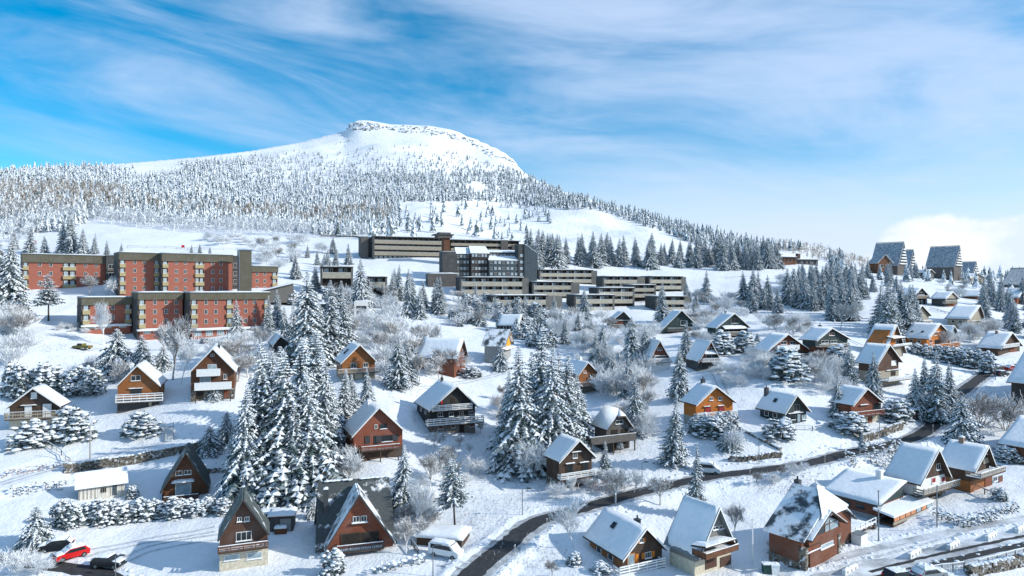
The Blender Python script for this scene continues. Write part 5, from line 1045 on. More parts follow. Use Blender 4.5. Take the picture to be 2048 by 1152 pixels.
def hill_house():
    C = at(1560, 531); r, fr = rootat('hill_house', 'dark flat-roofed modern house on the snowy crest', 'house', C, 18)
    for nm, m, x0, x1, yt, yb, y0 in (('wall', 'wood_black', 1544, 1562, 509, 531, 0), ('wall', 'wood_brown', 1562, 1592, 515, 531, 1), ('wall', 'wood_grey', 1592, 1636, 520, 534, 3)):
        u0, u1, zb, zt, w = wallbox(r, nm, m, fr, x0, x1, yt, yb, 9, y0, ID, 3); k = box('roof', 'wood_slate', w, u0-.6, u1+.6, y0-1, y0+9.2, zt+.003, zt+.4); flat_snow(k, u0-.4, u1+.4, y0-.8, y0+9, zt+.403, .5)
        for j in range(4): x = u0+(u1-u0)*(j+.2)/4; window(w, x, x+(u1-u0)*.14, zt-2.6, zt-.6, y0, 'wood_dark', 'glass_dark', None, False, 2)
    chimney(r, fr.uv(1596, 515, 6)[0], 6, 3, fr.uv(1596, 508, 6)[1], 'wood_dark', 1.1, True)
    C = at(1500, 537); r, fr = rootat('hut', 'tiny pale hut beside the lane below the crest house', 'hut', C, 18); u0, u1, zb, zt, w = wallbox(r, 'wall', 'render_beige', fr, 1496, 1514, 531, 538, 4, 0, ID, 1); k = box('roof', 'wood_dark', r, u0-.4, u1+.4, -.4, 4.4, zt+.003, zt+.3); flat_snow(k, u0-.3, u1+.3, -.3, 4.3, zt+.303, .4); window(w, u0+1.5, u0+2.5, zt-2, zt-.6, 0, 'wood_dark', 'glass_dark', None, False, 1); window(w, u1-2.5, u1-1.5, zt-2, zt-.6, 0, 'wood_dark', 'glass_dark', None, False, 1)
hill_house()
# ---------------------------------------------------------------- tall A-frame tower lodges on the crest
def tower_lodge(label, apex, Le, Re, back, base, th, D, rows):
    ax, ay = c3(apex); C = onray(ax, D); C.z = CZ-(c3((0, base))[1]-CY)*D/F; r, fr = rootat('tower_lodge', label, 'apartment building', C, th)
    ua, za = fr.uv(ax, ay); ul, zl = fr.uv(*c3(Le)); ur, zr = fr.uv(*c3(Re)); L = min(max(fr.depth_to(c3(back)[0], ua), 9), 34); ze = min(zl, zr); sl = (za-ze)/(ua-ul); sr = (za-ze)/(ur-ua)
    MB().prism([(ul+.5, -8), (ur-.5, -8), (ur-.5, ze), (ua, za-.9), (ul+.5, ze)], .8, L-.8).build('wall', 'wood_grey', r)
    m = MB(); slab(m, (ua, za-.5), (ul, ze-.5), 0, L, .5, 0, 8, 8, 0); slab(m, (ua, za-.5), (ur, ze-.5), 0, L, .5, 0, 8, 8, 0); rf = m.build('roof', 'roof_frost', r); MB().box(ua-.3, ua+.3, 0, L, za, za+.35).build('ridge_cap', 'slate', rf)
    st = (za-max(ze, 0)-2.5)/rows
    for i in range(rows):
        z = max(ze, 0)+.8+st*i; a = max(ul+1, ua-(za-z-st*.6)/sl+.8); b = min(ur-1, ua+(za-z-st*.6)/sr-.8)
        if b-a < 1.2: continue
        k = box('balcony', 'paint_white', r, a, b, -.5, .79, z, z+st*.42); box('recess', 'interior', k, a+.2, b-.2, .7, .795, z+st*.42, z+st*.95)
        n = max(1, int((b-a)/3))
        for j in range(n): x = a+(b-a)*(j+.25)/n; window(r, x, x+(b-a)*.5/n, z+st*.45, z+st*.9, .69, 'paint_white', 'glass_dark', None, False, 1)
    return r, fr, dict(ua=ua, za=za, ul=ul, ur=ur, ze=ze, L=L, sl=sl)
def towers():
    r, fr, g = tower_lodge('tallest steep-roofed tower lodge, left of the pair on the crest', (1172,160), (1130,330), (1197,330), (966,168), 385, 40, 520, 7)
    # front dormer wing
    q, fq = rootat('dormer_annex', 'small snow-roofed annex standing before the tallest tower lodge', 'annex', Vector((*onray(c3((1030,0))[0], 505)[:2], CZ-(c3((0,345))[1]-CY)*505/F)), 15); MB().prism([(-6, -6), (6, -6), (6, 3.4), (0, 9), (-6, 3.4)], 0, 9).build('wall', 'wood_brown', q); m = MB(); slab(m, (0, 9.2), (-7.2, 2.7), -1, 9, .5); slab(m, (0, 9.2), (7.2, 2.7), -1, 9, .5); m.build('roof', 'roof_frost', q); window(q, -4, -1, 0, 2, 0, 'paint_white'); window(q, 1, 4, 0, 2, 0, 'paint_white')
    tower_lodge('slimmer tower lodge peeping out right of the tallest one', (1240,216), (1207,345), (1262,360), (1170,214), 385, 40, 560, 6)
    tower_lodge('steep-roofed tower lodge in the middle of the crest behind a lone spruce', (1580,188), (1542,340), (1598,335), (1364,192), 370, 40, 530, 7)
    tower_lodge('shorter tower lodge with blue roof right of the middle one', (1700,305), (1670,392), (1725,390), (1575,308), 430, 40, 560, 4)
    tower_lodge('tower lodge cut by the right edge behind spruces', (2160,350), (2110,470), (2190,470), (1950,358), 500, 46, 520, 4)
    house('low crest chalet between the two tower lodges', c3, (1370,360), (1345,385), (1400,388), (1275,362), 440, 30, 'wood_grey', d=500, feats=[('w',1345,395,1375,425)])
    house('low crest chalet right of the shorter tower lodge', c3, (1715,390), (1655,425), (1770,425), (1640,392), 460, 25, 'wood_weather', d=510, feats=[('l',1665,428,1760,434)])
towers()
ORD = 'first second third fourth fifth sixth seventh eighth ninth tenth eleventh twelfth thirteenth fourteenth fifteenth sixteenth seventeenth eighteenth nineteenth twentieth'.split()
def nth(label, i, n):
    '''tell the members of a short row apart by their place in it'''
    return label if n > 20 else f'{label}, {ORD[i]} from the left'
# ---------------------------------------------------------------- trees and shrubs
G1 = 'spruces in the dense cluster left of centre'
for i, (x, b, t) in enumerate(sorted([(487,1003,765),(530,990,680),(575,996,700),(603,965,672),(628,988,745),(655,930,705),(560,905,690),(515,935,735),(683,872,738),(640,865,690),(470,985,835),(548,960,790),(597,1000,800),(505,880,745),(625,900,660),(665,900,760),(540,860,700)])): conifer(x, b, t, nth('tall snow-laden spruce in the dense cluster left of centre', i, 17), G1)
G2 = 'spruces in front of the white hall'
for i, (x, b, t) in enumerate(sorted([(617,735,540),(662,720,558),(588,705,600),(692,705,588),(640,690,600),(570,690,610),(722,628,515),(605,660,570),(680,665,560)])): conifer(x, b, t, nth('drooping snowy spruce in the stand before the white hall', i, 9), G2)
G3 = 'spruces in the cluster at the centre'
for i, (x, b, t) in enumerate(sorted([(1043,938,690),(1097,930,692),(1132,915,708),(1078,900,645),(1152,878,745),(1060,885,700),(1015,905,770),(1115,880,700),(1020,870,735)])): conifer(x, b, t, nth('tall snowy spruce in the cluster at the centre of the village', i, 9), G3)
for x, b, t, l, k in [(806,1022,888,'slim snowy spruce right of the large red A-frame', SPR), (910,1060,915,'thin scraggly spruce beside the parked white van', SCR), (1345,928,785,'broad snowy spruce below the bright orange chalet', SPR), (1392,1032,882,'dark spruce at the roadside behind the grey A-frame', SHD),
    (1210,955,880,'small dark spruce beside the dark brown roadside chalet', SHD), (1000,738,692,'small snowy spruce before the yellow-gabled chalet', SPB), (797,778,665,'slim snowy spruce right of the honey chalet', SPR), (818,765,672,'slim spruce just behind the one right of the honey chalet', SPR),
    (474,684,598,'snowy spruce before the wide lower brick block', SPR), (97,642,547,'leaning snowy spruce left of the lower brick row', SCR), (22,622,470,'big snowy cedar at the left edge before the upper brick row', SPR), (-6,605,470,'snowy cedar cut by the left edge', SPR),
    (1360,800,690,'slim tall spruce between the two small A-frames and the orange chalet', SPR), (1372,722,640,'slim spruce right of the small red A-frame', SPR), (1265,742,632,'twin-topped snowy spruce left of the small red A-frame', SPR), (1290,735,650,'narrow spruce leaning on the twin-topped one', SPR), (1270,862,745,'drooping spruce with heavy boughs behind the grey-brown chalet', SPR),
    (1412,603,540,'lone spruce right of the timber-balconied blocks', SPR), (1327,645,570,'spruce before the right end of the bottom timber row', SPR), (1110,645,592,'small spruce before the long bottom timber block', SPR), (1168,632,575,'slim spruce before the middle timber block', SPR),
    (1700,775,683,'spruce left of the tall brown board chalet', SPR), (1747,800,700,'dark spruce against the tall brown board chalet', SPR), (1672,835,742,'wide spruce left of the red chalet', SPR), (1848,800,712,'snow-bowed spruce right of the railed terrace', SPR), (1873,842,700,'tall spruce by the bend of the road', SPR), (1835,835,735,'spruce leaning into the tall one by the bend', SPR), (1898,815,722,'slim spruce behind the tall one by the bend', SPR),
    (1925,890,790,'broad spread spruce above the white-walled A-frame', SPB), (1760,740,690,'small spruce before the steep snow-roofed chalet', SPR), (1515,690,665,'small snowy spruce among the bushes above the A-frames', SPB), (735,805,735,'spruce behind the red-brown board chalet', SPR), (705,850,748,'snowy spruce left of the red-brown board chalet', SPR), (625,1035,1000,'small blue spruce in the garden left of the large A-frame', SPB),
    (430,800,765,'small snow-heaped spruce below the tall brown chalet', SPB), (1460,895,842,'snowy spruce below the orange chalet on the bank', SPB), (70,1092,1010,'great drooping snow-covered cedar at the lower left', SPB), (232,752,655,'dark cedar with heavy boughs left of the car park', SPB), (285,748,668,'cedar with hanging white boughs below the lower brick row', SPB), (325,740,690,'smaller cedar beside the bare birches', SPB), (1725,900,862,'little spruce by the clipped hedge near the road', SPR), (452,880,820,'dark snowy fir bush by the village steps', SPB), (420,905,850,'spreading fir left of the big spruce cluster', SPB), (1240,905,868,'small bent pine below the grey-brown chalet', SCR), (556,655,578,'snowy spruce before the tilted-roof pavilion', SPR), (536,668,590,'smaller spruce right of the wide lower brick block', SPR), (740,790,755,'young spruce before the honey chalet', SPR), (690,800,745,'young spruce left of the honey chalet balcony', SPR), (1545,865,850,'tiny spruce by the dark green-black chalet', SPB)]: conifer(x, b, t, l, None, k)
def fill(poly, n, sp, hmin, hmax, label, group, kind=SPR, fn=conifer, seed=1, dmin=120, name=None, wide=1.):
    S = sorted(sample(poly, n, sp, seed, None, dmin), key=lambda q: q[0])
    for i, (x, y, p) in enumerate(S):
        h = RT.uniform(hmin, hmax); k = {} if name is None else {'name': name}; fn(x, y, y-h*F/p.y, nth(label, i, len(S)), group, kind, wide, **k)
MINI = [mini_tree(60+i, 10, 7, .17+.015*(i % 4)) for i in range(8)]
def mass(poly, n, sp, hmin, hmax, seed, dmin=380):
    return [(p, RT.uniform(hmin, hmax), RT.uniform(.9, 1.2)) for x, y, p in sample(poly, n, sp, seed, None, dmin)]
MS = []
fill([(1045,518),(1100,512),(1250,526),(1400,522),(1550,524),(1560,540),(1400,541),(1200,536),(1060,538)], 82, 4.2, 13, 20, 'snowy spruce in the long row behind the timber-balconied blocks', 'spruce row behind the timber blocks', seed=1)
fill([(1480,602),(1560,592),(1600,560),(1700,568),(1725,600),(1700,662),(1660,640),(1610,625),(1500,627)], 56, 3.2, 10, 16, 'snowy spruce in the grove above the frosted orchard', 'spruce grove on the upper right', seed=2)
fill([(1733,668),(1830,640),(1838,668),(1750,690)], 11, 3., 13, 18, 'tall spruce in the dense stand left of the upper right chalets', 'dense spruce stand', seed=3)
fill([(1700,556),(1845,552),(1850,572),(1720,602)], 16, 4, 8, 13, 'spruce on the slope below the tower lodges', 'spruces below the tower lodges', seed=4)
fill([(1965,592),(2060,592),(2070,690),(1995,662),(1965,640)], 16, 4.5, 9, 15, 'spruce among the highest chalets at the right', 'spruces at the upper right edge', seed=5)
MS += mass([(1730,546),(2050,556),(2050,585),(1990,580),(1870,572),(1740,560)], 44, 4.5, 8, 14, 6)
fill([(565,520),(640,500),(720,522),(705,590),(610,600)], 14, 5, 7, 11, 'snowy spruce left of the long timber hotel', 'spruces left of the hotel', seed=7)
fill([(775,592),(875,590),(888,655),(800,645)], 11, 4, 10, 15, 'snowy spruce below the hotel terraces', 'spruces below the hotel', seed=8)
MS += mass([(860,405),(960,402),(1130,425),(1110,470),(1000,485),(900,470),(860,450)], 60, 6, 7, 14, 9)
fill([(890,620),(1000,612),(1110,655),(1100,680),(960,655)], 15, 4, 5, 8, 'low snow-bowed spruce in the thicket below the timber blocks', 'low spruces in the thicket', SPB, seed=10, wide=.8)
MS += mass([(700,440),(800,430),(870,445),(870,476),(740,482)], 34, 5, 9, 15, 12)
for i, (x, b, t) in enumerate(sorted([(128,508,432),(145,509,428),(165,510,455),(188,511,462),(214,511,478),(243,510,484),(60,505,450),(90,508,470),(30,500,455),(383,507,488),(400,507,486),(420,509,492)])): conifer(x, b, t, nth('snowy spruce behind the upper brick row', i, 12), 'spruces behind the upper brick row')
scatter_mass('scattered_spruces', 'small spruces scattered over the far slopes and along the crest', ['needles', 'tree_snow'], MINI, MS)
fill([(1105,650),(1200,655),(1190,705),(1120,700)], 7, 3.5, 6, 10, 'snowy spruce in the hollow below the middle timber blocks', 'spruces in the hollow', seed=13)
fill([(1180,700),(1250,705),(1300,760),(1290,800),(1210,790)], 9, 3.5, 6, 11, 'snowy spruce in the thicket right of the orange-brown chalet', 'spruces in the middle thicket', seed=14)
fill([(1300,590),(1380,600),(1400,640),(1310,660)], 7, 4, 6, 11, 'snowy spruce right of the bottom timber row', 'spruces right of the timber row', seed=15)
fill([(880,600),(990,600),(1090,640),(1000,650),(890,650)], 10, 4, 5, 9, 'snowy spruce in the thicket below the hotel hall', 'spruces below the hotel hall', seed=16)
fill([(640,600),(740,590),(745,640),(660,650)], 6, 4, 7, 12, 'snowy spruce around the white hall', 'spruces around the white hall', seed=17)
# rounded shrubs
for x, b, t, w, l in [(132,892,826,46,'round snow-heaped bush right of the black gabled chalet'), (38,905,852,46,'round snow-heaped bush below the black gabled chalet'), (275,886,842,40,'wide snowy bush below the honey-brown chalet'), (1590,774,712,50,'large round snowy bush below the wide red chalet'), (1574,888,850,36,'round snowy bush below the fenced terrace'), (1705,876,836,42,'snowy bush at the roadside wall'), (1800,856,815,36,'snowy bush beside the flat-roofed shed'), (666,1152,1106,30,'bushy snow-flecked shrub before the large red A-frame'), (945,757,738,26,'dark snowy bush before the dark red snow-roofed chalet'), (1450,712,665,32,'snowy rhododendron right of the small red-brown A-frame'), (1500,708,668,32,'second snowy rhododendron right of the small red-brown A-frame'), (1690,740,700,36,'snowy bush right of the dark teal chalet'), (1660,735,712,24,'low snowy bush below the dark teal chalet'), (2010,1003,980,18,'small clipped snowy bush in the right garden'), (1205,1150,1130,24,'low snowy cushion bush left of the foreground chalet'), (1150,1135,1112,20,'snowy bush by the foreground chalet path'), (1425,880,842,34,'snowy bush on the bank below the orange chalet'), (1400,870,838,26,'small snowy bush against the orange chalet base'), (260,1000,975,14,'low scrub bush beside the pale shed')]: shrub(x, b, t, w, l)
for i, x in enumerate(range(10, 200, 24)): shrub(x, 800-.06*x+6*(i % 2), 738+4*(i % 3), 24, nth('snow-heaped shrub in the hedge row at the left', i, 20), 'snowy hedge row at the left')
for i, x in enumerate(range(112, 466, 25)): shrub(x, 1068-.09*x+4*(i % 2), 1012-.03*x+4*(i % 3), 24, nth('snow-heaped shrub in the hedge row above the parked cars', i, 20), 'snowy hedge row above the parked cars')
for i, x in enumerate(range(1842, 1985, 20)): shrub(x, 712+.24*(x-1842)+3*(i % 2), 692+.10*(x-1842), 19, nth('rounded snowy shrub in the bank below the orange terrace', i, 20), 'rounded shrubs below the orange terrace')
for i, x in enumerate(range(2010, 2070, 20)): shrub(x, 925+3*(i % 2), 898, 20, nth('snowy shrub in the hedge at the right edge', i, 20), 'hedge shrubs at the right edge')
# bare, frosted trees
for x, b, t, l, k, w in [(240,800,710,'frosted bare tree left of the honey-brown chalet', BARE, .8), (345,760,625,'tall bare birch before the lower brick row', BARE, .7), (362,770,650,'bare birch right of the tallest one', BARE, .7), (330,720,640,'thin bare birch among the cedars', BARE, .7), (207,690,595,'thin bare birch before the left lower brick block', BARE, .7), (178,592,545,'small frosted tree before the upper left brick block', BARE, .9), (221,594,548,'round frosted tree between the upper brick blocks', BALL, .8), (372,585,540,'bare twiggy tree before the wide upper brick block', BARE, .9),
    (697,965,885,'frosted bare tree left of the large red A-frame', BARE, 1), (858,985,900,'bare forked tree on the open snow slope', BARE, .8), (830,1065,950,'frosted tree above the white van', BARE, .9), (812,1110,1030,'bare young tree by the van parking', BARE, .8), (886,965,890,'bare shrubby tree high on the open slope', BARE, .9), (1062,955,865,'many-stemmed frosted tree before the central spruces', BUSH, .9), (1148,1095,985,'spreading bare tree left of the foreground chalet', BARE, 1.1), (1232,1010,930,'bare tree on the verge by the dark brown chalet', BARE, .9), (1320,1010,945,'frosted tree above the foreground roofs', BARE, .9), (1268,985,935,'bare roadside tree right of the rusty beech hedge', BARE, .9),
    (905,752,690,'spreading frosted fruit tree before the dark red snow-roofed chalet', BARE, 1.3), (840,770,700,'pale birch at the lane by the dark red chalet', BARE, .6), (880,760,705,'frosted fruit tree left of the spreading one', BARE, 1.2), (1475,905,850,'frosted round tree beside the roadside wall', BALL, .9), (1960,855,770,'huge twiggy bush inside the road bend', DARKB, 1.2), (2010,860,780,'second twiggy bush inside the road bend', DARKB, 1.1), (1925,968,907,'round pollard tree before the ochre-walled chalet', BALL, .75), (1470,1080,1000,'thin frosted tree right of the grey A-frame', BARE, .8), (1680,660,600,'lone dark bare tree on the upper snow bank', BARE, .9), (930,860,805,'bare bush right of the black three-storey chalet', DARKB, 1), (1105,1150,1108,'reddish bare shrub by the road in the foreground', DARKB, 1), (1985,690,640,'pale bare tree before the brown chalet at the right', BARE, .7), (1155,760,700,'frosted tree left of the orange-brown chalet', BARE, .8), (960,865,842,'little twisted apple tree below the black three-storey chalet', BARE, 1.1), (1010,830,775,'dark bare shrub left of the central spruces', DARKB, 1)]: leafless(x, b, t, l, None, k, w)
def thick(poly, n, sp, hmin, hmax, label, group, kind=BUSH, seed=1, wide=1.15, dmin=80):
    S = sample(poly, n, sp, seed, None, dmin); m = len(S) if n <= 12 else 10; keep = sorted(S[:m], key=lambda q: q[0])
    for i, (x, y, p) in enumerate(keep): leafless(x, y, y-RT.uniform(hmin, hmax)*F/p.y, nth(label, i, m), group, kind, wide)
    FROST.extend((p, RT.uniform(hmin, hmax)*.9, RT.uniform(.9, 1.2)) for k, (x, y, p) in enumerate(S[m:]) if k % 3)
BB = BUSH+BARE
thick([(735,650),(790,600),(800,690),(862,665),(842,735),(775,765),(748,705)], 48, 1.9, 5, 9, 'white frosted tree in the thicket above the honey chalet', 'frosted thicket above the honey chalet', BB, 21)
thick([(885,590),(985,602),(1000,648),(880,655)], 34, 2.2, 4, 6.5, 'frosted bush in the thicket below the hotel hall', 'frosted thicket below the hotel hall', BB, 22)
thick([(1100,640),(1212,640),(1216,700),(1180,716),(1105,705)], 38, 1.9, 4, 7, 'frosted tree in the hollow below the middle timber blocks', 'frosted hollow', BB, 23)
thick([(1165,690),(1290,712),(1300,795),(1240,805),(1205,795),(1200,760)], 50, 1.7, 4, 7.5, 'frosted tree in the thicket right of the orange-brown chalet', 'frosted thicket in the middle', BB, 24)
thick([(1375,590),(1470,600),(1505,640),(1420,655),(1380,640)], 40, 2, 3.5, 6.5, 'frosted bush in the orchard right of the timber blocks', 'frosted orchard', BB, 25)
thick([(1515,640),(1620,655),(1625,675),(1530,672)], 24, 2, 3.5, 6.5, 'frosted bare tree above the wide red chalet', 'frosted trees above the wide red chalet', BB, 26)
thick([(1475,705),(1535,722),(1540,775),(1490,760)], 14, 1.8, 3, 5, 'frosted bush left of the large round snowy bush', 'frosted bushes by the round bush', BUSH, 27)
thick([(1605,725),(1690,745),(1690,800),(1640,790)], 22, 1.8, 3.5, 6, 'frosted bush in the hollow below the dark teal chalet', 'frosted bushes in the hollow', BB, 28)
thick([(-10,620),(45,640),(60,735),(-10,745)], 24, 2, 5, 9, 'white frosted tree at the left edge below the brick row', 'frosted trees at the left edge', BB, 29)
thick([(120,650),(200,662),(195,672),(110,662)], 8, 2.5, 1.5, 2.6, 'low frosted bush below the left lower brick block', 'low frosted bushes', BUSH, 30)
thick([(500,500),(560,490),(640,480),(650,520),(560,545),(510,530)], 30, 3, 5, 8, 'frosted tree between the brick row and the timber hotel', 'frosted trees left of the hotel', BB, 31)
thick([(410,480),(490,478),(500,492),(440,492)], 9, 4, 4, 6, 'frosted bush on the ski slope', 'frosted bushes on the ski slope', BUSH, 32, dmin=250)
thick([(830,905),(960,880),(960,960),(840,990)], 9, 4, 1.5, 4, 'thin bare sapling on the open snow slope', 'bare saplings on the slope', BB, 33)
thick([(1105,985),(1250,960),(1260,985),(1120,1010)], 8, 2.5, 2, 4, 'bare roadside sapling near the dark brown chalet', 'bare roadside saplings', BB, 34)
thick([(1500,960),(1620,935),(1620,950),(1520,978)], 14, 1.8, 1.2, 2.6, 'brown bare bush along the lower road verge', 'bare bushes along the verge', DARKB+BUSH, 35)
thick([(620,930),(690,920),(700,985),(640,1000)], 6, 2.5, 3, 5, 'frosted bush right of the big spruce cluster', 'frosted bushes by the big cluster', BB, 36)
thick([(790,1040),(880,1020),(860,1085),(800,1095)], 7, 2.5, 2, 4, 'frosted sapling above the van parking', 'frosted saplings by the van', BB, 37)
thick([(1820,790),(1850,810),(1830,840),(1815,830)], 4, 2, 2, 4, 'frosted bush above the road bend', 'frosted bushes at the bend', BB, 38)
thick([(1540,1100),(1600,1085),(1600,1120),(1545,1130)], 5, 1.5, 1, 2, 'bare shrub below the large lodge', 'bare shrubs below the lodge', DARKB, 39, dmin=60)
thick([(1430,735),(1470,745),(1480,775),(1440,770)], 5, 2.5, 2.5, 4, 'frosted bush right of the red-brown A-frame', 'frosted bushes by the red-brown A-frame', BUSH, 40)
thick([(1860,690),(1990,650),(2000,675),(1900,700)], 22, 2.2, 3.5, 6.5, 'frosted tree between the upper right chalets', 'frosted trees at the upper right', BB, 41)
thick([(650,590),(760,575),(770,605),(700,640)], 18, 2.5, 4.5, 8, 'frosted tree by the white hall', 'frosted trees by the white hall', BB, 42)
thick([(40,1130),(110,1140),(100,1152),(30,1150)], 4, 1.8, 2, 3.5, 'frosted shrub in front of the side road', 'frosted shrubs by the side road', BUSH, 43, dmin=60)
thick([(425,700),(520,690),(530,750),(470,770),(440,730)], 16, 2.4, 4, 8, 'frosted tree right of the snowy car park', 'frosted trees by the car park', BB, 44)
thick([(660,650),(742,640),(745,700),(690,700)], 16, 2.4, 4, 8, 'frosted tree behind the honey chalet', 'frosted trees behind the honey chalet', BB, 45)
thick([(1380,645),(1432,655),(1425,700),(1385,700)], 12, 2, 3.5, 6, 'frosted bush between the dark chalet and the red-brown A-frame', 'frosted bushes above the A-frames', BB, 46)
thick([(1215,660),(1330,664),(1318,690),(1240,700)], 18, 2, 3, 6, 'frosted bush above the small red A-frame', 'frosted bushes above the red A-frame', BB, 47)
thick([(1200,835),(1300,820),(1310,870),(1290,880)], 12, 2, 3.5, 6, 'frosted bush behind the grey-brown chalet', 'frosted bushes behind the grey-brown chalet', BB, 48)
thick([(1560,560),(1640,566),(1600,600),(1540,598)], 12, 3, 4, 6, 'frosted bush at the edge of the upper right grove', 'frosted bushes by the grove', BB, 49)
thick([(850,735),(925,728),(935,752),(850,756)], 9, 2, 2.5, 4, 'frosted garden bush before the dark red snow-roofed chalet', 'frosted garden bushes', BB, 50)
thick([(1880,560),(1960,580),(1940,600),(1880,590)], 10, 3, 3, 6, 'frosted bush below the middle tower lodge', 'frosted bushes below the tower lodges', BB, 51)
thick([(1000,800),(1020,780),(1025,850),(985,870)], 5, 2, 3, 5, 'dark bare bush left of the central spruce cluster', 'dark bushes by the central cluster', DARKB, 52)
thick([(90,760),(200,735),(205,800),(190,810)], 6, 2.5, 2.5, 5, 'frosted bush behind the left hedge row', 'frosted bushes by the left hedge', BB, 53)
scatter_mass('frosted_thicket', 'tangled white frosted undergrowth filling the hollows between the chalets', ['twig_frost'], [mini_frost(i) for i in range(7)], FROST)
def shrubs(poly, n, sp, hmin, hmax, label, group, seed):
    S = sorted(sample(poly, n, sp, seed, None, 100), key=lambda q: q[0])
    for i, (x, y, p) in enumerate(S): h = RT.uniform(hmin, hmax); shrub(x, y, y-h*F/p.y, h*RT.uniform(.42, .6)*F/p.y, nth(label, i, len(S)), group)
shrubs([(890,612),(985,605),(1110,640),(1118,700),(1040,700),(960,660),(890,660)], 34, 3, 3.5, 5.5, 'dark snowy evergreen shrub in the thicket below the timber blocks', 'evergreen thicket below the timber blocks', 61)
shrubs([(1010,870),(1030,840),(1160,835),(1175,880),(1150,905)], 10, 2.6, 2.5, 4, 'snowy evergreen shrub at the feet of the central spruces', 'evergreen shrubs at the central spruces', 62)
shrubs([(470,900),(520,880),(690,860),(690,905),(560,930)], 12, 3, 2.5, 4, 'snowy evergreen shrub in the big spruce cluster', 'evergreen shrubs in the big cluster', 63)
shrubs([(1400,850),(1480,860),(1470,895),(1420,890)], 6, 2.6, 2.5, 3.8, 'heavy snowy shrub below the bright orange chalet', 'heavy shrubs below the orange chalet', 64)
shrubs([(560,600),(640,585),(720,600),(700,650),(590,660)], 10, 3.5, 3, 5, 'snowy evergreen shrub around the white hall', 'evergreen shrubs by the white hall', 65)
# hedges
hedge([(1727,912),(1770,915),(1809,908)], 2.1, 1.4, 'thick clipped pale hedge by the road bend', snow=.6, sz=.28, dens=2.2)
hedge([(1692,912),(1705,922),(1716,938)], 1.1, .8, 'short clipped hedge behind the tilted-roof lodge', sz=.25, dens=2)
hedge([(1736,922),(1765,930),(1792,940)], 1.1, .9, 'low dark hedge left of the white-walled A-frame', 'needles', sz=.28, dens=2)
hedge([(1893,1046),(1918,1054),(1960,1046),(1998,1034)], 1.3, 1.1, 'dark snow-capped hedge along the upper road', sz=.28, dens=2)
hedge([(1872,1030),(1893,1046)], 1.2, .9, 'hedge running down beside the glazed porch', sz=.28, dens=2)
hedge([(2002,1031),(2034,1019)], 1.1, .8, 'short hedge at the right garden corner', sz=.28, dens=2)
hedge([(1170,975),(1205,985),(1240,975),(1268,968)], 1.6, 1.0, 'rusty beech hedge beside the dark brown chalet', 'beech_leaf', .3, sz=.3, dens=1.8)
hedge([(0,955),(60,945),(138,930)], .9, .8, 'low brown bramble bank at the left lane', 'beech_leaf', .6, sz=.3, dens=1.2)
hedge([(740,1150),(790,1138),(850,1122)], .9, .8, 'low snowy hedge before the van parking', 'needles', .9, sz=.3, dens=1.6)
hedge([(20,990),(80,980),(135,975)], 1.0, 1.6, 'bramble bank left of the pale shed', 'hedge_leaf', .6, sz=.3, dens=1.2)
# ---------------------------------------------------------------- dry stone walls
def stone_wall(pts, h, w, label, snow=True):
    P = catmull([at(*p) for p in pts], .55); o0 = P[0].copy(); r = random.Random(int(P[0].x)); mb = MB()
    for i in range(len(P)-1):
        a = P[i]; d = (P[i+1]-a); d.z = 0; d.normalize(); s = Vector((-d.y, d.x, 0)); rows = max(1, int(h/.38))
        for k in range(rows):
            for side in (-1, 1):
                c = a+d*(.28+(k % 2)*.25)+s*(side*w*.25); z = zat(a.x, a.y)-.15+h*k/rows; hh = h/rows*1.1; ln = .30*r.uniform(.8, 1.15); ww = w*.28*r.uniform(.85, 1.2); V = []
                for zz in (0, hh*r.uniform(.85, 1.1)):
                    for x, y in ((-1, -1), (1, -1), (1, 1), (-1, 1)): q = c+d*(x*ln*r.uniform(.8, 1.1))+s*(y*ww); V.append((q.x-o0.x, q.y-o0.y, z+zz-o0.z))
                mb.add(V, [(3,2,1,0),(4,5,6,7),(0,1,5,4),(1,2,6,5),(2,3,7,6),(3,0,4,7)])
    root = obj('stone_wall', None); root.location = o0; tag(root, label, 'wall'); tag(mb.build('stone', 'stone', root), kind='stuff')
    if snow:
        sm = MB(); rr = random.Random(2)
        for i in range(0, len(P)-1):
            a = P[i]
            if rr.random() < .8: lump(sm, (a.x-o0.x, a.y-o0.y, zat(a.x, a.y)-.1+h-o0.z), .42, .42, .2, rr, 0, 5)
        sm.build('snow_cap', 'snow', root)
    return root
for pts, h, w, l in [([cB((540,275)),cB((800,240)),cB((1000,215)),cB((1250,165)),cB((1550,110)),cB((1800,50))], 1.5, .9, 'dark dry stone wall above the small brown A-frame'), ([(1457,921),(1500,920),(1558,913)], .9, .8, 'rough stone wall along the roadside below the orange chalet'), ([(1722,884),(1758,874),(1802,858)], 1.5, .7, 'retaining stone wall by the road below the red chalet'),
    ([cB((1740,285)),cB((1930,265))], .8, .6, 'short dark stone wall right of the small brown A-frame'), ([(1936,1151),(1980,1142),(2060,1124)], 1.2, .8, 'brown stone wall at the bottom right corner'), ([(640,473),(700,474),(760,481)], .9, .9, 'dark stone wall on the slope above the hotel'), ([(1480,858),(1510,874),(1560,900)], .5, .5, 'line of stones down the snow bank below the orange chalet')]: stone_wall(pts, h, w, l)
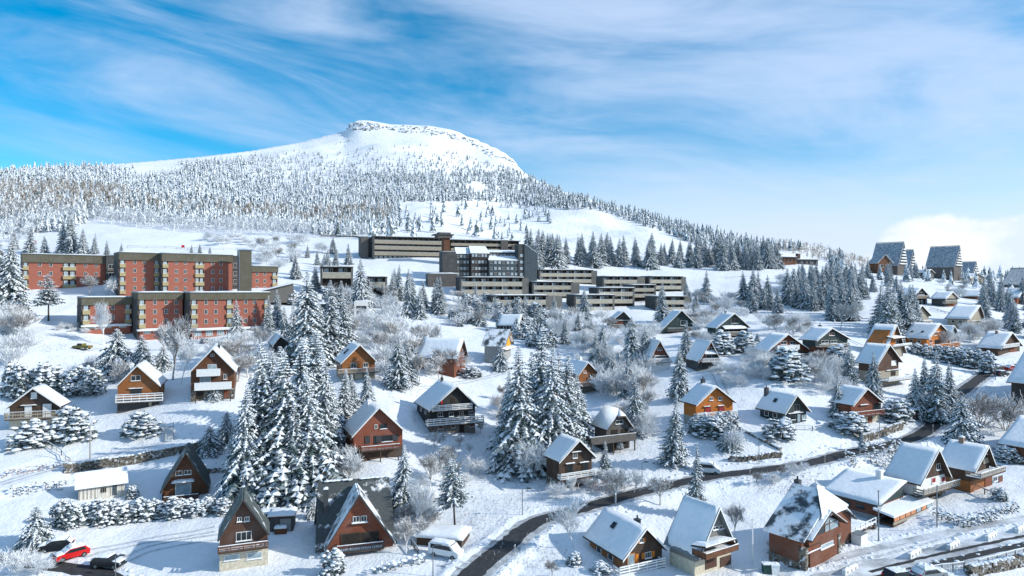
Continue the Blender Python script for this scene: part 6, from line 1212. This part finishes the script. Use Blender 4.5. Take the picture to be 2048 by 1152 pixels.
# ---------------------------------------------------------------- posts, lamps, fences
def lamp(px, py, top, label, arm=1.0, side=1):
    p = at(px, py); h = (py-top)*p.y/F; r = obj('street_lamp', None); r.location = p; tag(r, label, 'street lamp'); MB().beam((0, 0, -.3), (0, 0, h), .075, 8, .05).build('pole', 'metal_grey', r)
    MB().beam((0, 0, h-.05), (arm*side, 0, h+.12), .04, 6).build('arm', 'metal_grey', r); MB().prism([(arm*side-.1, h+.02), (arm*side+.45*side+.1, h+.04), (arm*side+.45*side+.1, h+.14), (arm*side-.1, h+.2)], -.14, .14).build('lamp_head', 'metal_dark', r)
def pole(px, py, top, label, mat='wood_weather', r0=.11, boxy=False):
    p = at(px, py); h = (py-top)*p.y/F; r = obj('utility_pole', None); r.location = p; tag(r, label, 'pole'); MB().beam((0, 0, -.3), (0, 0, h), r0, 8, r0*.7).build('shaft', mat, r); MB().beam((-.25, 0, h-.2), (.25, 0, h-.2), .03, 6).build('bracket', 'metal_grey', r)
    if boxy: MB().box(-.22, .22, -.3, -.1, h*.62, h*.62+.4).build('service_box', 'paint_white', r)
for a in [(231,1153,1112,'street lamp beside the black parked car',.6),(866,1152,1092,'street lamp before the white van',.5),(1045,1030,978,'street lamp on the bank above the curving road',.7),(1284,972,925,'street lamp beside the rusty beech hedge',.5),(1518,928,884,'street lamp by the roadside stone wall',.5),(1759,877,838,'street lamp at the retaining wall',.6),(1903,757,725,'street lamp on the snow field right of the bent spruces',.4),(1991,760,730,'street lamp by the car at the road junction',.4)]: lamp(*a)
for a in [(180,922,850,'thin wooden pole above the pale shed'),(1757,1082,980,'tall pole with white service box before the tilted-roof lodge','metal_grey',.09,True),(1505,1128,1037,'white post left of the large lodge','paint_white',.11),(1874,1054,970,'tall grey pole before the white-walled A-frame','metal_grey',.09),(1600,640,600,'thin pole by the frosted orchard','wood_weather',.07),(1150,540,528,'short post beside the snowy lane','wood_weather',.1)]: pole(*a)
def markers():
    for i, (x, y) in enumerate(sorted([(1094,1063),(1030,1118),(1650,930),(1795,902),(1866,868),(1855,900),(1720,915),(1500,962),(1410,985),(1320,1010),(1000,1152)])):
        p = at(x, y); r = obj('snow_marker', None); r.location = p; tag(r, nth('thin pale snow marker stake along the road', i, 11), 'stake', 'snow stakes along the road'); MB().beam((0, 0, -.3), (0, 0, 1.7), .045, 6).build('stake', 'wood_pale', r); MB().beam((0, 0, 1.7), (0, 0, 1.85), .06, 6).build('tip', 'snow', r)
markers()
def fence(pts, h, label, mat='wood_weather', step=2., rails=2, bars=False):
    P = [at(*p) for p in pts]; o0 = P[0]; root = obj('fence', None); root.location = o0; tag(root, label, 'fence'); 
    for a, b in zip(P, P[1:]):
        n = max(1, int((b-a).length/step)); Q = [a.lerp(b, i/n) for i in range(n+1)]; Q = [Vector((q.x, q.y, zat(q.x, q.y)))-o0 for q in Q]; rl = MB(); sn = MB()
        for i, q in enumerate(Q): MB().box(q.x-.05, q.x+.05, q.y-.05, q.y+.05, q.z-.4, q.z+h).build('post', mat, root)
        for q, w in zip(Q, Q[1:]):
            for k in range(rails): z = h*(k+1)/rails-.08; rl.beam(q+Vector((0, 0, z)), w+Vector((0, 0, z)), .05)
            if bars:
                for k in range(7): c = q.lerp(w, (k+.5)/7); rl.beam(c+Vector((0, 0, .1)), c+Vector((0, 0, h-.1)), .02)
            sn.beam(q+Vector((0, 0, h+.03)), w+Vector((0, 0, h+.03)), .06)
        rl.build('rail', mat, root); sn.build('snow_cap', 'snow', root)
for a in [([cB((370,35)),cB((440,80)),cB((520,130)),cB((595,205))],1.0,'white handrail beside the lane above the pale shed','wood_pale',2.,2),([(1592,860),(1625,862),(1655,856)],1.0,'white fence of the terrace below the dark green-black chalet','paint_white',1.5,3),([cC((1790,900)),cC((1850,985))],1.0,'iron gate fence at the van parking','metal_dark',1.5,2,True),([cC((500,560)),cC((620,555)),cC((780,545))],1.1,'wire fence below the big spruce cluster','metal_dark',2.,3),([(1860,620),(1890,628),(1920,632)],1.0,'snowy rail fence beside the lane of the upper right chalets','wood_weather',2.5,2),([cL((1350,640)),cL((1600,605))],1.1,'pale railing left of the bottom right wall','metal_grey',1.5,2,True),([cL((1710,590)),cL((2048,500))],1.1,'blue-grey railing above the bottom right wall','metal_grey',1.5,2,True),([(255,496),(330,497),(420,501),(500,497)],1.3,'thin piste fence on the ski slope','wood_weather',6.,2),([(1995,735),(2015,742),(2035,748)],1.,'snowy rail fence at the right road junction','wood_weather',2.,2),([cK((1400,680)),cK((1620,780)),cK((1830,860))],.9,'thin garden fence between the two right gardens','wood_weather',2.2,1)]: fence(*a)
# wheel tracks pressed into the snow
def tracks():
    k = 0
    for pts in [[(140,1125),(200,1100),(290,1082),(380,1068),(430,1058)], [(250,1120),(300,1098),(380,1082),(440,1074)], [(845,775),(900,768),(960,757),(1010,745)], [(1425,738),(1435,755),(1450,790)], [(160,700),(250,698),(350,700),(420,688)], [(0,968),(130,931),(240,907),(330,884)], [(1660,1128),(1794,1096),(1928,1064)], [(880,1125),(915,1128),(940,1130)], [(1700,866),(1760,862),(1800,850)], [(1450,556),(1520,560),(1600,640),(1720,690)]]:
        P = catmull([at(*p) for p in pts], .9)
        for q in P: q.z = zat(q.x, q.y)+.015
        for o in (-.75, .75):
            V = []; 
            for i, p in enumerate(P):
                d = P[min(i+1, len(P)-1)]-P[max(i-1, 0)]; d.z = 0; d.normalize(); s = Vector((d.y, -d.x, 0)); w = .16+.10*abs(math.sin(i*1.7+o))
                for e in (-w, w): q = p+s*(o+e); V.append((q.x, q.y, zat(q.x, q.y)+.03))
            tag(obj('wheel_track', mesh('wheel_track', V, [(2*i, 2*i+1, 2*i+3, 2*i+2) for i in range(len(P)-1)], 'track_snow')), kind='structure')
tracks()
def snow_clods():
    '''ploughed clods along the roads and dead stalks on the open slopes'''
    r = random.Random(8); mb = MB()
    for nm, w in (('road', 2.9), ('upper_road', 3.5), ('lower_road', 3.2), ('side_road', 1.8)):
        P = PATHS[nm]
        for i in range(1, len(P)-1):
            d = P[i+1]-P[i-1]; d.z = 0; d.normalize(); s = Vector((d.y, -d.x, 0))
            for side in (-1, 1):
                for k in range(2):
                    if r.random() < .6: q = P[i]+s*(side*(w+abs(r.gauss(0, .7))))+d*r.uniform(-.4, .4); g = r.uniform(.12, .42); lump(mb, (q.x, q.y, zat(q.x, q.y)-.03), g, g, g*.6, r, 0, 5)
    tag(mb.build('snow_clods', 'snow'), 'ploughed clods of snow heaped along the road edges', 'snow bank', kind='stuff')
    tb = MB(); polys = [([(840,880),(1000,860),(1090,960),(1080,1020),(960,1060),(870,1000)], 420), ([(1330,720),(1480,740),(1500,830),(1440,790)], 120), ([(30,640),(200,660),(150,740),(60,700)], 140), ([(1500,950),(1650,930),(1620,985),(1520,990)], 160), ([(930,1100),(1100,1060),(1150,1120),(1040,1150)], 90), ([(420,820),(460,830),(440,930),(180,900)], 90), ([(1900,960),(2040,1000),(1990,1030)], 50), ([(720,760),(850,770),(830,850),(790,800)], 90)]
    for pi, (poly, n) in enumerate(polys):
        for x, y, p in sample(poly, n, .5, 70+pi, None, 60):
            for k in range(r.randint(3, 6)):
                a = r.random()*6.28; h = r.uniform(.25, .75); q = Vector((p.x+r.uniform(-.15, .15), p.y+r.uniform(-.15, .15), p.z-.05)); e = q+Vector((math.cos(a)*h*.4, math.sin(a)*h*.4, h)); u = Vector((-math.sin(a), math.cos(a), 0))*.025; o = len(tb.v); tb.v += [tuple(q-u), tuple(q+u), tuple(e)]; tb.f.append((o, o+1, o+2)); tb.m.append(0)
    tag(tb.build('dead_stalks', 'twig_dark'), 'dry brown stalks poking through the snow on the open slopes', 'grass', kind='stuff')
snow_clods()
# village steps
def steps():
    a = at(*cA((1495,1075))); b = at(*cA((1500,945))); r = obj('village_steps', None); r.location = a; tag(r, 'snowy outdoor steps with handrail below the honey-brown chalet', 'steps'); n = 14
    for i in range(n): q = a.lerp(b, i/(n-1))-a; MB().box(q.x-.7, q.x+.7, q.y-.2, q.y+.25, q.z-.3, q.z+.12).build('step', 'render_grey', r); slab(MB(), (q.x-.7, q.z+.121), (q.x+.7, q.z+.121), q.y-.12, q.y+.25, .1, 0, 1, 3, .5, RT).build('snow_cover', 'snow', r)
    q = b-a; MB().beam((.8, 0, .9), (q.x+.8, q.y, q.z+.9), .04).build('handrail', 'metal_dark', r)
steps()
# ---------------------------------------------------------------- vehicles
def car(px, py, rz, paint, label, kind='hatch', snow=1., cat='car', name='parked_car', sc=.95):
    p = at(px, py); r = obj(name, None); r.location = (p.x, p.y, p.z+.02); r.rotation_euler = (0, 0, R(rz)); r.scale = (sc,)*3; tag(r, label, cat)
    if kind == 'van': prof = [(-2.6,.35),(-2.6,1.0),(-2.55,1.95),(-2.3,2.1),(1.0,2.1),(1.35,1.95),(2.0,1.25),(2.55,1.05),(2.65,.75),(2.62,.35)]; win = [(-2.2,1.25),(1.55,1.25),(1.05,1.9),(-2.2,1.9)]; wb = 1.65; w = .95; top = (-2.3, 1.0, 2.1)
    elif kind == 'pickup': prof = [(-2.6,.45),(-2.6,1.1),(-.7,1.1),(-.55,1.75),(.7,1.75),(1.1,1.15),(2.3,1.05),(2.45,.5)]; win = [(-.5,1.2),(.95,1.2),(.62,1.65),(-.42,1.65)]; wb = 1.6; w = .9; top = (-.5, .7, 1.75)
    else: prof = [(-2.0,.3),(-2.05,.75),(-1.95,1.0),(-1.5,1.45),(-.9,1.52),(.4,1.48),(1.05,1.02),(1.9,.88),(2.08,.6),(2.05,.3)]; win = [(-1.55,1.0),(.95,1.0),(.38,1.40),(-.9,1.43),(-1.35,1.38)]; wb = 1.28; w = .86; top = (-1.4, .4, 1.5)
    MB().prism(prof, -w, w).build('body', paint, r)
    for s in (-1, 1): y0, y1 = (w+.003, w+.02) if s > 0 else (-w-.02, -w-.003); MB().prism(win, y0, y1).build('side_window', 'glass_dark', r)
    f = sorted([q for q in prof if q[0] > .3 and q[1] > .8], key=lambda q: -q[1]); a, b = f[0], f[1]; n = Vector((a[1]-b[1], 0, b[0]-a[0])).normalized()*.015; m = MB(); m.add([(a[0]+n.x, -w*.88, a[1]+n.z-.04), (a[0]+n.x, w*.88, a[1]+n.z-.04), (b[0]+n.x, w*.88, b[1]+n.z), (b[0]+n.x, -w*.88, b[1]+n.z)], [(3,2,1,0)]); m.build('windscreen', 'glass_dark', r)
    for x in (-wb, wb):
        for s in (-1, 1):
            ty = MB().beam((x, s*(w-.16), .32), (x, s*(w+.03), .32), .33, 14).build('wheel', 'rubber', r); MB().beam((x, s*(w+.03), .32), (x, s*(w+.05), .32), .19, 10).build('rim', 'metal_grey', ty)
    for s in (-1, 1):
        MB().box(prof[-2][0]-.08, prof[-2][0]+.03, s*w*.72-.16, s*w*.72+.16, .66, .82).build('headlight', 'glass_pale', r); MB().box(prof[1][0]-.02, prof[1][0]+.06, s*w*.8-.1, s*w*.8+.1, .75, 1.).build('tail_light', 'sign_red', r)
    if snow:
        sm = MB(); slab(sm, (top[0], top[2]+.005), (top[1], top[2]+.005), -w*.95, w*.95, .22*snow, 0, 5, 6, .5, RT)
        if kind != 'van': slab(sm, (1.05, 1.03), (2.0, .89), -w*.9, w*.9, .16*snow, 0, 4, 3, .5, RT)
        if snow > 1: slab(sm, (.38, 1.5), (1.1, 1.05), -w*.9, w*.9, .15, 0, 4, 3, .5, RT); slab(sm, (-1.5, 1.46), (-2.0, 1.0), -w*.9, w*.9, .15, 0, 4, 3, .5, RT)
        sm.build('snow_cover', 'snow', r)
car(143, 1116, 230, 'car_red', 'red car under thick snow parked beside the hedge', snow=1.5); car(217, 1134, 355, 'car_dark', 'black hatchback dusted with snow near the lower left lamp', snow=.8); car(112, 1100, 200, 'car_dark', 'dark car buried in snow beside the great cedar', snow=1.6)
car(892, 1112, 335, 'car_white', 'white van with snow on its roof parked above the curving road', 'van', 1., 'van', 'parked_van', .86); car(413, 686, 70, 'car_silver', 'silver car parked before the lower brick row', snow=.4); car(455, 684, 75, 'car_dark', 'dark car half hidden by the spruce before the brick row', snow=.4); car(164, 699, 175, 'car_olive', 'olive pickup parked beside the dark cedar', 'pickup', .8, 'truck', 'parked_pickup')
car(1414, 946, 340, 'car_white', 'white van parked behind the roadside spruce', 'van', 1.2, 'van', 'parked_van', .86); car(1800, 1163, 15, 'car_dark', 'dark car by the main road at the bottom', snow=.5); car(1858, 1158, 15, 'car_silver', 'car buried in snow beside the main road', snow=1.8); car(2003, 752, 20, 'car_dark', 'dark car parked at the right road junction', snow=1.); car(2024, 741, 20, 'car_red', 'dark red car behind the one at the road junction', snow=1.2)
# ---------------------------------------------------------------- small things
def small():
    for i, (x, y) in enumerate([cL((748,612)), cL((1228,492)), cL((1520,428)), cL((1800,362)), cL((2022,306))]):
        p = at(x, y); r = obj('road_barrier', None); r.location = p; r.rotation_euler = (0, 0, R(38)); tag(r, nth('white snow-topped concrete barrier on the median of the main road', i, 5), 'barrier', 'barriers on the median'); MB().prism([(-1.6, 0), (1.6, 0), (1.6, .55), (-1.6, .55)], -.22, .22).build('block', 'paint_white', r)
        for u in (-1.0, 0, 1.0): MB().box(u-.12, u+.12, -.235, -.222, .08, .4).build('recess', 'metal_grey', r)
        slab(MB(), (-1.6, .552), (1.6, .552), -.24, .24, .2, 0, 2, 6, .5, RT).build('snow_cap', 'snow', r)
    for (px, py, w, l, m) in [(70,490,1.6,'left red banner on the ski slope',0),(366,499,1.6,'right red banner on the ski slope',0)]:
        p = at(px, py); h = 2.3; r = obj('slope_banner', None); r.location = p; tag(r, l, 'banner'); 
        for x in (-.8, .8): MB().beam((x, 0, -.3), (x, 0, h), .05).build('post', 'metal_grey', r)
        MB().box(-.8, .8, -.03, .03, .8, h).build('panel', 'sign_red', r)
    # garden shed beside the large A-frame
    C = at(*cC((690,775))); r, fr = rootat('garden_shed', 'small dark garden shed with snow roof left of the large A-frame', 'shed', C, 10); MB().box(-1.6, 1.6, 0, 2.6, -1, 2.1).build('wall', 'wood_slate', r); k = box('roof', 'wood_dark', r, -1.9, 1.9, -.3, 2.9, 2.102, 2.25); flat_snow(k, -1.9, 1.9, -.3, 2.9, 2.253, .4); box('door', 'metal_grey', r, -.2, 1.3, -.05, .02, .05, 1.8)
    C = at(*cC((590,690))); r, fr = rootat('wood_store', 'low black wood store beside the garden shed', 'shed', C, 10); MB().box(-1.7, 1.5, 0, 1.5, -1, 1.1).build('wall', 'wood_black', r); flat_snow(r, -1.8, 1.6, -.1, 1.6, 1.103, .5)
    C = at(*cC((680,800))); r, fr = rootat('storage_box', 'snow-topped brown storage box in the garden', 'box', C, 10); MB().box(-.8, .8, 0, 1.1, -.5, .8).build('body', 'wood_brown', r); flat_snow(r, -.85, .85, -.05, 1.15, .803, .35)
    C = at(*cM((1665,1058))); r, fr = rootat('flat_shed', 'flat-roofed dark shed at the roadside below the bent spruces', 'shed', C, 25); MB().box(-2.6, 2.2, 0, 5, -2, 2.1).build('wall', 'wood_brownv', r); k = box('roof', 'wood_dark', r, -2.9, 2.5, -.3, 5.2, 2.102, 2.25); flat_snow(k, -2.9, 2.5, -.3, 5.2, 2.253, .35); box('door', 'wood_dark', r, -1, 1, -.05, .02, 0, 1.9)
    for i, (x, y, m) in enumerate([(1533,1146,'bin_green'),(1549,1147,'paint_white')]):
        p = at(x, y); r = obj('waste_bin', None); r.location = p; tag(r, ['dark green waste bin by the main road', 'white waste bin beside the green one'][i], 'bin'); MB().prism([(-.42, 0), (.42, 0), (.5, 1.05), (-.5, 1.05)], -.4, .4).build('body', m, r); k = MB().box(-.54, .54, -.46, .46, 1.052, 1.15).build('lid', m, r); slab(MB(), (-.54, 1.152), (.54, 1.152), -.46, .46, .2, 0, 3, 3, .5, RT).build('snow_cap', 'snow', k)
    # snow-covered carport right behind the van
    C = at(*cF_((330,905))); r, fr = rootat('carport', 'low snow-buried garage roof behind the white van', 'garage', C, -12); MB().box(-3.2, 3.2, 0, 4, -2, 1.2).build('wall', 'wood_dark', r); flat_snow(r, -3.5, 3.5, -.4, 4.3, 1.203, .6)
    C = at(*cJ((1340,1015))); r, fr = rootat('caravan_box', 'white storage box under the lodge terrace', 'box', C, 38); MB().box(-.9, .9, 0, 1.3, -.3, 1.3).build('body', 'paint_white', r); box('lid', 'metal_grey', r, -.95, .95, -.05, 1.35, 1.302, 1.36)
    # stair of the grey A-frame
    a = at(*cI((1330,1115))); r = obj('stair', None); r.location = a; tag(r, 'steep snowy outside stair climbing to the grey A-frame porch', 'stair'); q = Vector((2.4, 1.6, 3.0)); n = 12
    for s in (-.45, .45): d = Vector((q.y, -q.x, 0)).normalized()*s; MB().beam(Vector((0, 0, .0))+d, q+d, .09).build('stringer', 'wood_dark', r); MB().beam(Vector((0, 0, .9))+d, q+d+Vector((0, 0, .9)), .05).build('handrail', 'paint_white', r)
    for i in range(n): c = q*(i/(n-1)); d = Vector((q.y, -q.x, 0)).normalized()*.45; MB().beam(c-d, c+d, .11).build('tread', 'snow', r)
    for i, (x, y) in enumerate([(1552,541),(1558,542),(1566,542),(1576,543),(1588,543)]):   # people by the crest house
        person(x, y, i)
cF_ = Zc(800, 880, 4.235)
def person(px, py, i):
    p = at(px, py); mb = MB(); V = []; rings = [(0,.09,.06),(.45,.13,.08),(.85,.19,.12),(1.05,.17,.11),(1.4,.22,.13),(1.5,.08,.07),(1.56,.1,.1),(1.68,.11,.12),(1.78,.05,.05)]; n = 8
    for z, a, b in rings: V += [(a*math.cos(6.283*k/n), b*math.sin(6.283*k/n), z) for k in range(n)]
    Fc = [(k+j*n, (k+1) % n+j*n, (k+1) % n+(j+1)*n, k+(j+1)*n) for j in range(len(rings)-1) for k in range(n)]+[tuple(range(n))[::-1], tuple(n*(len(rings)-1)+k for k in range(n))]; mb.add(V, Fc)
    for s in (-1, 1): mb.beam((s*.2, 0, 1.38), (s*.3, -.05, 1.08), .055, 6, .045); mb.beam((s*.3, -.05, 1.08), (s*.27, -.12, .82), .045, 6, .035)
    o = mb.build('person', ['car_dark', 'paint_red', 'slate_blue', 'metal_dark', 'wood_brown'][i]); o.location = p; o.rotation_euler = (0, 0, i*1.3); tag(o, nth('person in winter clothes standing by the crest house', i, 5), 'person', 'people by the crest house')
small()
